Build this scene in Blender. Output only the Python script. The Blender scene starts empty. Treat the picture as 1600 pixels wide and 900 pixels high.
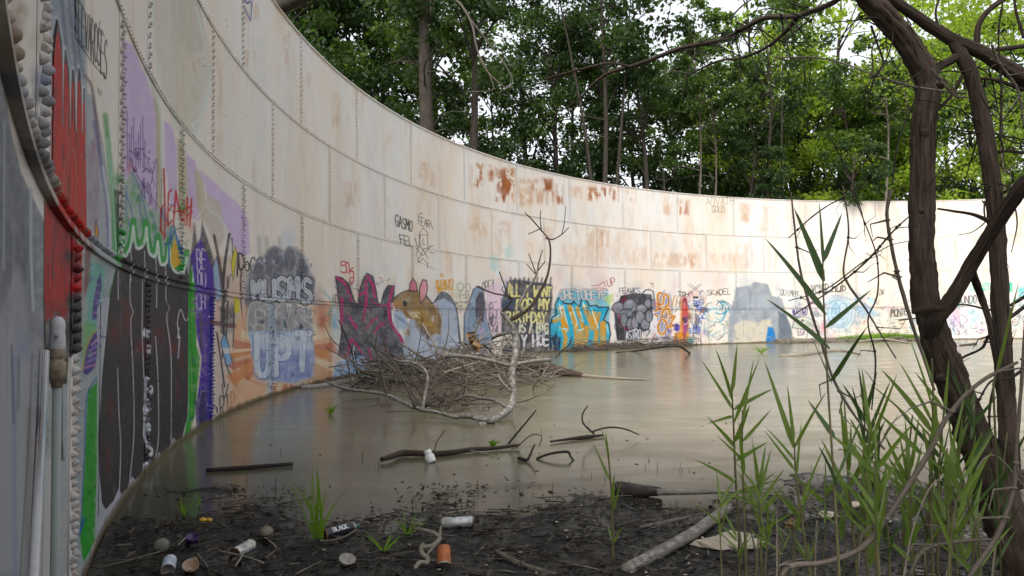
import bpy, math, random
import numpy as np
from mathutils import Matrix, Vector

random.seed(7)
RNG = np.random.default_rng(11)
SC = bpy.context.scene
COL = SC.collection
R = math.radians

# ------------------------------------------------------------------ camera
S = 1.75                                   # one course of plates is 1.75 m high
F_PX, PITCH, ROLL = 1179.0, 0.0427, -0.0134  # focal length in photo pixels, tilt up, roll
EYE = 0.7273 * S                           # eye above the water, which lies at z = 0
CX, CY, RAD = 11.6238 * S, 7.8187 * S, 14.04 * S   # the tank's centre and radius
SEAM = [0.0, (0.2341 + .7273) * S, (1.2515 + .7273) * S, (2.2534 + .7273) * S, (3.3104 + .7273) * S]
cr, sr, cp, sp = math.cos(ROLL), math.sin(ROLL), math.cos(PITCH), math.sin(PITCH)


def cam_axes():
    def d(dx, dz, f):
        X, Z = cr * dx - sr * dz, sr * dx + cr * dz
        return Vector((X, cp * f - sp * Z, sp * f + cp * Z))
    return d(1, 0, 0), d(0, 1, 0), d(0, 0, 1)


RIGHT, UP, FWD = cam_axes()
cam_data = bpy.data.cameras.new('camera')
cam = bpy.data.objects.new('camera', cam_data)
COL.objects.link(cam)
m = Matrix.Identity(4)
for i in range(3):
    m[i][0], m[i][1], m[i][2] = RIGHT[i], UP[i], -FWD[i]
m[0][3], m[1][3], m[2][3] = 0, 0, EYE
cam.matrix_world = m
cam_data.sensor_width = 36
cam_data.lens = 36 * F_PX / 1600
cam_data.clip_start = 0.02
cam_data.clip_end = 2000
SC.camera = cam

# ------------------------------------------------------------------ sky, sun, exposure
SUN_AZ, SUN_EL = R(200), R(48)             # azimuth from +y towards +x: the sun stands behind the camera
SUN_POWER, SKY_POWER, EXPOSURE = 1.15, 0.15, 0.89
world = bpy.data.worlds.new('World')
SC.world = world
world.use_nodes = True
wn = world.node_tree
bg = wn.nodes['Background']
sky = wn.nodes.new('ShaderNodeTexSky')
sky.sky_type = 'NISHITA'
sky.sun_disc = False
sky.sun_elevation = SUN_EL
sky.sun_rotation = SUN_AZ
sky.dust_density = 4.0
sky.air_density = 1.2
hsv = wn.nodes.new('ShaderNodeHueSaturation')   # a hazy, milky sky
hsv.inputs['Saturation'].default_value = 0.22
hsv.inputs['Value'].default_value = 1.15
wn.links.new(sky.outputs[0], hsv.inputs['Color'])
wn.links.new(hsv.outputs[0], bg.inputs['Color'])
bg.inputs['Strength'].default_value = SKY_POWER
sun_data = bpy.data.lights.new('sun', 'SUN')
sun_data.energy = SUN_POWER
sun_data.angle = R(14)
sun_data.color = (1.0, 0.94, 0.85)
sun = bpy.data.objects.new('sun', sun_data)
COL.objects.link(sun)
sdir = Vector((math.sin(SUN_AZ) * math.cos(SUN_EL), math.cos(SUN_AZ) * math.cos(SUN_EL), math.sin(SUN_EL)))
sun.rotation_euler = sdir.to_track_quat('Z', 'Y').to_euler()
SC.view_settings.view_transform = 'Standard'
SC.view_settings.look = 'None'
SC.view_settings.gamma = 1
SC.view_settings.exposure = EXPOSURE
SC.render.engine = 'CYCLES'
SC.cycles.max_bounces = 6
SC.cycles.diffuse_bounces = 3
SC.cycles.transparent_max_bounces = 8

# ------------------------------------------------------------------ from photo pixels to places


def ray(x, y):
    dx, dz = (x - 800) / F_PX, -(y - 450) / F_PX
    X, Z = cr * dx - sr * dz, sr * dx + cr * dz
    return Vector((X, cp - sp * Z, sp + cp * Z))


def at(x, y, depth):
    """the point seen at photo pixel x, y, that many metres in front of the camera"""
    v = ray(x, y) * depth
    return Vector((v.x, v.y, v.z + EYE))


def on_ground(x, y, z=0.0):
    v = ray(x, y)
    t = (z - EYE) / v.z
    return Vector((v.x * t, v.y * t, z))


def depth_of(p):
    return (Vector(p) - Vector((0, 0, EYE))).dot(FWD)


def on_wall(x, y, rad=None):
    """(angle in degrees 0..360, height) of the tank wall at photo pixels (arrays allowed)"""
    x = np.asarray(x, float); y = np.asarray(y, float)
    dx, dz = (x - 800) / F_PX, -(y - 450) / F_PX
    X, Z = cr * dx - sr * dz, sr * dx + cr * dz
    X, Y, Z = X, cp - sp * Z, sp + cp * Z
    a, b, c = X * X + Y * Y, -(X * CX + Y * CY), CX * CX + CY * CY - (rad or RAD) ** 2
    t = (-b + np.sqrt(np.maximum(b * b - a * c, 1e-9))) / a
    th = np.degrees(np.arctan2(Y * t - CY, X * t - CX)) % 360
    return th, Z * t + EYE


def wall_xyz(th, z, r=RAD):
    a = np.radians(th)
    return np.stack([CX + r * np.cos(a), CY + r * np.sin(a), z + 0 * a], -1)


def project(P):
    d = P - np.array([0, 0, EYE])
    x, y, w = d @ np.array(RIGHT), d @ np.array(UP), d @ np.array(FWD)
    w = np.where(np.abs(w) < 1e-4, 1e-4, w)
    return 800 + F_PX * x / w, 450 - F_PX * y / w, w


# ------------------------------------------------------------------ object helpers


def tag(o, label=None, cat=None, group=None, kind=None):
    if label: o['label'] = label
    if cat: o['category'] = cat
    if group: o['group'] = group
    if kind: o['kind'] = kind
    return o


def empty(name, loc, label=None, cat=None, group=None):
    o = bpy.data.objects.new(name, None)
    o.empty_display_size = 0.1
    o.location = loc
    COL.objects.link(o)
    return tag(o, label, cat, group)


RIDGE = np.random.default_rng(2).random((40, 200))


class MB:
    """collects vertices, faces and UVs for ONE mesh object"""
    def __init__(self):
        self.v, self.f, self.uv, self.mi, self.n = [], [], [], [], 0
        self.cur = 0

    def add(self, v, f, uv=None):
        v = np.asarray(v, float).reshape(-1, 3)
        self.v.append(v)
        self.uv.append(np.zeros((len(v), 2)) if uv is None else np.asarray(uv, float).reshape(-1, 2))
        for q in f:
            self.f.append(tuple(i + self.n for i in q)); self.mi.append(self.cur)
        self.n += len(v)

    def tube(self, pts, radii, seg=8, cap=True, v0=0.0, wob=0.0, rng=random, ridge=0.0):
        pts = [Vector(p) for p in pts]
        n = len(pts)
        if not hasattr(radii, '__len__'): radii = [radii] * n
        t0 = (pts[1] - pts[0]).normalized()
        ref = Vector((0, 0, 1)) if abs(t0.z) < .9 else Vector((1, 0, 0))
        nrm = t0.cross(ref).normalized()
        V, U, Fc, L = [], [], [], v0
        for i, p in enumerate(pts):
            t = (pts[min(i + 1, n - 1)] - pts[max(i - 1, 0)]).normalized()
            nrm = (nrm - t * nrm.dot(t)).normalized()
            b = t.cross(nrm)
            if i: L += (p - pts[i - 1]).length
            for k in range(seg):
                a = 2 * math.pi * k / seg
                r = radii[i] * (1 + (rng.uniform(-wob, wob) if wob else 0))
                if ridge: r *= 1 + ridge * (1.3 * (RIDGE[int(k * 40 / seg) % 40, int(L * 9) % 200] - .5) + .8 * (RIDGE[(k * 7) % 40, int(L * 30) % 200] - .5))
                V.append(p + (nrm * math.cos(a) + b * math.sin(a)) * r)
                U.append((k / seg, L))
        for i in range(n - 1):
            for k in range(seg):
                k2 = (k + 1) % seg
                Fc.append((i * seg + k, i * seg + k2, (i + 1) * seg + k2, (i + 1) * seg + k))
        if cap:
            Fc.append(tuple(range(seg - 1, -1, -1)))
            Fc.append(tuple((n - 1) * seg + k for k in range(seg)))
        self.add([tuple(q) for q in V], Fc, U)
        return L

    def box(self, c, s, M=None):
        x, y, z = [q / 2 for q in s]
        V = [Vector((i * x, j * y, k * z)) for i in (-1, 1) for j in (-1, 1) for k in (-1, 1)]
        if M is not None: V = [M @ q for q in V]
        V = [tuple(q + Vector(c)) for q in V]
        self.add(V, [(0, 1, 3, 2), (4, 6, 7, 5), (0, 4, 5, 1), (2, 3, 7, 6), (0, 2, 6, 4), (1, 5, 7, 3)])

    def lathe(self, prof, M, seg=20, cap=True):
        V, U, Fc = [], [], []
        for i, (r, z) in enumerate(prof):
            for k in range(seg):
                a = 2 * math.pi * k / seg
                V.append(tuple(M @ Vector((r * math.cos(a), r * math.sin(a), z)))); U.append((k / seg, z))
        for i in range(len(prof) - 1):
            for k in range(seg):
                k2 = (k + 1) % seg
                Fc.append((i * seg + k, i * seg + k2, (i + 1) * seg + k2, (i + 1) * seg + k))
        if cap:
            Fc.append(tuple(range(seg - 1, -1, -1)))
            Fc.append(tuple((len(prof) - 1) * seg + k for k in range(seg)))
        self.add(V, Fc, U)

    def mesh(self, name, mats, smooth=True):
        me = bpy.data.meshes.new(name)
        V = np.concatenate(self.v) if self.v else np.zeros((0, 3))
        UVs = np.concatenate(self.uv) if self.uv else np.zeros((0, 2))
        me.from_pydata(V.tolist(), [], self.f)
        lay = me.uv_layers.new(name='UVMap')
        idx = np.empty(len(me.loops), np.int32)
        me.loops.foreach_get('vertex_index', idx)
        lay.data.foreach_set('uv', UVs[idx].astype(np.float32).ravel())
        for mm in (mats if isinstance(mats, (list, tuple)) else [mats]): me.materials.append(mm)
        me.polygons.foreach_set('material_index', np.array(self.mi, np.int32))
        me.polygons.foreach_set('use_smooth', np.full(len(me.polygons), smooth))
        me.update()
        return me

    def build(self, name, mats, parent=None, origin=None, smooth=True):
        """link as one object; vertices are world coordinates, the object's origin is the parent's or the given one"""
        o0 = Vector(origin) if origin is not None else (Vector(parent.location) if parent is not None and parent.parent is None else Vector((0, 0, 0)))
        if parent is not None and parent.parent is not None:
            o0 = Vector(parent.parent.location) + Vector(parent.location)
        for q in self.v: q -= np.array(o0)
        o = bpy.data.objects.new(name, self.mesh(name, mats, smooth))
        COL.objects.link(o)
        if parent is not None: o.parent = parent
        else: o.location = o0
        return o


def spline(pts, n=6):
    """Catmull-Rom through points of any dimension"""
    P = [np.asarray(p, float) for p in pts]
    if len(P) < 3: return [P[0] + (P[-1] - P[0]) * i / n for i in range(n + 1)]
    P = [2 * P[0] - P[1]] + P + [2 * P[-1] - P[-2]]
    out = []
    for i in range(1, len(P) - 2):
        for k in range(n):
            t = k / n
            out.append(.5 * ((2 * P[i]) + (P[i + 1] - P[i - 1]) * t + (2 * P[i - 1] - 5 * P[i] + 4 * P[i + 1] - P[i + 2]) * t * t
                             + (-P[i - 1] + 3 * P[i] - 3 * P[i + 1] + P[i + 2]) * t ** 3))
    out.append(P[-2])
    return out


# ------------------------------------------------------------------ material helpers


def srgb(h):
    h = h.lstrip('#')
    c = [int(h[i:i + 2], 16) / 255 for i in (0, 2, 4)]
    return tuple(x / 12.92 if x <= .04045 else ((x + .055) / 1.055) ** 2.4 for x in c) + (1.0,)


class Nodes:
    def __init__(self, name):
        self.m = bpy.data.materials.new(name)
        self.m.use_nodes = True
        self.t = self.m.node_tree
        self.b = self.t.nodes['Principled BSDF']
        self.out = self.t.nodes['Material Output']

    def n(self, typ, **kw):
        nd = self.t.nodes.new(typ)
        for k, v in kw.items():
            if k.startswith('i_'):
                nd.inputs[k[2:].replace('_', ' ')].default_value = v
            else: setattr(nd, k, v)
        return nd

    def l(self, a, b): self.t.links.new(a, b)

    def coord(self, kind='Object'):
        return self.n('ShaderNodeTexCoord').outputs[kind]

    def mapping(self, src, scale=(1, 1, 1)):
        mp = self.n('ShaderNodeMapping')
        mp.inputs['Scale'].default_value = scale
        self.l(src, mp.inputs['Vector'])
        return mp.outputs[0]

    def noise(self, src, scale=5, detail=4, rough=.55, dist=0.0):
        nd = self.n('ShaderNodeTexNoise')
        nd.inputs['Scale'].default_value = scale
        nd.inputs['Detail'].default_value = detail
        nd.inputs['Roughness'].default_value = rough
        nd.inputs['Distortion'].default_value = dist
        if src is not None: self.l(src, nd.inputs['Vector'])
        return nd.outputs['Fac']

    def ramp(self, src, stops, interp='LINEAR'):
        r = self.n('ShaderNodeValToRGB')
        r.color_ramp.interpolation = interp
        e = r.color_ramp.elements
        while len(e) < len(stops): e.new(0.5)
        for q, (p, c) in zip(e, stops):
            q.position = p
            q.color = c if len(c) == 4 else tuple(c) + (1,)
        self.l(src, r.inputs[0])
        return r.outputs[0]

    def mix(self, fac, a, b, mode='MIX'):
        x = self.n('ShaderNodeMix', data_type='RGBA', blend_type=mode)
        if isinstance(fac, (int, float)): x.inputs[0].default_value = fac
        else: self.l(fac, x.inputs[0])
        for sock, val in ((x.inputs[6], a), (x.inputs[7], b)):
            if isinstance(val, (tuple, list)): sock.default_value = tuple(val) if len(val) == 4 else tuple(val) + (1,)
            else: self.l(val, sock)
        return x.outputs[2]

    def math(self, op, a, b=None):
        x = self.n('ShaderNodeMath', operation=op)
        for i, q in enumerate((a, b)):
            if q is None: continue
            if isinstance(q, (int, float)): x.inputs[i].default_value = q
            else: self.l(q, x.inputs[i])
        return x.outputs[0]

    def bump(self, h, strength=.3, dist=.02):
        b = self.n('ShaderNodeBump')
        b.inputs['Strength'].default_value = strength
        b.inputs['Distance'].default_value = dist
        self.l(h, b.inputs['Height'])
        self.l(b.outputs[0], self.b.inputs['Normal'])

    def color(self, c, rough=.8, metal=0.0, spec=.4):
        if isinstance(c, (tuple, list)): self.b.inputs['Base Color'].default_value = tuple(c) if len(c) == 4 else tuple(c) + (1,)
        else: self.l(c, self.b.inputs['Base Color'])
        if isinstance(rough, (int, float)): self.b.inputs['Roughness'].default_value = rough
        else: self.l(rough, self.b.inputs['Roughness'])
        self.b.inputs['Metallic'].default_value = metal
        self.b.inputs['Specular IOR Level'].default_value = spec
        return self.m


def simple(name, c1, c2, scale=8, rough=.7, bump=.2, dist=.004, spec=.4, metal=0.0, coord='Object', mscale=(1, 1, 1)):
    N = Nodes(name)
    co = N.mapping(N.coord(coord), mscale)
    f = N.noise(co, scale, 6, .6)
    N.color(N.ramp(f, [(.3, c1), (.7, c2)]), rough, metal, spec)
    if bump: N.bump(N.noise(co, scale * 2.5, 5), bump, dist)
    return N.m
# ------------------------------------------------------------------ graffiti: spray paint laid on the tank wall
# Strokes are measured from the photograph, carried to their true place (angle, height) on the round wall
# and kept in one picture in memory that the wall's UVs (angle, height) read.
K = 1.5
OX, OY = -150, -250
CW, CH = int(1900 * K), int(1250 * K)
CAN = np.zeros((CH, CW, 4), np.float32)
PR = np.random.default_rng(5)


def hexc(h):
    h = h.lstrip('#')
    return np.array([int(h[i:i + 2], 16) / 255 for i in (0, 2, 4)], np.float32)


def _lat(shape, n):
    g = PR.random((n[0] + 2, n[1] + 2)).astype(np.float32)
    yy = np.linspace(0, n[0], shape[0], endpoint=False); xx = np.linspace(0, n[1], shape[1], endpoint=False)
    yi, xi = yy.astype(int), xx.astype(int)
    fy, fx = (yy - yi)[:, None], (xx - xi)[None, :]
    fy, fx = fy * fy * (3 - 2 * fy), fx * fx * (3 - 2 * fx)
    a = g[yi][:, xi]; b = g[yi][:, xi + 1]; c = g[yi + 1][:, xi]; d = g[yi + 1][:, xi + 1]
    return a * (1 - fx) * (1 - fy) + b * fx * (1 - fy) + c * (1 - fx) * fy + d * fx * fy


NOI = _lat((CH, CW), (160, 240)) * .5 + _lat((CH, CW), (420, 640)) * .3 + _lat((CH, CW), (900, 1400)) * .2
STR = _lat((CH, CW), (60, 420)) * .55 + _lat((CH, CW), (120, 900)) * .3 + _lat((CH, CW), (300, 1300)) * .15      # runs downwards


def put(x0, y0, m, col, alpha=1.0, wear=.25, streak=0.0):
    h, w = m.shape
    sl = (slice(y0, y0 + h), slice(x0, x0 + w))
    m = m * alpha
    if wear: m = m * np.clip(1 - wear * (NOI[sl] - .35) * 2.2, 0, 1)
    if streak: m = m * np.clip(.5 + (STR[sl] - .5 + (NOI[sl] - .5) * .6) * streak, 0, 1)
    dst = CAN[sl]
    a0 = dst[..., 3]
    a = m + a0 * (1 - m)
    k = np.where(a > 1e-5, m / np.maximum(a, 1e-5), 0)[..., None]
    c = hexc(col) if isinstance(col, str) else col
    dst[..., :3] = dst[..., :3] * (1 - k) + c * k
    dst[..., 3] = a


def _bbox(P, pad):
    x0 = max(0, int(P[:, 0].min() - pad)); x1 = min(CW, int(P[:, 0].max() + pad) + 2)
    y0 = max(0, int(P[:, 1].min() - pad)); y1 = min(CH, int(P[:, 1].max() + pad) + 2)
    return x0, y0, x1, y1


def _c(pts): return (np.asarray(pts, float) - [OX, OY]) * K


def _dist(P, x0, y0, x1, y1, closed=False, W=None):
    X, Y = np.meshgrid(np.arange(x0, x1, dtype=np.float32) + .5, np.arange(y0, y1, dtype=np.float32) + .5)
    D = np.full(X.shape, 1e9, np.float32)
    n = len(P)
    for i in range(n if closed else n - 1):
        a, b = P[i], P[(i + 1) % n]
        d = b - a; L = max(float(d @ d), 1e-9)
        t = np.clip(((X - a[0]) * d[0] + (Y - a[1]) * d[1]) / L, 0, 1)
        q = np.hypot(X - a[0] - t * d[0], Y - a[1] - t * d[1])
        if W is not None: q = q - (W[i] + (W[(i + 1) % n] - W[i]) * t)
        np.minimum(D, q, out=D)
    return X, Y, D


def poly(pts, col, soft=1.0, alpha=1.0, smooth=False, wear=.25, streak=0.0, line=None, lw=1.5):
    raw = pts
    if smooth:
        pts = spline(list(pts) + [pts[0]], 5)[:-1]
    P = _c(pts); soft = soft * K
    x0, y0, x1, y1 = _bbox(P, soft + 2)
    if x1 <= x0 or y1 <= y0: return
    X, Y, D = _dist(P, x0, y0, x1, y1, True)
    ins = np.zeros(X.shape, bool)
    n = len(P)
    for i in range(n):
        (ax, ay), (bx, by) = P[i], P[(i + 1) % n]
        if ay == by: continue
        c = (ay > Y) != (by > Y)
        ins ^= c & (X < (bx - ax) * (Y - ay) / (by - ay) + ax)
    sd = np.where(ins, D, -D)
    put(x0, y0, np.clip(.5 + sd / max(soft, 1e-3), 0, 1), col, alpha, wear, streak)
    if line: stroke(list(pts) + [pts[0]], lw, line)


def stroke(pts, w, col, soft=.8, alpha=1.0, smooth=False, wear=.2, streak=0.0, taper=False):
    if smooth and len(pts) > 2: pts = spline(pts, 5)
    P = _c(pts); r = w * K / 2; soft = max(soft * K, .7)
    x0, y0, x1, y1 = _bbox(P, r + soft + 2)
    if x1 <= x0 or y1 <= y0: return
    W = None
    if taper: W = np.linspace(r, r * .25, len(P)); r = 0
    X, Y, D = _dist(P, x0, y0, x1, y1, W=W)
    put(x0, y0, np.clip(.5 + (r - D) / soft, 0, 1), col, alpha, wear, streak)


def dot(x, y, r, col, soft=None, alpha=1.0, ry=None, wear=.2):
    ry = ry or r
    a = [i * 2 * math.pi / 16 for i in range(16)]
    poly([(x + r * math.cos(q), y + ry * math.sin(q)) for q in a], col, soft or 1, alpha, wear=wear)


def haze(x, y, r, col, alpha=.6, ry=None):
    ry = ry or r
    P = _c([(x - r, y - ry), (x + r, y + ry)])
    x0, y0, x1, y1 = _bbox(P, 1)
    if x1 <= x0 or y1 <= y0: return
    X, Y = np.meshgrid(np.arange(x0, x1), np.arange(y0, y1))
    c = _c([(x, y)])[0]
    d = np.hypot((X - c[0]) / (r * K), (Y - c[1]) / (ry * K))
    put(x0, y0, np.clip(1 - d, 0, 1) ** 1.3, col, alpha, .6)


FONT = {
    'A': [[(0, 1), (.5, 0), (1, 1)], [(.2, .62), (.8, .62)]],
    'B': [[(0, 0), (0, 1), (.7, 1), (1, .78), (.7, .5), (0, .5)], [(0, 0), (.65, 0), (.9, .22), (.7, .5)]],
    'C': [[(1, .15), (.6, 0), (.15, .2), (0, .55), (.2, .9), (.6, 1), (1, .85)]],
    'D': [[(0, 0), (0, 1), (.6, .95), (1, .6), (.9, .2), (.5, 0), (0, 0)]],
    'E': [[(1, 0), (0, 0), (0, 1), (1, 1)], [(0, .5), (.8, .5)]],
    'F': [[(1, 0), (0, 0), (0, 1)], [(0, .5), (.75, .5)]],
    'G': [[(1, .15), (.6, 0), (.1, .2), (0, .6), (.25, .95), (.7, 1), (1, .8), (1, .55), (.6, .55)]],
    'H': [[(0, 0), (0, 1)], [(1, 0), (1, 1)], [(0, .5), (1, .5)]],
    'I': [[(.5, 0), (.5, 1)]],
    'J': [[(.9, 0), (.9, .8), (.5, 1), (.1, .8)]],
    'K': [[(0, 0), (0, 1)], [(1, 0), (0, .55), (1, 1)]],
    'L': [[(0, 0), (0, 1), (.9, 1)]],
    'M': [[(0, 1), (.1, 0), (.5, .6), (.9, 0), (1, 1)]],
    'N': [[(0, 1), (0, 0), (1, 1), (1, 0)]],
    'O': [[(.5, 0), (.1, .2), (0, .55), (.2, .9), (.5, 1), (.85, .88), (1, .5), (.85, .12), (.5, 0)]],
    'P': [[(0, 1), (0, 0), (.7, 0), (1, .25), (.7, .5), (0, .52)]],
    'Q': [[(.5, 0), (.1, .2), (0, .55), (.2, .9), (.5, 1), (.85, .88), (1, .5), (.85, .12), (.5, 0)], [(.6, .7), (1, 1.1)]],
    'R': [[(0, 1), (0, 0), (.7, 0), (1, .25), (.7, .5), (0, .52)], [(.4, .52), (1, 1)]],
    'S': [[(.95, .12), (.5, 0), (.1, .15), (.1, .38), (.85, .62), (.95, .82), (.5, 1), (0, .88)]],
    'T': [[(0, 0), (1, 0)], [(.5, 0), (.5, 1)]],
    'U': [[(0, 0), (0, .75), (.3, 1), (.7, 1), (1, .75), (1, 0)]],
    'V': [[(0, 0), (.5, 1), (1, 0)]],
    'W': [[(0, 0), (.2, 1), (.5, .4), (.8, 1), (1, 0)]],
    'X': [[(0, 0), (1, 1)], [(1, 0), (0, 1)]],
    'Y': [[(0, 0), (.5, .5), (1, 0)], [(.5, .5), (.5, 1)]],
    'Z': [[(0, 0), (1, 0), (0, 1), (1, 1)]],
    'd': [[(.9, 0), (.9, 1)], [(.9, .5), (.4, .42), (0, .7), (.3, 1), (.9, .85)]],
    'h': [[(0, 0), (0, 1)], [(0, .6), (.5, .4), (.9, .6), (.9, 1)]],
    'u': [[(0, .4), (0, .85), (.4, 1), (.9, .85), (.9, .4)], [(.9, .4), (.9, 1)]],
    'b': [[(0, 0), (0, 1), (.6, 1), (.9, .75), (.5, .5), (0, .6)]],
    'o': [[(.5, .4), (.1, .55), (.1, .85), (.5, 1), (.9, .85), (.9, .55), (.5, .4)]],
    'g': [[(.9, .4), (.3, .4), (0, .65), (.4, .9), (.9, .75)], [(.9, .4), (.9, 1.2), (.3, 1.4)]],
    'n': [[(0, .4), (0, 1)], [(0, .55), (.5, .4), (.9, .6), (.9, 1)]],
    'e': [[(.1, .7), (.9, .66), (.7, .42), (.3, .42), (0, .7), (.3, 1), (.9, .92)]],
    't': [[(.45, .1), (.45, .9), (.8, 1)], [(.1, .4), (.85, .4)]],
    'a': [[(.9, .45), (.3, .42), (0, .72), (.3, 1), (.9, .8)], [(.9, .4), (.9, 1)]],
    '2': [[(0, .2), (.4, 0), (.9, .15), (.9, .4), (0, 1), (1, 1)]],
    '.': [[(.5, .95), (.5, 1)]], '-': [[(.1, .5), (.9, .5)]],
}


def text(s, quad, w, col, outline=None, ow=1.0, jit=.05, gap=.28, soft=.6, smooth=True, alpha=1.0, wear=.12, seed=1):
    """quad = top-left, top-right, bottom-right, bottom-left in photo pixels"""
    rr = random.Random(seed)
    TL, TR, BR, BL = [np.array(q, float) for q in quad]
    n = len(s); wid = n + (n - 1) * gap
    lines = []
    for i, ch in enumerate(s):
        if ch == ' ': continue
        x0 = i * (1 + gap)
        dy, sc = rr.uniform(-jit, jit), 1 + rr.uniform(-jit, jit)
        for pl in FONT[ch]:
            q = []
            for (x, y) in pl:
                X = (x0 + x + rr.uniform(-jit, jit) * .6) / wid
                Y = y * sc + dy
                q.append(tuple((TL * (1 - X) + TR * X) * (1 - Y) + (BL * (1 - X) + BR * X) * Y))
            lines.append(q)
    for pas in ((1, 0) if outline else (0,)):
        for q in lines:
            stroke(q, w + (2 * ow if pas else 0), outline if pas else col, soft, alpha, smooth and len(q) > 3, wear)


def rect(x0, y0, x1, y1): return [(x0, y0), (x1, y0), (x1, y1), (x0, y1)]


def scribble(x0, y0, x1, y1, n, w, col, seed=0, alpha=.9, vert=.5):
    rr = random.Random(seed)
    for i in range(n):
        x, y = rr.uniform(x0, x1), rr.uniform(y0, y1)
        p = [(x, y)]
        for k in range(rr.randint(2, 4)):
            x = min(max(x + rr.uniform(-1, 1) * (x1 - x0) * .25 * (1.3 - vert), x0), x1)
            y = min(max(y + rr.uniform(-1, 1) * (y1 - y0) * .6 * vert, y0), y1)
            p.append((x, y))
        stroke(p, w * rr.uniform(.7, 1.3), col, .7, alpha, True, .2)


def rust(x0, y0, x1, y1, a=.6, col='#b0713c'):
    if x0 > 1030: a *= .62
    elif y0 > 330: a *= .8
    poly([(x0 - 1, y0 - 1), (x1 + 1, y0), (x1, y1 + 2), (x0, y1)], col, 7, min(1, a * 1.25), streak=3.0, wear=.5)
    if a > .5: poly([(x0 + 1, y0 + 1), (x1 - 1, y0 + 2), (x1 - 1, y1), (x0 + 1, y1 + 2)], '#9a5222', 4, a, streak=4.0, wear=.5)
    if a > .72: poly([(x0 + 2, y0 + 3), (x1 - 2, y0 + 4), (x1 - 2, y1 - 3), (x0 + 2, y1 - 2)], '#7c3a16', 4, a * .6, streak=5.5, wear=.6)


# ---- rust and stains of the upper courses
for q in [(733, 258, 752, 290, .35), (744, 256, 754, 290, .75), (763, 258, 772, 282, .6), (775, 263, 803, 314, .85), (790, 264, 802, 300, .8),
          (811, 280, 831, 322, .5), (830, 280, 844, 297, .55), (838, 300, 866, 318, .45), (849, 279, 863, 297, .8), (869, 281, 879, 317, .8), (812, 300, 880, 318, .3),
          (892, 293, 908, 308, .45), (918, 292, 966, 312, .75), (978, 298, 992, 314, .5), (1035, 307, 1045, 333, .75), (1060, 312, 1077, 334, .85), (1042, 320, 1050, 334, .4),
          (1157, 318, 1171, 345, .7), (1125, 325, 1134, 348, .35), (1190, 322, 1206, 360, .4), (1230, 310, 1262, 350, .2),
          (733, 335, 762, 360, .35), (770, 342, 797, 352, .5), (772, 358, 795, 370, .5), (748, 356, 762, 368, .4), (776, 375, 790, 395, .25),
          (850, 356, 864, 374, .45), (825, 378, 846, 396, .4), (918, 358, 934, 384, .45), (936, 358, 952, 384, .55), (958, 362, 980, 382, .35),
          (880, 384, 1012, 412, .28), (1020, 396, 1090, 416, .4), (1038, 398, 1060, 416, .35), (1064, 398, 1092, 416, .5), (1108, 398, 1176, 416, .5), (1070, 378, 1090, 392, .3),
          (1150, 380, 1176, 396, .4), (655, 255, 668, 278, .4), (672, 270, 680, 290, .3), (520, 145, 530, 215, .25), (522, 182, 528, 196, .5),
          (382, 0, 404, 32, .3), (384, 80, 396, 104, .5), (300, 92, 310, 112, .5), (340, 92, 346, 180, .3), (444, 50, 452, 100, .3), (480, 115, 486, 160, .3),
          (538, 285, 556, 322, .3), (1200, 360, 1216, 420, .3), (1345, 405, 1362, 425, .3), (1375, 350, 1392, 365, .25), (1520, 350, 1540, 380, .3), (1580, 330, 1600, 380, .35)]:
    rust(*q)
for i in range(46):        # pale wash and grey runs
    x = PR.uniform(330, 1600); y = PR.uniform(60, 420)
    if y < 300 - .22 * (x - 430): continue
    rust(x, y, x + PR.uniform(5, 30), y + PR.uniform(20, 60), PR.uniform(.12, .3), ['#c9ccd2', '#8f887c', '#c8ae8e'][i % 3])
for i, x in enumerate([345, 395, 440, 520, 575, 612, 668, 745, 795, 880, 912, 1018, 1040, 1150, 1215]):
    poly(rect(x, 60, x + 14 + (i * 7) % 15, 470), '#cdd1d8', 9, .45, streak=1.6, wear=.6)

# ---- old overspray and buffed paint behind the whole painted band
for i in range(150):
    x = PR.uniform(335, 1640); top = 430 + 14 * math.sin(x * .02)
    haze(x, top + PR.uniform(-6, 95), PR.uniform(8, 26), ['#c9b2b8', '#a9c3cc', '#b9b3c6', '#cdbf9f', '#9fa6b0', '#d2a7a0', '#d8d8da', '#b7c7b0'][i % 8], PR.uniform(.3, .7), PR.uniform(10, 30))
for i in range(70):
    scribble(*(lambda x, y: (x, y, x + PR.uniform(10, 24), y + PR.uniform(6, 16)))(PR.uniform(500, 1620), PR.uniform(440, 520)), 4, PR.uniform(.7, 1.2), ['#4a4a52', '#7a6a84', '#5f86a0', '#a06070', '#3c3a40', '#83906a'][i % 6], 300 + i, .75)
# ---- leftmost grey panel and the grey plate beside the pipe
poly([(-150, 100), (0, 110), (12, 200), (30, 270), (70, 350), (72, 480), (64, 600), (50, 900), (-150, 1000)], '#83888f', 2)
poly([(-60, 150), (5, 170), (18, 240), (40, 300), (50, 360), (46, 520), (36, 560), (14, 500), (-10, 560), (-60, 560)], '#3d4350', 24, .95, streak=.6)
for i in range(30):
    x = PR.uniform(-30, 64); y = PR.uniform(330, 800)
    stroke([(x, y), (x + PR.uniform(-2, 2), y + PR.uniform(50, 180))], PR.uniform(1.5, 5), ['#474c57', '#9da3ac', '#a9a8a6', '#6d6f78', '#8d7f78'][i % 5], 4, .5)
poly([(-40, 640), (-10, 500), (12, 440), (25, 412), (37, 450), (46, 540), (50, 700), (44, 900), (-40, 900)], '#a9aaad', 12, .8)
stroke([(46, 296), (46, 400), (50, 485)], 5, '#b4bac1', 3)
stroke([(2, 190), (1, 420)], 4, '#a7adb5', 3, .8)
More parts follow.
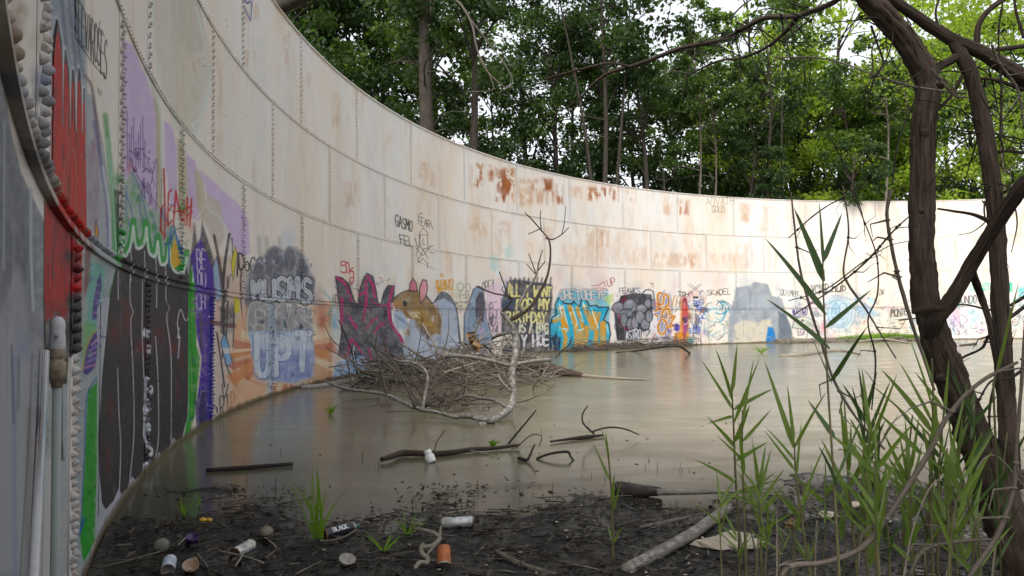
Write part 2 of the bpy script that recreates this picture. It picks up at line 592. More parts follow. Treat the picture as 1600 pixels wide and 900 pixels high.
stroke([(18, 560), (20, 900)], 7, '#8a93a8', 6, .7); stroke([(44, 640), (40, 900)], 9, '#86797a', 6, .6)
stroke([(14, 540), (18, 660)], 4, '#5d6272', 4, .8); stroke([(26, 560), (25, 640)], 3, '#5d6272', 4, .8)
haze(34, 540, 26, '#7f8eab', .6, 40)
poly([(66, 560), (106, 560), (106, 910), (52, 910)], '#a6aaac', 2)
poly([(66, 700), (76, 670), (84, 690), (84, 780), (78, 860), (86, 910), (60, 910), (64, 840)], '#c3c3c2', 6)
poly([(84, 610), (97, 600), (97, 690), (100, 720), (92, 720), (88, 800), (84, 820), (82, 720)], '#34373d', 4, .9)
haze(72, 690, 12, '#63666b', .7, 40)
# ---- red fingers
poly([(70, -60), (128, -60), (135, 120), (136, 380), (76, 320), (76, 60)], '#8d95a1', 6)
for x in (92, 104, 112): stroke([(x, -20), (x + 8, 60), (x + 14, 110)], 5, '#566073', 4, .7)
FING = [(77, 94, 86, 29), (95, 106, 99, 77), (107, 115.5, 111, 108), (117, 125.5, 121, 106), (126.5, 134.5, 129.5, 138)]
for pas, g in (('#c3c8cc', 3.2), ('#2c2d34', 0)):
    for xl, xr, tx, ty in FING:
        poly([(xl - g, ty + 90), (xl + 1 - g, ty + 30), (tx - 2, ty - 2 * g), (tx + 2, ty - 2 * g), (xr - 1 + g, ty + 30), (xr + g, ty + 90), (xr + g * .6, 385), (xl - g * .6, 340)], pas, 1.2, smooth=False)
for xl, xr, tx, ty in FING:
    poly([(xl + .6, ty + 80), (tx - 2.5, ty + 22), (tx + 1.5, ty + 18), (xr - .8, ty + 70), (xr - .6, 384), (xl + .6, 340)], '#c03f3e', 1.5)
poly([(77, 190), (134, 210), (134, 378), (77, 322)], '#bf403e', 6, .9)
for i in range(34):
    x = PR.uniform(78, 133); y = PR.uniform(110, 330)
    if y < 100 + (x - 86) * 2: continue
    stroke([(x, y), (x + .3, y + PR.uniform(12, 50))], PR.uniform(.8, 2.2), ['#4a2a2e', '#6a4a48', '#7d6a62'][i % 3], 1.2, .8)
stroke([(92, 330), (98, 260), (108, 235), (116, 250), (116, 330)], 1.6, '#97887c', 1, .8, True); stroke([(100, 170), (104, 250), (98, 320)], 1.4, '#9a8378', 1, .8, True)
poly([(67, 310), (107, 365), (126, 388), (126, 540), (107, 560), (104, 600), (70, 600), (66, 480)], '#2a2a30', 2)
poly([(68, 312), (107, 362), (107, 470), (68, 470)], '#b53c3c', 2)
for i in range(12):
    x = 70 + i * 3.1; stroke([(x, 440), (x, 470 + PR.uniform(4, 34))], 2.6, '#b03b3b', 1)
for i in range(14): 
    x = PR.uniform(69, 106); y = PR.uniform(330, 430); stroke([(x, y), (x, y + PR.uniform(15, 60))], 1.5, '#5a3034', 1, .8)
poly([(107, 366), (126, 390), (126, 460), (107, 440)], '#b73b3e', 3)
# dark and rusty grime, black and white splashes on the nearest ring and rivet rows
for (x, y, r, c, a) in ((8, 60, 26, '#6d5a44', .8), (28, 40, 14, '#7a6a58', .6), (44, 230, 16, '#26262c', .9), (58, 250, 14, '#202026', .9), (60, 210, 14, '#2c303c', .85), (50, 180, 12, '#55606f', .8), (66, 120, 12, '#5f7290', .8), (62, 60, 12, '#c9c0ae', .8), (64, 150, 9, '#3c4456', .9), (30, 140, 14, '#7d8794', .8), (20, 110, 12, '#a9aeb4', .6), (72, 270, 10, '#6a6258', .8), (80, 290, 9, '#9a8f7c', .8), (36, 12, 12, '#9b8b78', .8)):
    haze(x - 9, y, r * 1.5, c, 1.0, r * 2.2); haze(x + 2, y + 6, r, c, a, r * 1.6)
for (x, y, c) in ((112, 470, '#2a2a30'), (116, 500, '#1f1f25'), (112, 520, '#222228'), (118, 420, '#3a2528'), (110, 400, '#2a2428'), (116, 450, '#c23a40'), (112, 380, '#b83a3e')): haze(x - 3, y, 12, c, 1.0, 20); haze(x - 3, y, 9, c, 1.0, 14)
stroke([(180, 300), (181, 388)], 9, '#1f2025', 3, .9); haze(182, 280, 7, '#2e9440', .9, 24); haze(180, 312, 5, '#dfe3e6', .8, 10)
# ---- letters at the top
text('SEEVAROSES', [(115, -6), (167, 62), (165, 122), (115, 52)], 1.9, '#202228', jit=.05, gap=.16, seed=4)
stroke([(153, 37), (157, 33), (153, 42), (158, 45)], 1, '#55585c'); text('XO', [(151, 136), (158, 141), (158, 150), (151, 144)], .9, '#3c4044')
# ---- grey, mauve, teal strip
poly([(129, 140), (145, 150), (162, 230), (176, 330), (186, 415), (128, 392), (134, 380)], '#a3a8ae', 3)
stroke([(131, 118), (142, 135), (150, 190), (155, 240)], 5, '#6a5560', 3, .8, True)
poly([(136, 230), (146, 215), (154, 250), (155, 340), (148, 362), (137, 350)], '#8b627f', 5, .85, streak=1)
stroke([(146, 190), (158, 260), (166, 320), (170, 400)], 5, '#75699c', 3, .7, True); stroke([(164, 180), (170, 240), (178, 330), (180, 410)], 8, '#3f9445', 5, .85, True)
stroke([(160, 260), (170, 330), (172, 400)], 3, '#cfd6d8', 2, .9, True); stroke([(167, 215), (175, 290), (181, 390)], 2.4, '#b8d3cf', 1.5, .9, True)
poly([(127, 395), (186, 415), (170, 470), (150, 600), (140, 900), (112, 900), (116, 560), (126, 540)], '#99a3a8', 2)
poly([(134, 400), (162, 420), (158, 470), (146, 540), (134, 520)], '#6fb0a2', 6, .8); poly([(128, 500), (150, 510), (142, 570), (126, 580)], '#7ba866', 6, .7)
poly([(131, 370), (140, 392), (138, 440), (128, 470)], '#7a4a4c', 4, .8)
poly([(147, 368), (149, 342), (153, 360), (152, 372)], '#d99c3a', 1.5, line='#5d4060', lw=1.2)
for P, c in (([(142, 500), (144, 470), (150, 440), (156, 425), (157, 450), (150, 498)], '#4d4784'), ([(127, 583), (130, 550), (140, 525), (149, 518), (153, 540), (146, 575), (134, 586)], '#4f4585')):
    poly(P, c, 1.2)
for k in range(5): stroke([(131 + k * 2.5, 575 - k * 9), (147 + k, 570 - k * 10)], 3.2, ['#b98ab4', '#9a83c2'][k % 2], 1)
for k in range(3): stroke([(143 + k * 2, 490 - k * 15), (151 + k * 1.5, 488 - k * 16)], 2.5, '#9a6fa0', 1)
stroke([(127, 580), (132, 548), (142, 524), (150, 516)], 2, '#cdb264', 1, .9, True)
haze(144, 508, 7, '#35a86a', .8)
# ---- green surround, black columns, white lines
poly([(186, 396), (168, 468), (160, 500), (154, 560), (148, 600), (136, 610), (133, 660), (130, 740), (122, 835), (128, 880), (145, 850), (160, 800), (160, 620), (175, 500)], '#38953a', 2)
stroke([(150, 590), (134, 620), (130, 700), (124, 830)], 1.6, '#3560a8', 1, .9, True); stroke([(122, 836), (130, 810)], 3, '#3a62b0', 1)
for p in ((139, 680), (138, 770), (145, 760)): haze(*p, 5, '#1d5a24', .9)
poly([(150, 480), (296, 395), (298, 655), (287, 700), (262, 728), (240, 760), (206, 792), (160, 838), (146, 850), (150, 720)], '#b3b2bd', 2)
poly([(170, 462), (190, 390), (296, 430), (294, 600), (292, 650), (284, 684), (276, 690), (270, 684), (262, 700), (252, 712), (246, 706), (240, 726), (231, 734), (225, 726), (219, 744), (210, 750), (205, 744), (197, 764), (188, 773), (184, 762), (176, 782), (163, 797), (157, 786), (153, 740), (152, 680), (157, 590), (166, 500)], '#232328', 1.2, wear=.05)
for (x, y, r, ry) in ((178, 520, 16, 34), (198, 500, 18, 40), (216, 545, 16, 22), (246, 520, 18, 20), (268, 545, 16, 16), (166, 720, 8, 46), (170, 640, 9, 40), (228, 540, 14, 14), (276, 610, 6, 30), (282, 560, 7, 30), (190, 470, 12, 14)):
    haze(x, y, r, '#9a3439', .62, ry)
for i in range(60):
    x = PR.uniform(165, 285); y = PR.uniform(480, 560); stroke([(x, y), (x + PR.uniform(-1, 1), y + PR.uniform(8, 24))], 1.2, '#7d2f34', 1, .45)
WL = '#c9c8d2'
for q in ([(183, 420), (183, 468)], [(182, 575), (184, 640), (187, 700), (185, 765)], [(202, 425), (202, 470), (207, 488), (203, 505), (207, 590), (208, 680), (201, 755)],
          [(222, 430), (221, 520), (224, 590)], [(243, 425), (243, 480)], [(241, 525), (245, 590), (246, 680), (240, 722)], [(258, 432), (258, 468), (263, 482), (259, 498), (266, 560), (266, 690)],
          [(277, 560), (279, 530), (276, 505), (281, 483), (288, 500), (294, 494), (297, 460)], [(279, 512), (276, 528), (280, 526), (277, 560)], [(152, 470), (168, 466), (158, 560)], [(295, 430), (294, 560), (293, 645), (285, 684)]):
    stroke(q, 1.7, WL, .8, 1, len(q) > 3 and q[0][0] != 279)
stroke([(226, 590), (224, 680), (228, 700)], 3.2, '#d5d6de', 1.2); stroke([(228, 640), (232, 700), (228, 738)], 1.6, '#c5c6d0', 1)
for k, (y, c) in enumerate([(520, '#e0e2e8'), (545, '#d7d9e2'), (610, '#e2e3ea'), (640, '#cfd2dc'), (668, '#d5d8e0'), (706, '#e0e2e6'), (730, '#dadce2')]): dot(226 + k % 3 * 4, y, 4, c, 2, ry=8)
# ---- teal swirls over the scallops
poly([(190, 290), (205, 262), (240, 300), (262, 340), (290, 400), (292, 425), (188, 398)], '#8ba197', 5, .95)
for (x, y, r, ry) in ((206, 300, 4, 12), (214, 312, 4, 12), (236, 335, 4, 10), (240, 355, 5, 12), (196, 345, 4, 16), (222, 350, 4, 18)): haze(x, y, r + 2, '#3d9a45', .9, ry)
for q in ([(192, 275), (204, 270), (216, 290), (224, 320), (232, 360)], [(194, 300), (204, 330), (210, 372)], [(216, 320), (222, 345), (236, 380)], [(196, 290), (196, 330), (203, 360)], [(232, 330), (242, 350), (240, 378)]): stroke(q, 2, '#5f76a8', 1.2, .9, True)
PK = [(187, 372), (207, 353), (228, 355), (246, 377), (264, 383), (291, 402)]
SCAL = []
for (ax_, ay_), (bx_, by_) in zip(PK[:-1], PK[1:]):
    for j in range(9):
        t = j / 8; SCAL.append((ax_ + (bx_ - ax_) * t, ay_ + (by_ - ay_) * t + 34 * (1 - (2 * t - 1) ** 4) * (1.15 - .3 * t)))
poly([(x, y + 2) for x, y in SCAL] + [(292, 440), (188, 425)], '#232328', 1.2, wear=.05)
for x in (203, 225, 243, 258): stroke([(x, 392), (x, 440)], 1.6, WL, .8)
stroke([(x, y - 9) for x, y in SCAL], 9, '#2f9440', 2); stroke(SCAL, 4.2, '#d3dcd6', 1)
poly([(266, 408), (268, 388), (273, 372), (279, 392), (281, 412), (272, 420)], '#e0ac28', 1.5, True); stroke([(264, 418), (264, 380), (270, 352), (278, 380), (283, 400)], 2.5, '#2f6aa8', 1.2, 1, True); stroke([(258, 382), (266, 378), (272, 360)], 3, '#2c4f8c', 1.5)
for k in range(12): dot(281 + PR.uniform(-3, 3), 385 + PR.uniform(-18, 18), 1.5, ['#3a66b8', '#bcd0e8', '#1f3a70'][k % 3])
# ---- lavender buff-out, cream and olive blocks
poly([(189, 60), (206, 70), (226, 118), (244, 170), (248, 240), (250, 330), (236, 330), (205, 262), (190, 290)], '#c9b4d8', 4, .92)
poly([(234, 120), (250, 170), (252, 320), (244, 330), (242, 180)], '#b6b196', 3); stroke([(226, 108), (246, 160), (252, 215), (254, 320)], 4, '#cdd2cd', 1.5, .95, True)
poly([(256, 188), (268, 196), (276, 230), (277, 330), (266, 320), (257, 260)], '#cbb6da', 3.5, .92)
poly([(276, 215), (288, 225), (297, 300), (296, 350), (279, 330)], '#b4ad92', 3, .8); stroke([(270, 190), (284, 216), (292, 250), (302, 255), (304, 275)], 4, '#d0d4cf', 1.5, .95)
poly([(290, 240), (304, 252), (312, 300), (310, 345), (294, 340)], '#c8b3d6', 3.5, .92); poly([(303, 262), (316, 272), (322, 330), (316, 350), (306, 320)], '#b6ae92', 3, .8)
poly([(308, 262), (340, 290), (372, 318), (388, 345), (390, 396), (372, 402), (352, 352), (322, 300)], '#cdb8dc', 4, .9)
poly([(322, 300), (345, 318), (352, 370), (340, 390), (318, 345)], '#c1b8b0', 4, .8); stroke([(304, 345), (322, 318), (328, 330), (345, 340), (357, 372)], 3, '#d5d6d2', 1.5, .8)
poly([(238, 8), (243, 80), (258, 150), (284, 198), (304, 210), (318, 160), (329, 112), (326, 70), (312, 10), (300, -40), (240, -40)], '#a8a695', 5, .75, streak=.5)
poly([(262, -40), (300, -40), (318, 40), (320, 80), (300, 84), (280, 60), (266, 20)], '#b9b5ab', 6, .6)
stroke([(238, 0), (244, 90), (260, 160), (290, 204), (306, 206), (318, 160), (328, 125), (318, 60), (305, 10)], 4, '#cfd4ce', 1.5, .9, True)
stroke([(306, 208), (300, 196), (318, 178), (326, 138)], 5, '#d6dad6', 1.5, .9); stroke([(276, -30), (278, 60), (268, 110)], 3, '#c6cac4', 2, .8)
# ---- purple scrawl and red letters
for i in range(9):
    x = 196 + i * 3.6; stroke([(x, 182 + (i * 37) % 50 - 10), (x + PR.uniform(-1, 1), 262)], 1.2, '#59407c', .8, .9)
scribble(200, 232, 232, 268, 16, 1.6, '#5a3d74', 2, .85); scribble(214, 250, 240, 320, 12, 1.3, '#6a4f80', 3, .8)
stroke([(228, 262), (236, 270), (244, 250), (243, 330)], 1.4, '#7a6290', .9, .9, True); haze(200, 262, 7, '#c66a74', .7, 18)
DT = '#bf353c'
for q in ([(255, 264), (257, 330), (256, 372)], [(257, 318), (251, 326), (250, 360), (256, 370)], [(262, 304), (261, 352)], [(262, 302), (267, 296)], [(262, 330), (267, 322)], [(261, 353), (268, 344)],
          [(270, 352), (274, 298), (282, 346)], [(270, 332), (283, 328)], [(286, 312), (286, 350)], [(280, 330), (299, 322)], [(291, 308), (290, 352)], [(298, 310), (295, 354)], [(290, 338), (299, 330)]): stroke(q, 2.8, DT, .9)
haze(300, 356, 10, '#c46a70', .6, 14)
# ---- dark spikes and the purple piece
for P in ([(292, 440), (303, 348), (316, 440)], [(304, 440), (315, 346), (345, 440), (330, 470)]): poly(P, '#3e3c46', 3)
poly([(293, 440), (300, 400), (304, 430), (306, 540), (312, 560), (308, 600), (304, 650), (292, 690), (286, 690), (294, 640)], '#3a9a3c', 1.5); stroke([(299, 420), (302, 395), (300, 440)], 3, '#c8dcd0', 1)
poly([(296, 400), (312, 372), (322, 395), (332, 420), (334, 480), (330, 560), (330, 668), (318, 690), (308, 690), (305, 640), (310, 600), (314, 560), (306, 520), (303, 440)], '#50389a', 2)
text('BE', [(306, 388), (320, 392), (320, 420), (307, 418)], 2.2, '#c9c4d6', seed=2); text('OU', [(307, 424), (320, 427), (320, 448), (308, 446)], 2, '#c9c4d6', seed=3)
text('CH', [(305, 456), (320, 460), (320, 482), (307, 484)], 2, '#c9c4d6', seed=5); stroke([(312, 490), (314, 545)], 2.4, '#4c4638', 1.5)
poly([(308, 640), (314, 610), (322, 612), (322, 670), (312, 690)], '#3c3566', 2, line='#8a8a92', lw=2); 
stroke([(328, 470), (326, 660)], 9, '#47408e', 3)
for k in range(50): dot(PR.uniform(322, 334), PR.uniform(480, 665), PR.uniform(.7, 1.6), ['#8fb0dc', '#2b2a58', '#d4d8e0', '#5a58b0'][k % 4], 1)
# ---- unfinished face with yellow
poly([(334, 400), (378, 400), (376, 610), (350, 668), (334, 660)], '#cdb6a8', 6, .8)
poly([(332, 420), (338, 400), (344, 440), (344, 470), (336, 470)], '#9fb6d2', 2, line='#6a6a7c'); poly([(342, 480), (365, 490), (366, 520), (346, 520)], '#8d8d90', 4, .7)
for q, w, c in (([(334, 368), (344, 420), (350, 470)], 4.5, '#4a3a36'), ([(358, 366), (350, 420), (348, 470), (348, 520)], 4.5, '#24242a'), ([(362, 372), (364, 410)], 2, '#30302e'), ([(330, 504), (366, 510)], 7, '#64464a'),
                ([(338, 520), (344, 560), (350, 604)], 2.6, '#282a34'), ([(344, 480), (350, 520), (346, 560)], 2, '#28282c'), ([(356, 470), (352, 560), (362, 590), (368, 604)], 2.2, '#26262c'), ([(366, 470), (364, 560), (370, 605)], 2, '#35242e'), ([(376, 420), (376, 470), (382, 520)], 2.4, '#5a3438'), ([(346, 600), (350, 622), (356, 600)], 1.6, '#2a2a30')):
    stroke(q, w, c, 1, .95, True)
poly([(344, 535), (350, 520), (357, 540), (364, 575), (352, 570)], '#8fb6de', 1.2, line='#24242c', lw=1.3); poly([(361, 410), (367, 384), (370, 396), (364, 440)], '#d6cc58', 1.2, line='#6a6438', lw=1); poly([(365, 462), (374, 470), (374, 488), (366, 490)], '#d6ca4c', 1.2)
scribble(344, 430, 364, 520, 12, 1.1, '#2e2c30', 9, .8); text('RIP', [(343, 622), (366, 614), (366, 644), (344, 654)], 1.8, '#2a2a2c', gap=.4, seed=7)
text('DoGG', [(372, 396), (408, 404), (404, 428), (374, 422)], 2.2, '#25262c', seed=4); stroke([(372, 398), (370, 432)], 2, '#202028')
# ---- peach burst with the three rows of letters
poly([(366, 512), (384, 470), (400, 480), (490, 480), (520, 470), (521, 560), (516, 596), (470, 612), (410, 634), (348, 660), (362, 600)], '#dfb698', 6, .92)
for i in range(30):
    a = PR.uniform(0, 2 * math.pi); c = (440 + 22 * math.cos(a), 545 + 20 * math.sin(a)); r = PR.uniform(62, 92); w = PR.uniform(.04, .1)
    poly([c, (440 + r * math.cos(a - w), 548 + r * 1.05 * math.sin(a - w)), (440 + r * 1.05 * math.cos(a + w), 548 + r * 1.05 * math.sin(a + w))], ['#c2806e', '#ecd9ba', '#d4946f', '#f0e3cc'][i % 4], 1.5, .75)
haze(504, 500, 14, '#8a3a38', .75, 34); haze(498, 465, 12, '#6f3a40', .7, 26); haze(388, 470, 14, '#4a4452', .8, 40)
poly([(382, 474), (384, 428), (400, 410), (415, 396), (430, 388), (446, 392), (462, 386), (476, 402), (486, 430), (492, 474)], '#747782', 7, .9)
for (x, y, r, ry) in ((428, 410, 15, 26), (452, 404, 10, 20), (404, 424, 10, 16), (470, 420, 9, 18), (484, 446, 8, 16)):
    dot(x, y, r, '#5d606c', 4, .85, ry=ry); stroke([(x + r * math.cos(t / 6), y + ry * math.sin(t / 6)) for t in range(19, 38)], 1.6, '#b3b6be', 1, .9)
for x in (404, 416, 436): stroke([(x, 372), (x + 2, 410)], 5, '#7d8290', 5, .5)
haze(450, 372, 16, '#b9c6da', .8, 22)
text('MUSMS', [(392, 440), (486, 436), (484, 472), (394, 466)], 7.2, '#ccd0d6', '#343848', 1.7, gap=.34, jit=.13, seed=11)
text('MUSMS', [(392, 440), (486, 436), (484, 472), (394, 466)], 1.2, '#9aa0ac', gap=.34, jit=.13, seed=11)
poly([(389, 506), (398, 474), (486, 482), (490, 520), (470, 532), (396, 530)], '#939397', 2)
text('ENVS', [(396, 480), (484, 484), (482, 526), (394, 522)], 10, '#9d9da1', '#d3d2ce', 1.5, gap=.34, jit=.13, seed=12)
for q in ([(404, 502), (412, 500), (410, 508)], [(444, 498), (448, 514), (442, 510)], [(468, 504), (474, 512), (466, 516)], [(448, 516), (456, 544), (444, 540)]): poly(q, '#3a4656', 1)
poly([(388, 520), (396, 516), (488, 520), (491, 560), (486, 592), (456, 600), (410, 596), (398, 590)], '#b4c8e0', 2)
poly([(393, 550), (490, 550), (488, 588), (458, 598), (404, 594)], '#8f94c2', 12, .7)
text('UPT', [(400, 526), (482, 528), (480, 588), (400, 586)], 10, '#d3dbe6', '#7585a6', 1.5, gap=.45, jit=.12, seed=13)
poly([(398, 520), (486, 522), (484, 545), (400, 545)], '#d3dae2', 9, .7)
stroke([(393, 560), (404, 594), (456, 600), (488, 590)], 2, '#dfc0a0', 1, .9)
stroke([(424, 480), (421, 622)], 9, '#a8b4c4', 3, .7)
for k in range(70): dot(PR.uniform(417, 428), PR.uniform(480, 622), PR.uniform(.6, 1.4), ['#6f7fa2', '#d6dbe2', '#8a97b4', '#3f4860'][k % 4], 1)
# ---- dark spiked piece with pink
haze(522, 505, 12, '#79b4d0', .85, 40); stroke([(505, 455), (520, 475), (512, 490)], 3, '#72aeb4', 2, .7, True)
poly([(524, 432), (534, 434), (545, 444), (552, 466), (558, 478), (562, 452), (568, 434), (573, 427), (582, 432), (587, 452), (590, 472), (594, 478), (600, 456), (606, 446), (616, 447), (615, 462), (610, 485), (612, 510), (628, 530), (631, 560), (628, 596), (570, 600), (548, 565), (536, 560), (528, 555), (533, 520), (530, 480)], '#41444f', 1.6, line='#26262e', lw=2)
for q, w in (([(527, 434), (540, 444), (549, 470)], 5), ([(534, 466), (533, 505)], 4.5), ([(574, 432), (583, 446), (585, 464)], 4.5), ([(571, 440), (572, 470), (567, 500)], 4.5), ([(613, 450), (606, 478), (609, 500), (612, 508), (626, 528), (629, 535)], 5),
             ([(545, 495), (556, 512)], 5), ([(570, 516), (580, 502), (590, 496)], 3), ([(548, 530), (540, 560), (536, 556)], 4), ([(550, 530), (566, 552)], 3), ([(560, 462), (572, 455)], 3), ([(580, 470), (592, 478), (606, 476)], 2.4), ([(584, 520), (596, 505), (600, 512)], 3), ([(576, 545), (580, 560)], 4)):
    stroke(q, w, '#bf5580', .9, .95)
for i in range(20):
    x, y = PR.uniform(535, 622), PR.uniform(470, 570); stroke([(x, y), (x + PR.uniform(-14, 14), y + PR.uniform(-14, 14))], 1.4, ['#2a2b34', '#707684', '#a85074'][i % 3], .8, .8)
for k in range(6): stroke([(536 + k * 3, 447 + k * 6), (546 + k * 2, 446 + k * 6)], .8, '#20222a', .6)
for k in range(24): dot(PR.uniform(536, 626), PR.uniform(540, 580), 1.8, '#6b8cae', 2, .5)
poly([(518, 595), (524, 570), (540, 560), (552, 556), (566, 556), (574, 562), (576, 580), (566, 592)], '#9dc0de', 4, .95); haze(566, 562, 9, '#d79ab4', .8); stroke([(551, 562), (553, 540)], 2, '#dfe6ec', 1)
text('AH', [(543, 558), (556, 552), (556, 562), (544, 568)], 1, '#2c3040')
for q in ([(540, 410), (534, 408), (533, 415), (538, 414)], [(542, 426), (540, 413), (544, 411), (546, 428)], [(551, 418), (547, 424), (552, 425), (552, 440), (548, 443), (547, 434), (552, 434)], [(532, 424), (536, 426), (540, 425)]): stroke(q, 1.9, '#c22f4c', .7, 1, True)
scribble(588, 440, 598, 450, 4, .8, '#55565c', 4); text('H2', [(520, 460), (527, 462), (527, 474), (520, 472)], .9, '#2c2c34')
# ---- painted mouse
poly([(640, 500), (660, 472), (676, 473), (684, 462), (692, 457), (700, 460), (708, 470), (714, 486), (720, 530), (724, 600), (636, 600), (628, 540)], '#a3aec0', 3)
poly([(680, 470), (690, 458), (700, 460), (712, 480), (706, 474), (694, 466)], '#5f6470', 2)
poly([(611, 474), (618, 464), (630, 456), (640, 452), (652, 454), (668, 464), (676, 474), (684, 486), (690, 500), (688, 524), (680, 520), (668, 530), (662, 520), (650, 500), (632, 496), (622, 486)], '#8a7050', 2.5)
poly([(640, 480), (660, 480), (678, 500), (682, 520), (664, 512), (648, 500)], '#a8895a', 6, .8); poly([(648, 500), (662, 512), (674, 526), (668, 532), (656, 524)], '#5b5560', 4, .9)
poly([(611, 474), (622, 468), (630, 480), (622, 484)], '#b59a70', 3, .8); dot(612, 478, 3, '#d6a8b4', 2, ry=5)
for k in range(26): x, y = PR.uniform(630, 682), PR.uniform(482, 522); stroke([(x, y), (x + 3, y + 2)], 1, ['#cbb184', '#6b5438', '#b3925c'][k % 3], .7, .8)
for k in range(7): stroke([(636 + k * 2, 487 + k % 3 * 3), (643 + k * 2, 490 + k % 3 * 3)], .8, '#e2dccb', .6)
poly([(614, 490), (622, 482), (632, 492), (638, 506), (630, 516), (620, 510)], '#a9b8cc', 2.5); stroke([(616, 492), (624, 500), (634, 508)], 1, '#71809a', 1); stroke([(618, 488), (628, 496), (636, 503)], 1, '#dfe6ee', 1)
dot(632.5, 473, 4, '#26232a', 1.2, ry=5); dot(632.5, 473, 5.4, '#d9c9a2', 1.4, .25, ry=6.4); dot(632.5, 474, 3.4, '#1f1d24', 1, ry=4.4); dot(634, 471, .9, '#f0ece4', .6)
poly([(639, 455), (640, 443), (645, 435), (650, 442), (652, 455)], '#c98a96', 1.2, True, line='#2c262e', lw=1.5); poly([(655, 470), (655, 450), (660, 437), (666, 438), (668, 450), (664, 466), (657, 474)], '#dca2b0', 1.2, True, line='#3a3038', lw=1.6)
for q in ([(611, 472), (619, 463), (630, 456), (640, 453)], [(666, 462), (674, 473), (680, 470), (686, 460), (693, 457), (702, 462), (710, 474), (714, 490), (719, 530)]): stroke(q, 1.4, '#30303a', .8, .95, True)
poly([(634, 540), (650, 545), (658, 556), (650, 566), (640, 560)], '#93a3bc', 4, .8); 
text('QUIMHY2', [(680, 438), (708, 436), (708, 452), (682, 452)], 1.6, '#cf932c', seed=6); dot(690, 430, 3, '#cf932c', 1); dot(690, 430, 1.6, '#e0dcd4', 1); scribble(682, 450, 708, 458, 5, 1.3, '#cf932c', 8)
for q in ([(716, 452), (714, 446), (718, 442), (724, 446), (722, 454), (716, 454)], [(726, 450), (728, 443), (734, 445), (734, 453), (727, 456)], [(719, 456), (719, 470), (726, 472), (732, 470), (732, 457)], [(722, 462), (726, 460), (729, 464), (724, 466)], [(718, 472), (730, 473)]): stroke(q, .9, '#45464c', .6, .9, True)
# ---- grey-blue hooded shape
poly([(724, 575), (725, 492), (732, 474), (739, 452), (747, 447), (754, 450), (757, 470), (759, 495), (765, 515), (769, 530), (766, 560), (764, 580)], '#8698ac', 1.6, line='#2c303c', lw=1.4)
for i in range(18): x = PR.uniform(727, 760); y = PR.uniform(470, 530); stroke([(x, y), (x + 1, y + PR.uniform(10, 30))], .7, '#5d7288', .6, .7)
poly([(742, 486), (743, 468), (749, 456), (755, 457), (757, 480), (755, 504), (748, 500), (743, 494)], '#44434f', 2); poly([(744, 496), (752, 504), (752, 510), (745, 506)], '#6d5348', 2, .8)
poly([(745, 514), (756, 512), (758, 520), (748, 522)], '#b3aacb', 2); stroke([(728, 540), (745, 534), (764, 528)], 1.6, '#3a4050', 1, .9, True)
text('OPEA', [(753, 442), (772, 436), (772, 454), (754, 456)], 1.2, '#3a3b40', seed=3)
poly([(758, 450), (775, 440), (786, 450), (782, 520), (770, 525), (760, 500)], '#d6bcd0', 7, .85); scribble(760, 470, 778, 525, 10, .9, '#3b3740', 5, .9)
for q in ([(762, 480), (768, 472), (770, 480), (763, 482)], [(764, 500), (770, 492), (775, 500), (770, 510), (765, 505)]): stroke(q, .9, '#3a3a42', .6, 1, True)
# ---- black panel of hand-painted words
poly([(784, 470), (792, 440), (804, 436), (862, 444), (863, 470), (860, 505), (857, 552), (784, 556), (783, 500)], '#33353f', 3)
poly([(783, 466), (810, 470), (810, 484), (783, 482)], '#3f4a60', 4); 
for i in range(10): x = 796 + i * 7; stroke([(x, 446), (x + 2, 434 + i % 3)], 3, '#3a3c46', 2, .9)
CRM = '#ddd59a'
text('ALL I WANT', [(793, 443), (861, 449), (861, 463), (793, 463)], 2.9, CRM, gap=.12, jit=.04, seed=1)
text('FOR MY', [(808, 468), (858, 468), (858, 484), (806, 483)], 3.1, CRM, gap=.2, jit=.04, seed=2)
text('BIRTHDAY', [(791, 488), (853, 488), (853, 503), (791, 502)], 2.9, CRM, gap=.14, jit=.04, seed=3)
text('IS A BIG', [(810, 505), (856, 505), (856, 519), (809, 520)], 3, '#d9d8c4', gap=.12, jit=.04, seed=4)
text('Y HOE', [(815, 524), (857, 523), (857, 539), (815, 541)], 3.3, '#d9d8dc', gap=.2, jit=.05, seed=5)
for (x, y) in ((784, 528), (792, 526), (800, 525), (788, 536), (798, 537), (806, 534)): dot(x, y, 4.5, '#cfc8ba', 1.5, ry=3.6)
haze(790, 440, 14, '#d8b9cc', .5)
# ---- cyan and tan piece
poly([(866, 478), (870, 462), (880, 452), (950, 456), (953, 478), (950, 552), (870, 556), (858, 540), (858, 500)], '#38a4c4', 4, .8)
poly([(869, 492), (867, 476), (872, 466), (877, 466), (881, 474), (893, 475), (896, 471), (905, 479), (909, 467), (914, 466), (921, 478), (932, 477), (934, 480), (951, 480), (943, 500), (951, 505), (954, 522), (950, 540), (942, 548), (872, 552), (859, 530), (859, 508), (863, 496)], '#22a2c6', 1.2, line='#152433', lw=2.2)
for q, w in (([(876, 482), (880, 500), (884, 515)], 8), ([(866, 502), (876, 496), (884, 510)], 5.5), ([(884, 508), (878, 512), (884, 528)], 5), ([(890, 480), (900, 510), (902, 540)], 6.5), ([(902, 482), (912, 515)], 6), ([(914, 480), (922, 500), (926, 512)], 7), ([(908, 520), (909, 546)], 6.5), ([(917, 512), (914, 545)], 6), ([(928, 490), (932, 520), (930, 540)], 6.5), ([(936, 490), (932, 505)], 5), ([(942, 506), (942, 535), (938, 542)], 8), ([(884, 530), (880, 548)], 5.5)):
    stroke(q, w * 1.25, '#cb9c5e', 1.4, .97)
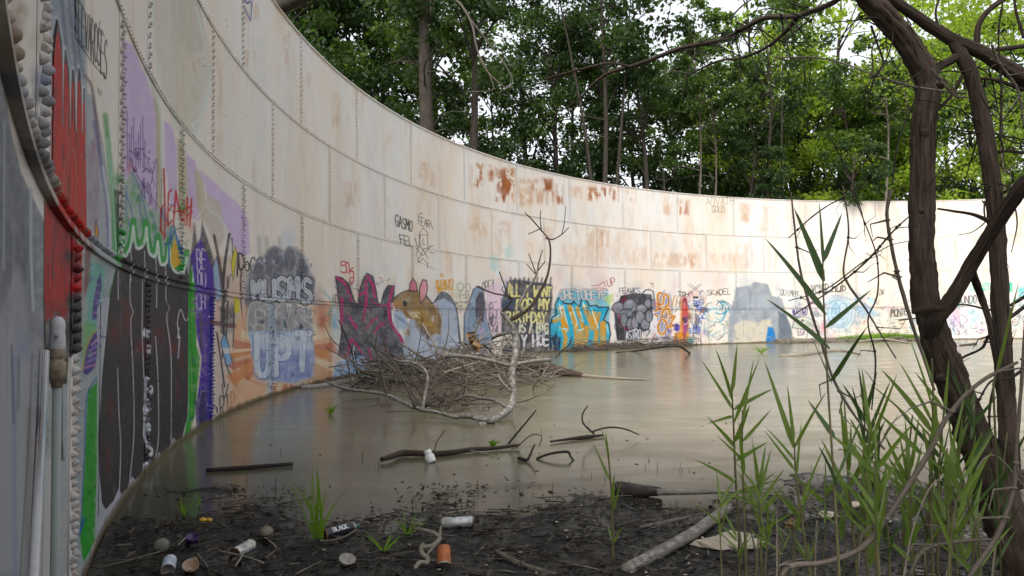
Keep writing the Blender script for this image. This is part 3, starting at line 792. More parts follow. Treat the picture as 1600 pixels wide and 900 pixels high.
for q in ([(880, 480), (886, 505)], [(894, 480), (902, 504), (899, 512)], [(906, 486), (912, 502), (908, 500)], [(924, 482), (934, 512)], [(864, 498), (874, 492)], [(904, 516), (912, 514)], [(878, 514), (886, 514), (884, 518)], [(948, 508), (950, 520)], [(912, 474), (914, 484)], [(874, 474), (876, 484)]): stroke(q, 2, '#d6e8ec', 1.2, .9)
poly([(857, 552), (858, 528), (864, 526), (869, 518), (871, 526), (876, 527), (874, 553)], '#263348', 1.2); stroke([(862, 532), (864, 548)], 1.4, '#8aa8bc', 1); stroke([(869, 532), (872, 548)], 1.4, '#5f86a4', 1)
text('ORETOBEYE', [(874, 454), (948, 454), (948, 468), (876, 468)], 2.0, '#d0cac8', '#55565e', .7, gap=.22, jit=.12, seed=8)
stroke([(924, 446), (934, 446), (944, 440), (946, 448)], 1.2, '#a06068', 1, .9); text('UP', [(948, 438), (960, 434), (962, 446), (950, 448)], 1.4, '#b0707c', seed=3); haze(938, 450, 14, '#c08890', .5, 8)
poly([(944, 464), (958, 458), (958, 470), (950, 478)], '#b4c47a', 2, .8)
# ---- grey bubble letters on black
poly([(957, 492), (962, 470), (972, 456), (1000, 450), (1024, 456), (1030, 480), (1030, 520), (1006, 522), (996, 538), (968, 540), (960, 532)], '#d8d6d8', 2)
poly([(960, 490), (964, 478), (970, 462), (990, 458), (1018, 460), (1020, 480), (1014, 516), (994, 520), (978, 532), (964, 532), (961, 510)], '#26262b', 1.4)
stroke([(976, 466), (968, 490), (972, 508), (982, 516)], 5, '#6f2f42', 1.2, 1, True)
GB = '#84868f'
for (x, y, r, ry) in ((966, 481, 9.5, 8.5), (984, 478, 10, 10.5), (978, 489, 9, 6), (975, 500, 5, 11), (984, 506, 5, 9), (992, 505, 5, 10), (1003, 482, 8, 6.5), (1000, 496, 7, 9), (1008, 507, 6.5, 8), (1012, 474, 5, 7), (1022, 475, 4.5, 7.5), (1014, 494, 5, 9)):
    dot(x, y, r + 1.1, '#1c1c22', 1, ry=ry + 1.1); dot(x, y, r, GB, 1, ry=ry)
for (x, y) in ((966, 477), (984, 473), (1003, 480)): stroke([(x - 4, y), (x + 3, y - 1)], 1.4, '#b4b6be', 1.2, .8)
text('ASTRO', [(977, 518), (1001, 514), (1001, 528), (978, 531)], 1.7, '#dfdfe6', '#23232c', .9, gap=.25, seed=5)
text('FEAWKS', [(968, 450), (1000, 450), (1000, 459), (968, 458)], 1.2, '#55565c', seed=6)
stroke([(1002, 460), (1010, 453), (1020, 455), (1022, 466)], 2, '#3a3b42', 1, .9, True)
poly([(1006, 520), (1030, 512), (1032, 532), (1010, 534)], '#d2cccb', 3, .8); scribble(1005, 515, 1030, 536, 8, .9, '#3c3c44', 6, .8)
# ---- orange curls
poly([(1022, 476), (1028, 460), (1038, 456), (1048, 460), (1052, 480), (1050, 515), (1046, 536), (1032, 536), (1030, 515)], '#9c9aa6', 2)
for q in ([(1028, 482), (1028, 460), (1036, 460), (1036, 474), (1028, 476)], [(1038, 460), (1044, 464), (1044, 476), (1036, 480)], [(1024, 486), (1032, 482), (1040, 486)], [(1034, 498), (1036, 486), (1044, 482), (1046, 490)], [(1028, 512), (1032, 500), (1040, 502), (1042, 512), (1036, 522), (1029, 518), (1028, 508)], [(1044, 498), (1054, 494), (1046, 510), (1054, 508)], [(1024, 492), (1027, 494)]):
    stroke(q, 5, '#e2ddd8', .8, 1, True); stroke(q, 3, '#c1803a', .8, 1, True)
for k in range(5): stroke([(1050 + k * 3, 478), (1054 + k * 2.6, 462 + k % 2 * 2)], 1.5, ['#b98440', '#dfd8d0'][k % 2], .8)
# ---- pink and orange post, scrawls
poly([(1050, 540), (1054, 520), (1062, 512), (1064, 470), (1072, 464), (1078, 490), (1076, 540)], '#d29a62', 3); poly([(1065, 462), (1073, 464), (1076, 490), (1074, 512), (1068, 535), (1066, 500)], '#b0505e', 4, .9); poly([(1068, 494), (1076, 492), (1074, 520), (1068, 520)], '#7d5096', 4, .7)
poly([(1052, 514), (1056, 504), (1062, 508), (1062, 518), (1056, 518)], '#5a50a2', 1.4); stroke([(1050, 514), (1056, 519), (1063, 516)], 1.2, '#e2dfe4', .8); stroke([(1057, 520), (1058, 540)], 1, '#3c3640', .8)
text('TSH', [(1060, 455), (1076, 457), (1075, 463), (1060, 462)], 1.3, '#1d1d20', seed=2); text('MOTO', [(1066, 496), (1082, 495), (1082, 504), (1066, 505)], 1, '#26222c', seed=2)
for q in ([(1074, 445), (1094, 458)], [(1077, 443), (1097, 457)], [(1096, 444), (1080, 458)], [(1093, 444), (1078, 457)], [(1078, 470), (1076, 460), (1080, 455), (1084, 462), (1082, 470)], [(1092, 460), (1098, 454), (1104, 462), (1100, 474), (1094, 468)], [(1078, 500), (1080, 490), (1086, 492), (1088, 508)]): stroke(q, .9, '#6a5f72', .6, .9)
poly(rect(1083, 463, 1091, 466.5), '#17171a', .8); poly(rect(1084, 476, 1092, 479), '#1c1f2c', .8)
text('POST', [(1084, 470), (1100, 468), (1100, 476), (1085, 478)], 1.5, '#3a5ea8', seed=9); scribble(1086, 480, 1108, 498, 12, 1.6, '#3f62ac', 10, .85); scribble(1084, 498, 1096, 520, 12, 1.4, '#46587e', 11, .85); poly([(1094, 486), (1102, 478), (1108, 484), (1100, 490)], '#6c5a6c', 2, .9)
poly([(1086, 488), (1094, 496), (1090, 512), (1086, 516)], '#5a6478', 2.5, .8); text('SLICKAR', [(1076, 513), (1095, 510), (1095, 520), (1076, 521)], 1, '#5a74b4', seed=3)
stroke([(1084, 520), (1084, 528), (1094, 530), (1095, 538), (1084, 539)], 1.5, '#22222a', .7, 1, True); poly([(1073, 530), (1080, 526), (1086, 534), (1078, 538)], '#6fc4cc', 2.5, .9)
# ---- blue swirls
for i in range(26):
    a = PR.uniform(0, 6.28); r = PR.uniform(4, 15); c = (1122 + PR.uniform(-8, 8), 485 + PR.uniform(-10, 10))
    stroke([(c[0] + r * math.cos(a + t * .35), c[1] + r * math.sin(a + t * .35)) for t in range(6)], 1.5, ['#4b9ab0', '#86c2cf', '#2b6478', '#bcdce2'][i % 4], .8, .9, True)
for i in range(26):
    a = PR.uniform(0, 6.28); r = PR.uniform(3, 10); c = (1120 + PR.uniform(-10, 12), 515 + PR.uniform(-10, 12))
    stroke([(c[0] + r * math.cos(a + t * .4), c[1] + r * math.sin(a + t * .4)) for t in range(5)], 1.2, ['#5f9aa6', '#43525c', '#8aa08a', '#a9c8cc'][i % 4], .7, .85, True)
text('SKADEL', [(1104, 454), (1142, 451), (1142, 460), (1106, 462)], 1.1, '#4a4640', seed=7)
# ---- plain grey patch of buff paint with a pale foot (a generic stand-in)
poly([(1137, 539), (1139, 496), (1146, 470), (1150, 449), (1172, 446), (1178, 440), (1200, 444), (1206, 462), (1222, 466), (1228, 492), (1236, 512), (1238, 536)], '#90979f', 2.5)
poly([(1216, 486), (1228, 492), (1236, 512), (1238, 536), (1216, 537)], '#636a76', 3)
poly([(1146, 538), (1147, 508), (1160, 500), (1184, 503), (1204, 498), (1209, 537)], '#cbc3b3', 4); 
poly([(1156, 462), (1200, 460), (1204, 484), (1160, 488)], '#a7adb4', 6, .8); poly([(1196, 537), (1200, 510), (1208, 512), (1214, 537)], '#3b78bb', 3, .9)
for i in range(12): x = PR.uniform(1146, 1210); stroke([(x, 452 + abs(x - 1178) * .5), (x, 485)], 1.6, '#838a94', 1.5, .5)
# ---- tags to the right
text('QUIMHY', [(1220, 452), (1248, 455), (1248, 463), (1219, 462)], 1, '#5c5a58', seed=4)
text('VCiER'.upper(), [(1268, 446), (1294, 444), (1294, 457), (1269, 458)], 1.5, '#2e2c2c', seed=4); text('hub', [(1300, 442), (1322, 440), (1322, 454), (1300, 455)], 1.6, '#2e2c2c', seed=5)
text('MUSTARD', [(1238, 484), (1262, 481), (1262, 492), (1240, 496)], 1.1, '#43417a', seed=4)
for q in ([(1238, 512), (1242, 500), (1254, 495), (1268, 500), (1280, 518)], [(1238, 512), (1252, 514), (1264, 514), (1280, 519)], [(1236, 515), (1240, 530), (1250, 533), (1260, 528), (1262, 516)], [(1268, 498), (1278, 504), (1281, 520), (1276, 530)]): stroke(q, 1.2, '#4c5c4c', .7, .95, True)
poly([(1240, 512), (1244, 501), (1254, 497), (1267, 502), (1276, 514)], '#b7c2ae', 2, .8); dot(1254, 501, 2, '#3a4038', .8)
for k in range(6): stroke([(1259 + k * 2.4, 500 + k), (1261 + k * 2.4, 508 + k * .8)], .7, '#4c5c4c', .5)
text('LSA', [(1246, 514), (1258, 514), (1257, 524), (1247, 524)], 1, '#403f70'); haze(1286, 512, 7, '#d77a9c', .8, 14); haze(1268, 472, 10, '#dba8b8', .6, 10)
poly([(1264, 490), (1276, 482), (1286, 494), (1276, 496)], '#8a8d96', 3, .8)
dot(1313, 490, 21, '#b7cbd6', 3, .85, ry=26)
for (x, y, r, ry) in ((1312, 488, 19, 24), (1306, 488, 7, 14), (1317, 486, 6, 13), (1312, 490, 24, 29), (1313, 489, 13, 20)): stroke([(x + r * math.cos(t / 4), y + ry * math.sin(t / 4)) for t in range(26)], 1.1, '#7f98ac', .7, .9)
poly([(1300, 478), (1310, 476), (1310, 502), (1302, 500)], '#93b0c4', 3, .7); poly([(1336, 480), (1352, 472), (1366, 484), (1376, 494), (1352, 494), (1340, 492)], '#9bb4c8', 4, .85); haze(1296, 472, 14, '#9cc3d6', .7, 12); poly([(1352, 468), (1364, 462), (1366, 478)], '#a9d3da', 3, .8)
for q in ([(1290, 468), (1300, 462), (1318, 464)], [(1322, 466), (1340, 468), (1352, 460)], [(1336, 494), (1360, 498), (1376, 490)], [(1300, 462), (1312, 470), (1324, 462)]): stroke(q, 1, '#8a98a2', .7, .8, True)
text('ZAK', [(1374, 453), (1382, 452), (1382, 460), (1374, 461)], .9, '#5a5654'); text('MONTE', [(1393, 483), (1418, 482), (1418, 492), (1393, 494)], 1.6, '#26242a', seed=4); stroke([(1392, 483), (1391, 495), (1409, 494)], 1, '#26242a')
for k in range(7): scribble(1360, 497 + k * 4, 1376, 500 + k * 4, 3, .8, '#6a6668', 20 + k); scribble(1394, 497 + k * 4, 1424, 500 + k * 4, 4, .9, '#77706e', 40 + k)
haze(1400, 460, 8, '#9ed0dc', .7, 10); haze(1424, 510, 7, '#9ed0dc', .7, 14); haze(1386, 478, 12, '#ddb8be', .5, 12)
text('OUNZO', [(1516, 445), (1550, 443), (1550, 452), (1516, 455)], 1.6, '#6cc4ac', seed=4); poly(rect(1570, 441, 1582, 456), '#36b89c', 2); poly([(1590, 450), (1610, 446), (1612, 462), (1592, 464)], '#66bfc0', 4, .8)
text('MOUNDO', [(1490, 464), (1526, 461), (1526, 473), (1490, 474)], 1.5, '#3f4446', seed=6); haze(1492, 500, 18, '#cdb2d2', .85, 26); haze(1524, 492, 20, '#a3d0dc', .85, 24); haze(1546, 512, 12, '#d2a8cc', .8, 20); scribble(1480, 492, 1512, 522, 14, 1, '#6a5f70', 13, .9)
for i in range(16):
    c = (PR.uniform(1572, 1640), PR.uniform(466, 505)); r = PR.uniform(4, 11)
    stroke([(c[0] + r * math.cos(t * .45), c[1] + r * math.sin(t * .45)) for t in range(12)], 1.3, ['#5d6a74', '#8fb8c4', '#4a5862'][i % 3], .7, .9, True)
haze(1598, 480, 30, '#bcd6de', .6, 34)
for i in range(26): scribble(1280 + i * 12, 500, 1292 + i * 12, 530, 2, .8, ['#8a8a90', '#9ab6c0', '#b79aa8'][i % 3], 70 + i, .7)
# ---- layered touches: fills shaded with the can, thin outlines, drips and flecks over every big piece
def layer(x0, y0, x1, y1, cols, n, seed, w=1.3):
    rr = random.Random(seed)
    for i in range(n):
        x, y = rr.uniform(x0, x1), rr.uniform(y0, y1); c = cols[i % len(cols)]; k = rr.random()
        if k < .3: haze(x, y, rr.uniform(3, 8), c, rr.uniform(.35, .7), rr.uniform(3, 10))
        elif k < .75:
            a = rr.uniform(0, 6.28); r = rr.uniform(3, 9); t = rr.uniform(.2, .5)
            stroke([(x + r * math.cos(a + t * j), y + r * math.sin(a + t * j)) for j in range(5)], w * rr.uniform(.6, 1.3), c, .7, rr.uniform(.5, .9), True)
        else: stroke([(x, y), (x + rr.uniform(-.4, .4), y + rr.uniform(6, 20))], .8, c, .6, .7)


layer(384, 392, 492, 470, ['#44475a', '#9a9daa', '#c3c6d0', '#3a3c4a', '#d5d8e0'], 95, 1, 1.6)
layer(388, 474, 490, 530, ['#6c6c72', '#c8c8c8', '#4a5060', '#e0e0de'], 70, 2); layer(396, 530, 490, 598, ['#e8eef4', '#7a84b8', '#a9c0e2', '#626a9c', '#f0f2f4'], 90, 3)
layer(525, 440, 622, 585, ['#25262e', '#6a6f7e', '#c85f88', '#8496b4', '#1c1d24'], 130, 4)
layer(640, 480, 720, 560, ['#c4ccda', '#7f8aa0', '#d8dde6'], 40, 5); layer(630, 458, 684, 520, ['#6a5236', '#c3a476', '#4c3a28', '#ab8850'], 60, 6, .9)
layer(727, 460, 764, 556, ['#5e7084', '#a8b8c8', '#3a4150', '#9a8fb0'], 50, 7); layer(786, 440, 862, 548, ['#25262e', '#474a58', '#3f4a66'], 60, 8, 1.6)
layer(864, 470, 950, 546, ['#0f7fa4', '#5cc4dc', '#d8b078', '#b07f42', '#e4eef0'], 70, 9); layer(960, 460, 1020, 530, ['#6a6c76', '#a4a6ae', '#2a2a30'], 45, 10, .9)
layer(1024, 458, 1104, 536, ['#c1803a', '#e2ddd8', '#5a50a2', '#b0505e', '#3f62ac', '#d2a070', '#2c2a30'], 110, 11); layer(1142, 450, 1230, 534, ['#7c838d', '#a4aab2', '#bdb7aa'], 40, 12, 1.8)
layer(1284, 460, 1345, 520, ['#7f98ac', '#c8d8e0', '#6b8298', '#9cc3d6'], 50, 13); layer(1480, 455, 1640, 520, ['#8fb8c4', '#c8a8cc', '#4a5862', '#66bfc0'], 110, 14); layer(1240, 465, 1480, 522, ['#9ab6c4', '#c4a8b8', '#6a7078', '#a9c4c0', '#8a90a0'], 130, 20, 1.1)
layer(192, 285, 290, 385, ['#a9bdb4', '#3d9a45', '#5f76a8', '#6a8f84'], 60, 15, 1.8); layer(300, 400, 332, 660, ['#3c2c80', '#6a55b0', '#281f58'], 60, 16, 2)
layer(168, 420, 290, 680, ['#3a2426', '#1a1a1e', '#4a2a2c'], 90, 17, 1.6); layer(135, 380, 165, 560, ['#8fc0b4', '#6a9a6a', '#b0b8c0', '#5f5a98'], 40, 18, 1.8)
layer(520, 550, 575, 596, ['#c8dcec', '#8ab0d4', '#d79ab4'], 30, 19)
for i in range(36):
    x = PR.uniform(170, 1240); stroke([(x, 0), (x, 0)], .5, '#000000', .5, 0)
    y = 470 + PR.uniform(-10, 50) + max(0, (330 - x) * .1); stroke([(x, y), (x + PR.uniform(-.3, .3), y + PR.uniform(12, 46))], .9, ['#c9ccd2', '#2a2a30', '#c06a80', '#6fb0c4'][i % 4], .6, .5)
# mouse: eye, ears and outline over the shading
poly([(613, 490), (622, 484), (632, 494), (637, 505), (630, 514), (620, 508)], '#b4c1d2', 2.5, .9); poly([(642, 520), (652, 512), (664, 530), (672, 560), (640, 566)], '#b9c4d4', 6, .8)
dot(632.5, 473, 5.4, '#d2bf98', 1.4, .6, ry=6.4); dot(632.5, 474, 4, '#1f1d24', 1, ry=5); dot(634, 471, 1, '#f0ece4', .6)
for k in range(7): stroke([(638 + k * 2, 487 + k % 3 * 3), (645 + k * 2, 490 + k % 3 * 3)], .8, '#e2dccb', .6)
for k in range(5): stroke([(616 + k * 3, 492 + k), (624 + k * 3, 500 + k * 2)], .8, '#6d7d96', .6)
for q in ([(611, 472), (619, 463), (630, 456), (640, 453)], [(666, 462), (674, 473), (680, 470), (686, 460), (693, 457), (702, 462), (710, 474), (714, 490), (719, 530)]): stroke(q, 1.5, '#2a2a34', .8, .95, True)
stroke([(611, 474), (613, 484), (622, 486)], 1, '#4a3c34', .8, .9, True); dot(612, 476, 2.4, '#d6a8b4', 1.5)
# ---- tags higher up
poly([(764, 402), (772, 396), (778, 400), (780, 415), (774, 424), (766, 420)], '#7fccd4', 4, .75, streak=1.2); poly([(786, 390), (796, 382), (803, 388), (802, 402), (790, 404)], '#86cfd6', 4, .65, streak=1.2); poly([(774, 424), (780, 420), (784, 434), (774, 432)], '#d9e6ea', 3, .8)
text('GASMO', [(617, 335), (644, 346), (643, 362), (618, 354)], 1.6, '#2b2c30', seed=4); text('FEL', [(623, 366), (644, 372), (645, 386), (626, 380)], 1.4, '#333438', seed=5)
text('FEAR', [(653, 338), (672, 345), (671, 356), (653, 350)], 1, '#33343a', seed=5)
for q in ([(652, 336), (660, 333)], [(672, 348), (676, 358)], [(654, 388), (655, 364), (661, 356), (668, 364), (668, 390)], [(656, 366), (656, 384), (659, 390), (666, 388)], [(648, 372), (652, 388), (650, 400)], [(650, 388), (660, 400), (672, 386)], [(654, 404), (661, 390), (668, 404)], [(652, 402), (654, 410), (660, 404), (668, 412)], [(661, 372), (660, 382), (664, 382)], [(670, 386), (676, 384)], [(671, 394), (678, 396)], [(658, 368), (662, 366)], [(664, 367), (667, 368)], [(667, 412), (668, 419)]): stroke(q, 1.1, '#2e2f35', .6, .95)
text('ADVATH', [(1103, 310), (1147, 307), (1147, 320), (1104, 321)], .8, '#8f8a66', seed=4); text('GOLD', [(1112, 322), (1132, 322), (1132, 332), (1113, 332)], .9, '#7a765c', seed=5)
for q in ([(379, 0), (386, 6), (393, -4)], [(380, 10), (391, 33), (393, 2)], [(383, -10), (384, 4), (390, 4)]): stroke(q, 1.6, '#3a4a98', .8)
for i in range(90):          # fine splashes and drips where people painted
    x = PR.uniform(380, 1500); y = 440 + PR.uniform(0, 90)
    stroke([(x, y), (x + PR.uniform(-.4, .4), y + PR.uniform(3, 16))], .7, ['#3a3a40', '#c05070', '#7fb0c4', '#d8d4cc', '#6a5a8a'][i % 5], .6, .6)

# ---- carried onto the wall: u follows the angle, v the height
TW, TH = 3000, 1536
TOPZ = SEAM[4] + .03
_ux = np.linspace(-150, 1750, 400)
_ut, _ = on_wall(_ux, np.full(400, 500.0))
_uu = np.linspace(0, 1, 400)


def wall_u(th):
    """texture u of an angle (degrees); 1 past the right end"""
    th = np.asarray(th, float)
    return np.interp(-th, -_ut, _uu)


def wall_uv(th, z):
    th, z = np.broadcast_arrays(np.asarray(th, float), np.asarray(z, float))
    return np.stack([wall_u(th), z / TOPZ], -1)


def make_paint():
    th = np.interp(np.linspace(0, 1, TW), _uu, _ut)
    img = np.zeros((TH, TW, 4), np.float32)
    zs = (np.arange(TH) + .5) / TH * TOPZ
    for j0 in range(0, TH, 256):
        z = zs[j0:j0 + 256]
        T, Z = np.meshgrid(th, z)
        x, y, w = project(wall_xyz(T, Z))
        x = np.clip((x - OX) * K - .5, 0, CW - 2); y = np.clip((y - OY) * K - .5, 0, CH - 2)
        xi, yi = x.astype(int), y.astype(int)
        fx, fy = (x - xi)[..., None].astype(np.float32), (y - yi)[..., None].astype(np.float32)
        A = CAN[yi, xi]; B = CAN[yi, xi + 1]; C = CAN[yi + 1, xi]; D = CAN[yi + 1, xi + 1]
        ws = [(1 - fx) * (1 - fy), fx * (1 - fy), (1 - fx) * fy, fx * fy]
        a = sum(q[..., 3:] * g for q, g in zip((A, B, C, D), ws))
        c = sum(q[..., :3] * q[..., 3:] * g for q, g in zip((A, B, C, D), ws)) / np.maximum(a, 1e-4)
        edge = ((w > .05) & (x > 1) & (x < CW - 4) & (y > 1) & (y < CH - 4))[..., None]
        img[j0:j0 + 256] = np.concatenate([c, a * edge], -1)
    img[:, -3:, 3] = 0
    im = bpy.data.images.new('wall_paint', TW, TH, alpha=True, float_buffer=False)
    im.alpha_mode = 'CHANNEL_PACKED'
    im.pixels.foreach_set(np.clip(img, 0, 1).ravel())
    im.update()
    im.pack()
    return im


PAINT = make_paint()
CAN = None
# ------------------------------------------------------------------ materials


def wall_material(name, c1, c2, grime=.35, dirt=0.0, chip=30):
    N = Nodes(name)
    co = N.coord('Object')
    big = N.noise(N.mapping(co, (.5, .5, .22)), 1.0, 5, .6)
    base = N.ramp(big, [(.36, c1), (.62, c2)])
    strk = N.noise(N.mapping(co, (9, 9, .35)), 1.0, 6, .65)
    base = N.mix(N.math('MULTIPLY', N.ramp(strk, [(.50, (0, 0, 0)), (.74, (1, 1, 1))]), .5), base, (.66, .655, .65))
    dark = N.noise(N.mapping(co, (14, 14, .9)), 1.0, 7, .7)
    base = N.mix(N.math('MULTIPLY', N.ramp(dark, [(.56, (0, 0, 0)), (.78, (1, 1, 1))]), grime), base, (.20, .17, .13))
    ochre = N.noise(N.mapping(co, (1.6, 1.6, .5)), 1.0, 6, .68, .6)
    base = N.mix(N.math('MULTIPLY', N.ramp(ochre, [(.52, (0, 0, 0)), (.70, (1, 1, 1))]), .36), base, (.45, .28, .14))
    tx = N.n('ShaderNodeTexImage')
    tx.image = PAINT
    tx.interpolation = 'Linear'
    tx.extension = 'EXTEND'
    uv = N.n('ShaderNodeUVMap'); uv.uv_map = 'UVMap'
    N.l(uv.outputs[0], tx.inputs[0])
    wear = N.ramp(N.noise(co, 9, 8, .7), [(.24, (.75, .75, .75)), (.42, (1, 1, 1))])
    pa = N.math('MULTIPLY', tx.outputs['Alpha'], wear)
    sat = N.n('ShaderNodeHueSaturation'); sat.inputs['Saturation'].default_value = 1.22; sat.inputs['Value'].default_value = .84
    N.l(tx.outputs['Color'], sat.inputs['Color'])
    c = N.mix(pa, base, sat.outputs[0])
    spk = N.noise(N.mapping(co, (60, 60, 26)), 1.0, 3, .6)        # flecks, chips and dust over paint and bare coat alike
    c = N.mix(N.math('MULTIPLY', N.ramp(spk, [(.66, (0, 0, 0)), (.76, (1, 1, 1))]), .35), c, (.07, .055, .045))
    c = N.mix(N.math('MULTIPLY', N.ramp(dark, [(.45, (0, 0, 0)), (.75, (1, 1, 1))]), .05), c, (.30, .29, .28))
    sx = N.n('ShaderNodeSeparateXYZ'); N.l(co, sx.inputs[0])      # tide mark at the waterline
    hgt = N.math('ADD', sx.outputs[2], N.math('MULTIPLY', N.math('SUBTRACT', N.noise(N.mapping(co, (2, 2, .6)), 1, 6, .7), .5), .14))
    tide = N.ramp(hgt, [(.015, (1, 1, 1)), (.05, (.75, .75, .75)), (.085, (0, 0, 0))])
    c = N.mix(tide, c, (.10, .075, .035))
    N.color(c, .62, 0, .35)
    chips = N.noise(co, chip, 5, .7)
    N.bump(N.math('ADD', N.noise(N.mapping(co, (1.1, 1.1, .8)), 1.3, 3, .5), N.math('MULTIPLY', N.noise(co, 120, 3, .6), .02)), .32, .05)
    if dirt: c = N.mix(N.math('MULTIPLY', N.ramp(chips, [(.5, (0, 0, 0)), (.62, (1, 1, 1))]), dirt), c, (.10, .07, .05)); N.color(c, .7, 0, .35)
    return N.m


M_WALL = wall_material('painted_steel', (.66, .645, .625), (.65, .56, .47))
M_SEAM = wall_material('grimy_steel', (.34, .31, .28), (.40, .34, .28), .7)
M_RIVET = wall_material('rivet_steel', (.42, .40, .385), (.44, .37, .31), .6, .6, 34)  # base darkened to stand in for the rivets' shadows, with grime and chips on top


def water_material():
    N = Nodes('murky_water')
    co = N.coord('Object')
    f = N.noise(N.mapping(co, (.22, .34, 1)), 1.0, 5, .55, 1.6)
    sw = N.noise(N.mapping(co, (.45, .8, 1)), .8, 5, .55, 3.2)
    c = N.ramp(f, [(.3, (.092, .086, .052)), (.7, (.140, .130, .082))])
    c = N.mix(N.math('MULTIPLY', N.ramp(sw, [(.50, (0, 0, 0)), (.66, (1, 1, 1))]), .25), c, (.165, .155, .10))
    sc = N.noise(co, 45, 3, .7)
    c = N.mix(N.math('MULTIPLY', N.ramp(sc, [(.68, (0, 0, 0)), (.74, (1, 1, 1))]), .45), c, (.05, .045, .03))
    pos = N.n('ShaderNodeNewGeometry').outputs['Position']
    ps = N.n('ShaderNodeSeparateXYZ'); N.l(pos, ps.inputs[0])       # clear shallows over black mud by the near bank, silty farther out
    far = N.math('SUBTRACT', ps.outputs[1], N.math('MULTIPLY', ps.outputs[0], .22))
    far = N.math('ADD', far, N.math('MULTIPLY', N.math('SUBTRACT', N.noise(pos, .9, 6, .62), .5), 3.2))
    shal = N.n('ShaderNodeMapRange'); shal.inputs['From Min'].default_value = 4.7; shal.inputs['From Max'].default_value = 8.2; N.l(far, shal.inputs[0])
    c = N.mix(shal.outputs[0], (.016, .015, .010), c)
    N.color(c, N.ramp(sw, [(.35, (.15, .15, .15)), (.7, (.26, .26, .26))]), 0, .5)
    N.b.inputs['IOR'].default_value = 1.33
    b = N.math('ADD', N.noise(N.mapping(co, (.8, 2.2, 1)), 1.0, 2, .5), N.math('MULTIPLY', N.noise(co, 14, 2, .5), .05))
    N.bump(b, .025, .05)
    return N.m


def mud_material():
    N = Nodes('wet_mud')
    co = N.coord('Object')
    f = N.noise(co, 5, 9, .68)
    c = N.ramp(f, [(.30, (.003, .0027, .0024)), (.55, (.007, .006, .005)), (.85, (.028, .022, .016))])
    N.color(c, N.ramp(N.noise(co, 3.2, 5, .6), [(.44, (.06, .06, .06)), (.56, (.7, .7, .7))]), 0, .36)
    N.bump(N.noise(co, 26, 9, .72), 0.7, .016)
    return N.m


def birch_material(name, light, dark, amount=.55):
    N = Nodes(name)
    uv = N.coord('UV')
    ring = N.noise(N.mapping(uv, (5, 15, 1)), 1.0, 5, .62)
    blot = N.noise(N.mapping(uv, (3.0, 4, 1)), 1.0, 5, .6)
    c = N.ramp(ring, [(amount - .03, light), (amount + .06, dark)])
    c = N.mix(N.ramp(blot, [(.53, (0, 0, 0)), (.62, (1, 1, 1))]), c, tuple(x * .9 for x in dark[:3]))
    c = N.mix(.35, c, N.ramp(N.noise(N.coord(), 4, 4), [(.3, (.30, .27, .23)), (.7, light)]))
    N.color(c, .75, 0, .3)
    N.bump(ring, .4, .006)
    return N.m


def bark_material(name, c1, c2, vs=9, us=9, bump=.8, dist=.012):
    N = Nodes(name)
    uv = N.coord('UV')
    f = N.noise(N.mapping(uv, (us, vs, 1)), 1.0, 8, .68, .4)
    g = N.noise(N.coord(), 2.2, 5, .6)
    c = N.ramp(f, [(.32, c1), (.68, c2)])
    c = N.mix(N.math('MULTIPLY', g, .5), c, tuple(x * .55 for x in c1))
    N.color(c, .88, 0, .25)
    N.bump(f, bump, dist)
    return N.m


def leaf_material(name, cols, trans=.45, rough=.5):
    N = Nodes(name)
    geo = N.n('ShaderNodeNewGeometry')
    c = N.ramp(geo.outputs['Random Per Island'], [(i / (len(cols) - 1), q) for i, q in enumerate(cols)])
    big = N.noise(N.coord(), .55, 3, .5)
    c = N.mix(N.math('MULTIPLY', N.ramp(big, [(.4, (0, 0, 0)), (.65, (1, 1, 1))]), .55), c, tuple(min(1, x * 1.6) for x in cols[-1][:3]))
    N.color(c, rough, 0, .35)
    tr = N.n('ShaderNodeBsdfTranslucent')
    tc = N.mix(1.0, c, (1.5, 1.6, .7, 1), 'MULTIPLY')
    N.l(tc, tr.inputs[0])
    mx = N.n('ShaderNodeMixShader'); mx.inputs[0].default_value = trans
    N.l(N.b.outputs[0], mx.inputs[1]); N.l(tr.outputs[0], mx.inputs[2])
    N.l(mx.outputs[0], N.out.inputs[0])
    return N.m


M_WATER, M_MUD = water_material(), mud_material()
M_GROUND = simple('forest_floor', (.03, .035, .015), (.09, .075, .045), 2, .9, .5, .05)
M_BIRCH = birch_material('birch_bark', (.36, .34, .31), (.035, .030, .026), .46)
M_BIRCH2 = birch_material('grey_birch_bark', (.21, .195, .175), (.035, .030, .026), .47)
M_BARK = bark_material('brown_bark', (.010, .007, .005), (.150, .108, .082), 5, 20, 1.0, .016)
M_TRUNK = bark_material('forest_bark', (.022, .018, .014), (.075, .062, .050), 3, 9, .8, .03)
M_PALETRUNK = bark_material('pale_forest_bark', (.10, .085, .065), (.22, .19, .15), 3, 9, .6, .02)
M_TWIG = bark_material('dead_twig', (.07, .058, .046), (.21, .175, .145), 20, 3, .4, .003)
M_DARKTWIG = bark_material('dark_twig', (.015, .012, .010), (.055, .045, .036), 20, 3, .4, .003)
M_PALETWIG = bark_material('bleached_twig', (.17, .145, .115), (.36, .32, .26), 14, 3, .4, .003)
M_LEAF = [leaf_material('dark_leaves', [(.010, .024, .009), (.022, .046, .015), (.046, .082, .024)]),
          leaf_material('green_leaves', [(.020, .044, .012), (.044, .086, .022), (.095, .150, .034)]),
          leaf_material('sunlit_tint_leaves', [(.09, .15, .020), (.17, .25, .034), (.28, .35, .055)], .6)]  # sunlit look of the right-hand foliage put into the leaf colour
M_REED = leaf_material('reed_leaf', [(.055, .105, .020), (.080, .150, .026), (.12, .19, .036), (.16, .18, .05)], .4, .45)
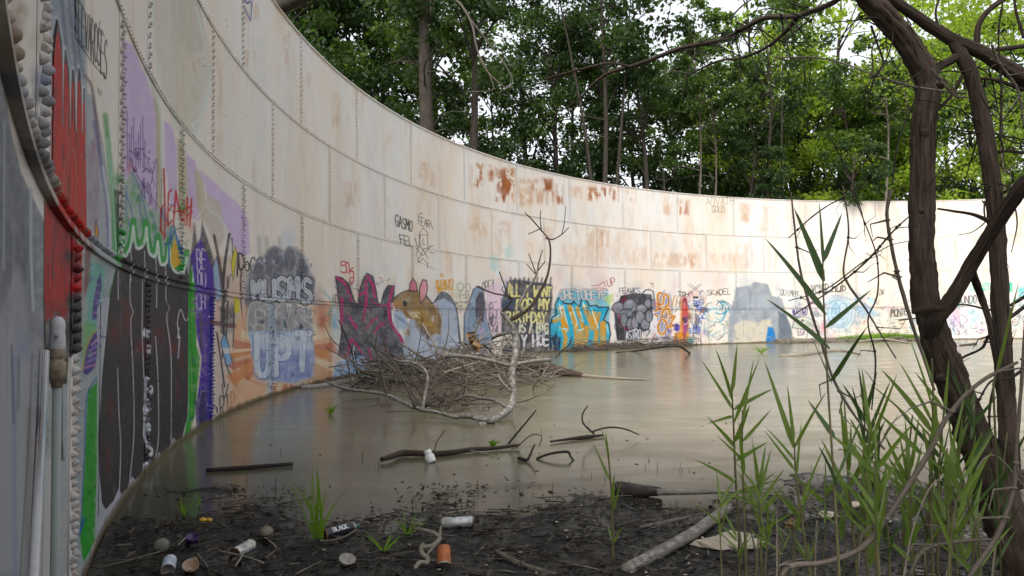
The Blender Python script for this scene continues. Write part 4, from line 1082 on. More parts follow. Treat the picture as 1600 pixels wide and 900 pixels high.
M_REEDSTEM = simple('reed_stem', (.05, .06, .02), (.14, .12, .055), 9, .6, .1)
M_REEDDARK = leaf_material('dark_reed_leaf', [(.022, .046, .014), (.036, .070, .020), (.056, .098, .026)], .3, .45)
M_GRASS = leaf_material('bright_grass', [(.07, .15, .015), (.12, .22, .02), (.16, .26, .035)], .45)
M_LITTER = leaf_material('rotting_leaves', [(.010, .008, .006), (.022, .017, .012), (.050, .038, .026)], .05, .6)
M_STONE = simple('pale_stone', (.24, .21, .16), (.42, .38, .30), 6, .85, .5, .01)

# ------------------------------------------------------------------ setting: water, mud, forest floor


def ring_sheet(name, r0, r1, z, mat, n=160, kind='structure', rows=1):
    b = MB()
    V = []
    for i in range(n):
        a = 2 * math.pi * i / n
        for j in range(rows + 1):
            r = r0 + (r1 - r0) * j / rows
            V.append((CX + r * math.cos(a), CY + r * math.sin(a), z))
    F = []
    w = rows + 1
    for i in range(n):
        k = (i + 1) % n
        for j in range(rows): F.append((i * w + j, i * w + j + 1, k * w + j + 1, k * w + j))
    b.add(V, F)
    return tag(b.build(name, mat, origin=(CX, CY, 0)), kind=kind)


ring_sheet('forest_ground', RAD + .03, 700, .05, M_GROUND, rows=3)
ring_sheet('water', 0.0, RAD + .02, 0, M_WATER)


def lattice(n, seed):
    g = np.random.default_rng(seed).random((n, n))
    def f(x, y):
        x = np.asarray(x, float) % n; y = np.asarray(y, float) % n
        xi, yi = x.astype(int) % n, y.astype(int) % n
        fx, fy = x - np.floor(x), y - np.floor(y)
        fx, fy = fx * fx * (3 - 2 * fx), fy * fy * (3 - 2 * fy)
        x2, y2 = (xi + 1) % n, (yi + 1) % n
        return g[xi, yi] * (1 - fx) * (1 - fy) + g[x2, yi] * fx * (1 - fy) + g[xi, y2] * (1 - fx) * fy + g[x2, y2] * fx * fy
    return f


_L1, _L2 = lattice(64, 3), lattice(64, 8)


def mud_h(x, y):
    x = np.asarray(x, float); y = np.asarray(y, float)
    shore = 5.0 + .35 * np.sin(x * 1.3) + .25 * np.sin(x * 2.9 + 1) - np.clip(x - .8, 0, 3) * .03
    h = .017 * (shore - y)
    h = np.where(h > 0, np.minimum(h, .035 + .01 * h), h * 1.4)
    n = (_L1(x * 1.7, y * 1.7) - .5) * .065 + (_L2(x * 5, y * 5) - .5) * .024 + (_L1(x * 14, y * 14) - .5) * .008
    h = h + n * np.clip(1.2 - np.abs(y - shore) * .12, .3, 1) + np.clip(x - 1.6, 0, 2) * .02
    return np.maximum(h, -.4)


def H(x, y): return float(mud_h(x, y))


def on_mud(x, y, lift=0.0):
    p = on_ground(x, y, 0)
    for _ in range(4): p = on_ground(x, y, max(H(p.x, p.y), 0) + lift)
    return p


def build_mud():
    xs, ys = np.arange(-7, 7.01, .045), np.arange(-3.2, 7.3, .045)
    X, Y = np.meshgrid(xs, ys, indexing='ij')
    rr = np.hypot(X - CX, Y - CY)
    Z = mud_h(X, Y)
    k = np.minimum(1, (RAD - .02) / rr)
    X, Y = CX + (X - CX) * k, CY + (Y - CY) * k
    b = MB()
    n = len(ys)
    out = (rr > RAD + .07)
    F = []
    for i in range(len(xs) - 1):
        for j in range(n - 1):
            if out[i, j] and out[i + 1, j] and out[i, j + 1] and out[i + 1, j + 1]: continue
            F.append((i * n + j, (i + 1) * n + j, (i + 1) * n + j + 1, i * n + j + 1))
    b.add(np.stack([X, Y, Z], -1).reshape(-1, 3), F)
    return tag(b.build('mud_bank', M_MUD), kind='structure')


build_mud()

# ------------------------------------------------------------------ the riveted steel tank wall
tank = empty('tank_wall', (CX, CY, 0), 'tall curved riveted steel tank wall, cream above with graffiti round its foot', 'tank wall')
OFF = {1: 5.13, 2: 1.1, 3: 5.1, 4: 1.15}
OPEN0, OPEN1 = 211.6, 220.0
LAP = .0065
SEAMS = {c: [OFF[c] + 8 * k for k in range(46)] for c in OFF}
SEAMS[2][25], SEAMS[2][26] = 200.35, 208.35      # the two nearest laps are set closer


def rad_at(c, th):
    """inner radius: every plate laps over the far end of the nearer one, so it steps in at its near edge"""
    th = np.asarray(th, float) % 360
    th = np.where(th < OFF[c], th + 360, th)
    a = np.array(SEAMS[c]); i = np.clip(np.searchsorted(a, th, side='right') - 1, 0, 44)
    return RAD - LAP * np.clip((th - a[i]) / (a[i + 1] - a[i]), 0, 1)


def course_z(c):
    z0 = SEAM[c - 1] if c > 1 else -.45
    return z0, SEAM[c]


def add_strip(b, ths, rad, za, zb, caps=True, thick=.005):
    n = len(ths)
    za = np.broadcast_to(za, n); zb = np.broadcast_to(zb, n)
    V = np.concatenate([wall_xyz(ths, za, rad), wall_xyz(ths, zb, rad), wall_xyz(ths, za, rad + thick), wall_xyz(ths, zb, rad + thick)])
    U = np.concatenate([wall_uv(ths, za), wall_uv(ths, zb)] * 2)
    F = []
    for i in range(n - 1):
        F.append((i, i + 1, n + i + 1, n + i))
        if thick: F.append((2 * n + i, 3 * n + i, 3 * n + i + 1, 2 * n + i + 1))
    if caps and thick:
        F += [(0, n, 3 * n, 2 * n), (n - 1, 3 * n - 1, 4 * n - 1, 2 * n - 1)]
        for i in range(n - 1):
            F.append((n + i, n + i + 1, 3 * n + i + 1, 3 * n + i))
    b.add(V, F, U)


rear = MB()
for c in (1, 2, 3, 4):
    z0, z1 = course_z(c)
    for k in range(45):
        a0, a1 = SEAMS[c][k], SEAMS[c][k + 1]
        segs = [(a0 - .3, a1)]
        if c <= 2 and a1 > OPEN0 and a0 < OPEN1:
            segs = [q for q in ((a0 - .3, OPEN0), (OPEN1, a1)) if q[1] - q[0] > .3]
        for lo, hi in segs:
            seen = 70 < hi and lo < 214
            step = .2 if 150 < lo < 222 else (.5 if 60 < lo <= 150 else 2)
            ths = np.linspace(lo, hi - .002, max(2, int((hi - lo) / step) + 1))
            rr = RAD - LAP * np.clip((ths - a0) / (a1 - a0), 0, 1)
            b = MB() if seen else rear
            add_strip(b, ths % 360, rr, z0, z1)
            if seen: b.build('steel_plate', M_WALL, tank, smooth=False)
tag(rear.build('rear_plates', M_WALL, tank, smooth=False), kind='stuff')

# flat ring bars over the horizontal laps, and the top rim
for lvl, (hh, dep) in {1: (.030, .020), 2: (.014, .010), 3: (.018, .014), 4: (.030, .022)}.items():
    z = SEAM[lvl]
    spans = [(OPEN1 - 360, OPEN0)] if lvl <= 2 else [(-140.0, 220.0)]
    for lo, hi in spans:
        ths = np.concatenate([np.arange(lo, 60, 3), np.arange(60, 150, .6), np.arange(150, hi, .2), [hi]])
        b = MB()
        n = len(ths)
        prof = [(RAD + .004, z - hh / 2), (RAD - LAP - dep, z - hh / 2), (RAD - LAP - dep * 1.04, z - hh * .1), (RAD - LAP - dep * .85, z + hh / 2), (RAD + .004, z + hh / 2)]
        V = np.concatenate([wall_xyz(ths, q, r) for r, q in prof]); U = np.concatenate([wall_uv(ths % 360, np.full(n, min(q, TOPZ - .03))) for r, q in prof])
        F = [(j * n + i, j * n + i + 1, (j + 1) * n + i + 1, (j + 1) * n + i) for j in range(4) for i in range(n - 1)]
        b.add(V, F, U)
        b.build('top_rim' if lvl == 4 else 'ring_seam', M_SEAM if lvl == 1 else M_WALL, tank, smooth=False)

# rivets: cone heads in staggered rows on every vertical lap and one row along each ring
RIV = []          # (theta, z, radius of the wall, size)
for c in (1, 2, 3, 4):
    z0, z1 = course_z(c)
    z0 = max(z0, .03)
    rows, gap, sz = {1: (3, .055, .022), 2: (3, .055, .022), 3: (2, .05, .020), 4: (2, .05, .020)}[c]
    for k in range(45):
        th_s = SEAMS[c][k] % 360
        if not (76 < th_s < 211): continue
        for r in range(rows):
            th = th_s - math.degrees((.035 + r * gap) / RAD)
            if th > OPEN0 - .05: continue
            z = z0 + .06 + (.045 if r % 2 else 0)
            while z < z1 - .05:
                RIV.append((th, z, rad_at(c, th), sz)); z += .09
    if c < 4 or True:
        zr = z1 + (.055 if c == 1 else .032 if c < 4 else -.05)
        step = math.degrees((.084 if c == 1 else .080) / RAD)
        th = 77.0
        while th < OPEN0 - .1:
            RIV.append((th, zr, rad_at(min(c + (0 if c == 4 else 1), 4), th), .022 if c == 1 else .015)); th += step
    for k in range(40):       # stray bolt heads in the middle of plates
        th = 78 + random.random() * 130; z = random.uniform(z0 + .2, z1 - .2)
        if c > 2: RIV.append((th, z, rad_at(c, th), .012)); RIV.append((th - .06, z - .09, rad_at(c, th), .012))
RIV = np.array(RIV)
P = wall_xyz(RIV[:, 0], RIV[:, 1], RIV[:, 2])
px, py, pw = project(P)
inview = (px > -15) & (px < 1615) & (py > -15) & (py < 915) & (pw > 0)
RIV, P, pw, px = RIV[(px > -400) & (px < 1650)], P[(px > -400) & (px < 1650)], pw[(px > -400) & (px < 1650)], px[(px > -400) & (px < 1650)]
px, py, pw = project(P)
inview = (px > -15) & (px < 1615) & (py > -15) & (py < 915) & (pw > 0)
size = np.where(inview, RIV[:, 3] / np.maximum(pw, .1), 0)
order = np.argsort(-size)
NEAR = set(order[:300].tolist())


def rivet(b, th, z, rad, s, seg, rings):
    a = math.radians(th)
    nrm = Vector((-math.cos(a), -math.sin(a), 0)); tan = Vector((-math.sin(a), math.cos(a), 0)); up = Vector((0, 0, 1))
    p = Vector((CX + rad * math.cos(a), CY + rad * math.sin(a), z)) - nrm * .003
    j = random.uniform(.80, 1.12)
    nrm = (nrm + Vector((random.uniform(-.16, .16), random.uniform(-.16, .16), random.uniform(-.16, .16)))).normalized()
    tan = up.cross(nrm).normalized(); up = nrm.cross(tan)
    M = Matrix((tan.to_4d(), up.to_4d(), nrm.to_4d(), (0, 0, 0, 1))).transposed()
    for i in range(3): M[i][3] = p[i]; M[3][i] = 0
    M[3][3] = 1
    b.lathe([(r * s * j, h * s * j) for r, h in rings], M, seg)
    n = len(rings) * seg
    u, v = wall_uv(th % 360, z)
    b.uv[-1][:] = (u, v)


CONE = [(1.08, 0), (1.0, .16), (.90, .5), (.60, 1.05), (.34, 1.36), (.14, 1.44)]
CONE_LOW = [(1.0, 0), (.85, .6), (.3, 1.5)]
far = MB()
for i, q in enumerate(RIV):
    if i in NEAR:
        b = MB(); rivet(b, *q, 12, CONE); b.build('rivet', M_RIVET, tank)
    else:
        rivet(far, *q, 8 if size[i] > .0025 else 6, CONE_LOW)
tag(far.build('rivet_rows', M_RIVET, tank), kind='stuff')


# the murals and tags: a skin of paint, three millimetres proud of the plates, reading the same paint picture
def paint_skin(name, label, top, bot, k):
    tt, tz = on_wall(*np.array(top, float).T); bt, bz = on_wall(*np.array(bot, float).T)
    hi, lo = min(tt.max(), bt.max()), max(tt.min(), bt.min())
    fz = lambda t, a, z: np.interp(-t, -a[np.argsort(-a)], z[np.argsort(-a)])
    b = MB()
    for c in (1, 2, 3, 4):
        z0, z1 = course_z(c)
        z0 = max(z0, .02)
        cuts = [lo] + [s for s in SEAMS[c] if lo < s < hi] + [hi]
        for s0, s1 in zip(cuts[:-1], cuts[1:]):
            n = max(3, int((s1 - s0) / (.15 if s0 > 165 else .25)) + 2)
            ths = np.linspace(s0 + 1e-4, s1 - 1e-4, n)
            za = np.clip(fz(ths, bt, bz), z0, z1); zb = np.clip(fz(ths, tt, tz), z0, z1)
            if (zb - za).max() < .01: continue
            keep = zb - za > .002
            idx = np.where(keep)[0]
            for run in np.split(idx, np.where(np.diff(idx) > 1)[0] + 1):
                if len(run) < 2: continue
                q = ths[run]
                add_strip(b, q, rad_at(c, q) - .003 - .0002 * k, za[run], zb[run], False, 0)
    if b.n: 
        o = b.build(name, M_WALL, tank, smooth=False)
        o['label'] = label


SKINS = [
    ('mural', 'red pointed finger shapes with dark tips and white edges', [(77, 100), (86, 28), (93, 62), (99, 76), (106, 112), (111, 106), (121, 104), (129, 137), (135, 170)], [(77, 318), (107, 352), (135, 378)]),
    ('graffiti_tag', 'thin black letters sloping down beside the red mural', [(115, -6), (167, 62)], [(115, 56), (167, 124)]),
    ('mural', 'big rounded black letters with white lines on green', [(152, 478), (170, 460), (190, 395), (294, 425)], [(152, 806), (186, 780), (230, 740), (265, 702), (294, 655)]),
    ('mural', 'lavender blocks with a purple scrawl', [(190, 60), (206, 72), (226, 118), (250, 172)], [(190, 288), (205, 260), (250, 326)]),
    ('graffiti_tag', 'hand-painted red word DEATH', [(251, 264), (258, 262), (265, 295), (299, 306)], [(251, 372), (258, 376), (275, 352), (299, 358)]),
    ('mural', 'dark purple shape with pale letters', [(297, 400), (312, 372), (333, 424)], [(297, 520), (306, 640), (320, 668), (333, 662)]),
    ('mural', 'three rows of puffy grey, white and blue letters', [(384, 426), (400, 408), (430, 386), (462, 384), (478, 402), (494, 470)], [(384, 590), (410, 602), (456, 606), (494, 588)]),
    ('graffiti_tag', 'black graffiti tag at the left of the puffy letters', [(371, 394), (383, 396)], [(371, 430), (383, 430)]),
    ('mural', 'dark spiked letters streaked with pink', [(524, 430), (534, 432), (546, 444), (558, 478), (566, 436), (574, 425), (584, 432), (592, 478), (604, 446), (617, 446)], [(524, 590), (560, 584), (617, 586)]),
    ('graffiti_tag', 'small red letters above the spiked piece', [(531, 404), (555, 414)], [(531, 428), (548, 420), (555, 426)]),
    ('mural', 'large brown and grey painted mouse with pink ears', [(618, 462), (640, 440), (645, 433), (652, 452), (662, 435), (669, 462), (680, 470), (693, 456), (708, 470), (722, 560)], [(618, 490), (632, 570), (660, 576), (722, 566)]),
    ('graffiti_tag', 'orange tag over the painted mouse', [(678, 430), (710, 430)], [(678, 452), (710, 458)]),
    ('mural', 'blue-grey hooded shape beside the painted mouse', [(724, 490), (739, 450), (748, 445), (757, 468), (769, 528)], [(724, 560), (769, 556)]),
    ('mural', 'black panel with pale hand-painted words', [(785, 454), (792, 440), (804, 435), (862, 443)], [(785, 550), (862, 548)]),
    ('mural', 'turquoise piece with tan letters', [(864, 470), (880, 464), (950, 474), (954, 520)], [(864, 548), (940, 546), (954, 524)]),
    ('mural', 'grey bubble letters on a black ground', [(957, 480), (970, 458), (1018, 456), (1022, 470)], [(957, 530), (968, 536), (1022, 520)]),
    ('mural', 'orange curling letters on grey', [(1023, 470), (1030, 458), (1046, 458), (1055, 490)], [(1023, 520), (1040, 530), (1055, 515)]),
    ('mural', 'tangle of pale blue swirls', [(1106, 470), (1120, 464), (1138, 472)], [(1106, 530), (1138, 534)]),
    ('mural', 'plain grey patch of paint with a pale foot', [(1140, 490), (1150, 449), (1178, 440), (1200, 444), (1206, 462), (1222, 466), (1236, 512)], [(1140, 536), (1236, 532)]),
    ('mural', 'green-grey fish head outline', [(1238, 510), (1244, 498), (1254, 494), (1268, 498), (1282, 516)], [(1238, 524), (1250, 532), (1282, 526)]),
    ('mural', 'pale blue ringed ovals', [(1289, 480), (1300, 464), (1312, 460), (1326, 466), (1338, 488)], [(1289, 500), (1312, 518), (1338, 494)]),
    ('graffiti_tag', 'two short lines of black letters high on the wall', [(615, 334), (646, 342)], [(615, 366), (646, 388)]),
    ('graffiti_tag', 'thin black line drawing of a face high on the wall', [(648, 334), (679, 350)], [(648, 406), (679, 420)]),
    ('graffiti_tag', 'black lettering above the pale blue ovals', [(1266, 444), (1324, 438)], [(1266, 459), (1324, 457)]),
]
for k, s in enumerate(SKINS): paint_skin(s[0], s[1], s[2], s[3], k)
tag(tank, kind='thing')
# ------------------------------------------------------------------ the wood behind the wall


def fast_mesh(name, V, F, mats, smooth=False):
    me = bpy.data.meshes.new(name)
    V = np.asarray(V, np.float32); F = np.asarray(F, np.int32)
    me.vertices.add(len(V)); me.vertices.foreach_set('co', V.ravel())
    k = F.shape[1]
    me.loops.add(F.size); me.loops.foreach_set('vertex_index', F.ravel())
    me.polygons.add(len(F)); me.polygons.foreach_set('loop_start', np.arange(0, F.size, k, dtype=np.int32))
    for mm in (mats if isinstance(mats, (list, tuple)) else [mats]): me.materials.append(mm)
    me.polygons.foreach_set('use_smooth', np.full(len(F), smooth))
    me.update(calc_edges=True)
    return me


def leaf_cloud(centres, radii, counts, size, rng, droop=.35):
    """diamond leaves folded on the midrib, gathered in flattened clumps"""
    C = np.repeat(np.array(centres), counts, 0); Rr = np.repeat(np.array(radii), counts)
    n = len(C)
    d = rng.normal(size=(n, 3)); d /= np.linalg.norm(d, axis=1, keepdims=True)
    r = rng.random(n) ** .55
    p = C + d * (r * Rr)[:, None] * np.array([1, 1, .62])
    s = size * rng.uniform(.6, 1.35, n)
    ax = rng.normal(size=(n, 3)); ax[:, 2] -= droop; ax /= np.linalg.norm(ax, axis=1, keepdims=True)
    nr = rng.normal(size=(n, 3)) * .8; nr[:, 2] += 1.0
    sd = np.cross(ax, nr); sd /= np.linalg.norm(sd, axis=1, keepdims=True) + 1e-6
    nn = np.cross(sd, ax)
    L, W = s[:, None], (s * .33)[:, None]
    V = np.stack([p, p + ax * L * .45 + sd * W + nn * L * .08, p + ax * L, p + ax * L * .45 - sd * W + nn * L * .08], 1).reshape(-1, 3)
    i = np.arange(n)[:, None] * 4
    F = np.concatenate([i + [0, 1, 2], i + [0, 2, 3]], 1).reshape(-1, 3)
    return V, F


def make_tree(seed, h, base, cr, nclump, leaves, tr, leaf, bark, leafsize=.24, fork=False, sparse=1.0):
    rng = np.random.default_rng(seed); rr = random.Random(seed)
    lean = (rr.uniform(-.6, .6), rr.uniform(-.6, .6))
    b = MB()
    axis = [(lean[0] * (max(t, 0) / h) ** 1.4 + .12 * math.sin(t * .6 + seed), lean[1] * (max(t, 0) / h) ** 1.4 + .12 * math.cos(t * .5 + seed), t) for t in np.linspace(-.3, h * .93, 12)]
    b.tube(axis, [tr * (1.25 if i == 0 else 1) * (1 - .86 * i / 11) for i in range(12)], 10, wob=.04)
    if fork:
        for s in (-1, 1):
            q = [axis[2], (axis[2][0] + s * .5, axis[2][1] + .2 * s, axis[2][2] + 1.8), (axis[2][0] + s * .9, axis[2][1], h * .5), (axis[2][0] + s * 1.9, axis[2][1] + .5, h * .85)]
            b.tube(spline(q, 4), list(np.linspace(tr * .75, tr * .12, 13)), 8)
    cs, rs = [], []
    tb = b; b = MB()
    az = [q[2] for q in axis]
    def on_axis(z): return tuple(float(np.interp(z, az, [q[i] for q in axis])) for i in (0, 1)) + (z,)
    for k in range(nclump):
        z = base + (h - base) * rr.random() ** .85
        f = (z - base) / (h - base)
        prof = cr * (.55 + .9 * math.sin(math.pi * min(1, f * .85 + .12))) * .72
        a = rr.uniform(0, 2 * math.pi); q = prof * math.sqrt(rr.uniform(.08, 1))
        ax = on_axis(z)
        c = (ax[0] + q * math.cos(a), ax[1] + q * math.sin(a), z)
        cs.append(c); rs.append(rr.uniform(.55, 1.15) * cr / 3.9)
        if k % 2 == 0:
            z0 = min(h * .88, max(base * .6, z - q * .7 - .4)); a0 = on_axis(z0)
            mid = ((a0[0] + c[0]) / 2 + rr.uniform(-.2, .2), (a0[1] + c[1]) / 2 + rr.uniform(-.2, .2), (z0 + z) / 2 + .15 * q)
            b.tube(spline([a0, mid, c], 3), list(np.linspace(tr * .30 * (1 - z0 / h * .5), .012, 7)), 5, cap=False)
    for k in range(int(nclump * .5)):          # bare twigs and dead lower boughs
        z0 = rr.uniform(max(base * .35, min(8.0, h * .5)), h * .8); a = rr.uniform(0, 6.28); L = rr.uniform(.8, 2.6); a0 = on_axis(z0)
        b.tube(spline([a0, (a0[0] + L * .5 * math.cos(a), a0[1] + L * .5 * math.sin(a), z0 + rr.uniform(-.1, .5)), (a0[0] + L * math.cos(a + .3), a0[1] + L * math.sin(a + .3), z0 + rr.uniform(-.4, .9))], 3), list(np.linspace(.035, .008, 7)), 4, cap=False)
    w = np.array(rs) ** 2; cnt = np.maximum(20, (leaves * w / w.sum()).astype(int))
    V, F = leaf_cloud(cs, rs, cnt, leafsize, rng)
    return tb.mesh('trunk', bark), fast_mesh('crown', V, F, leaf), b.mesh('boughs', bark)


KINDS_OF_TREE = {
    'dark': make_tree(1, 19, 4.2, 4.0, 44, 6200, .26, M_LEAF[0], M_TRUNK),
    'dark_low': make_tree(2, 15, 1.6, 3.8, 40, 5800, .20, M_LEAF[0], M_TRUNK, .22),
    'green': make_tree(3, 18, 5.5, 4.2, 38, 5600, .22, M_LEAF[1], M_TRUNK),
    'green_low': make_tree(4, 13, 1.2, 3.6, 40, 5600, .15, M_LEAF[1], M_TRUNK, .22),
    'sunny': make_tree(5, 17, 4.0, 4.2, 36, 5200, .20, M_LEAF[2], M_TRUNK, .24),
    'sunny_low': make_tree(6, 12, 1.4, 3.4, 36, 5200, .14, M_LEAF[2], M_TRUNK, .22),
    'bare_pole': make_tree(7, 18, 11.5, 3.6, 24, 3600, .34, M_LEAF[0], M_TRUNK),
    'thin': make_tree(8, 17, 11, 2.6, 22, 3000, .10, M_LEAF[1], M_PALETRUNK),
    'forked': make_tree(9, 18, 11.0, 4.0, 30, 4200, .17, M_LEAF[0], M_TRUNK, .24, True),
    'shrub': make_tree(10, 8.5, .6, 3.2, 26, 4200, .07, M_LEAF[0], M_TRUNK, .2),
}


def tree(kind, x, extra, label, group=None, yaw=None, scale=1.0, lean=0.0, y=250, name='forest_tree'):
    """a tree whose trunk stands behind the wall at photo column x, 'extra' metres beyond it"""
    th, _ = on_wall(x, y)
    p = wall_xyz(float(th), 0.0)
    d = Vector((p[0], p[1], 0))
    v = d.normalized()
    q = d + v * extra
    # keep clear of the steel
    rr = math.hypot(q.x - CX, q.y - CY)
    clear = {'thin': 1.2, 'bare_pole': .8, 'forked': 1.3, 'shrub': 6.5}.get(kind, 10.0 if x < 830 else 7.0)
    if rr < RAD + clear:                      # step outwards along the line of sight
        while math.hypot(q.x - CX, q.y - CY) < RAD + clear: q = q + v * .2
    root = empty(name, (q.x, q.y, .03), label, 'tree', group)
    r3 = random.Random(int(x * 7 + extra * 13))
    root.rotation_euler = (lean * .5, lean, yaw if yaw is not None else r3.uniform(0, 6.28))
    s = scale * r3.uniform(.93, 1.07)
    root.scale = (s, s, s)
    for nm, me in zip(('trunk', 'crown', 'boughs'), KINDS_OF_TREE[kind]):
        o = bpy.data.objects.new(nm, me); COL.objects.link(o); o.parent = root
        if nm == 'boughs': o['kind'] = 'stuff'
    return root


LANDMARKS = [(0, 'the lavender blocks'), (440, 'the puffy grey letters'), (500, 'the gap before the spiked letters'), (545, 'the dark spiked letters'), (605, 'the nose of the painted mouse'), (670, 'the orange tag'), (730, 'the hooded shape'), (790, 'the black word panel'), (860, 'the turquoise piece'), (930, 'the forked trunk'), (985, 'the grey bubble letters'), (1040, 'the orange curls'), (1085, 'the blue scrawls'), (1125, 'the pale swirls'), (1175, 'the grey patch'), (1240, 'the fish head'), (1300, 'the pale blue ovals'), (1365, 'the boxed black tag'), (1430, 'the near trunk'), (1490, 'the gap between near stems'), (1545, 'the second near stem'), (1585, 'the right picture edge'), (1640, 'a spot past the right edge'), (1700, 'the wall beyond the frame')]


def landmark(x):
    return [n for q, n in LANDMARKS if x >= q][-1]


NEAR_TREES = [
    ('bare_pole', 660, 2.5, 'thick dark straight trunk rising behind the steep part of the wall, leaves far up', 1.15),
    ('thin', 690, 4.0, 'slim pale trunk just right of the thick dark straight one', 1.0),
    ('dark', 560, 3.0, 'dark leafy tree left of the thick straight trunk', 1.0),
    ('green', 500, 3.5, 'mid green leafy tree where the wall top dips from the upper left', 1.0),
    ('dark_low', 775, 2.5, 'low dense dark tree between the thick straight trunk and the forked trunk', .85),
    ('forked', 945, 2.0, 'tree with a forked grey brown trunk behind the middle of the wall', 1.1),
    ('dark', 870, 5.0, 'dark leafy tree just left of the forked trunk', 1.0),
    ('thin', 1032, 2.5, 'short thin pale pole of a tree right of the forked trunk', .8),
    ('thin', 1088, 2.0, 'leaning thin pale trunk further right of the forked trunk', 1.0),
    ('forked', 1200, 3.0, 'slender dark tree splitting low into upright stems behind the grey painted patch', .9),
    ('green_low', 1140, 5.0, 'low bushy green tree left of the slender split tree', .9),
    ('sunny', 1328, 3.0, 'yellow green leafy tree left of the near leaning tree', 1.0),
    ('thin', 1476, 4.0, 'pale slanting trunk seen just right of the near leaning trunk', 1.0),
    ('thin', 1566, 5.0, 'pale upright trunk seen between the near stems at the right edge', 1.1),
    ('sunny_low', 1410, 6.0, 'bright yellow green low tree behind the near leaning trunk', 1.0),
    ('green', 1265, 6.5, 'mid green tree between the split tree and the straight dark trunk', 1.0),
    ('bare_pole', 742, 1.5, 'dark bare trunk between the thick straight trunk and the rust stains', .8),
    ('bare_pole', 1012, 2.0, 'upright dark trunk a little right of the forked trunk', .7),
    ('thin', 1118, 2.0, 'very thin pale trunk above the pale blue swirls', .9),
    ('bare_pole', 1168, 3.0, 'dark upright trunk just left of the slender split tree', .6),
    ('thin', 1380, 3.0, 'thin trunk between the straight dark trunk and the near trunk', 1.1),
    ('bare_pole', 1325, 1.2, 'straight dark trunk left of the near leaning tree', .62),
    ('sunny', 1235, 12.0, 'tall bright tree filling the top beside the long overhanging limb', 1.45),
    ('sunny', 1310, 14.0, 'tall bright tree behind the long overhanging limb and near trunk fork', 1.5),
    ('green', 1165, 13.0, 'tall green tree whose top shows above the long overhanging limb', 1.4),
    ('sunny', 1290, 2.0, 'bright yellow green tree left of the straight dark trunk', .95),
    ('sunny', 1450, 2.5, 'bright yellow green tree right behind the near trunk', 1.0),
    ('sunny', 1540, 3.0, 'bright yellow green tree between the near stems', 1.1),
    ('dark', 430, 2.0, 'big dark tree whose limb reaches over the wall at the upper left', 1.05),
]
for kd, x, ex, lab, sc in NEAR_TREES:
    tree(kd, x, ex, lab, None, None, sc, {690: .06, 1088: .07, 1476: -.12}.get(x, 0.0))
G2 = 'leafy trees crowded behind the first row beyond the wall'
rt = random.Random(21)
for i in range(19):
    x = 410 + i * 66 + rt.uniform(-18, 18)
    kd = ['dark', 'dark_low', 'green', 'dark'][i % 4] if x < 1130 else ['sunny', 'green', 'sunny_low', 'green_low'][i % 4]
    tree(kd, x, rt.uniform(7.5, 11), 'second row leafy tree beyond the wall, above ' + (landmark(x) if i != 3 else 'the small red letters'), G2, None, rt.uniform(.9, 1.1))
G3 = 'far trees closing the wood beyond the wall'
for i in range(11):
    x = 410 + i * 118 + rt.uniform(-20, 20)
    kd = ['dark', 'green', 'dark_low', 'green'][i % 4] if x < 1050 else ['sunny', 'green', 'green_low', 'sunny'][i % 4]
    tree(kd, x, rt.uniform(14, 22), 'farthest row tree deep in the wood, above ' + landmark(x), G3, None, rt.uniform(.95, 1.2))
G4 = 'shrubs growing close behind the top of the wall'
for i in range(10):
    x = 500 + i * 110 + rt.uniform(-20, 20)
    tree('shrub' if x < 1150 or i % 2 else 'green_low', x, rt.uniform(4, 9), 'low leafy shrub behind the wall top, above ' + landmark(x), G4, None, rt.uniform(1.0, 1.25), name='shrub')
# ------------------------------------------------------------------ near tree at the right


def px_path(pts, depth, n=5):
    """pts: (x, y, radius in photo px[, depth]) -> world points and radii"""
    full = [(p[0], p[1], p[2], p[3] if len(p) > 3 else depth) for p in pts]
    out = spline(full, n)
    W, Rr = [], []
    for x, y, r, d in out:
        W.append(at(x, y, d)); Rr.append(max(r, .25) * d / F_PX)
    return W, Rr


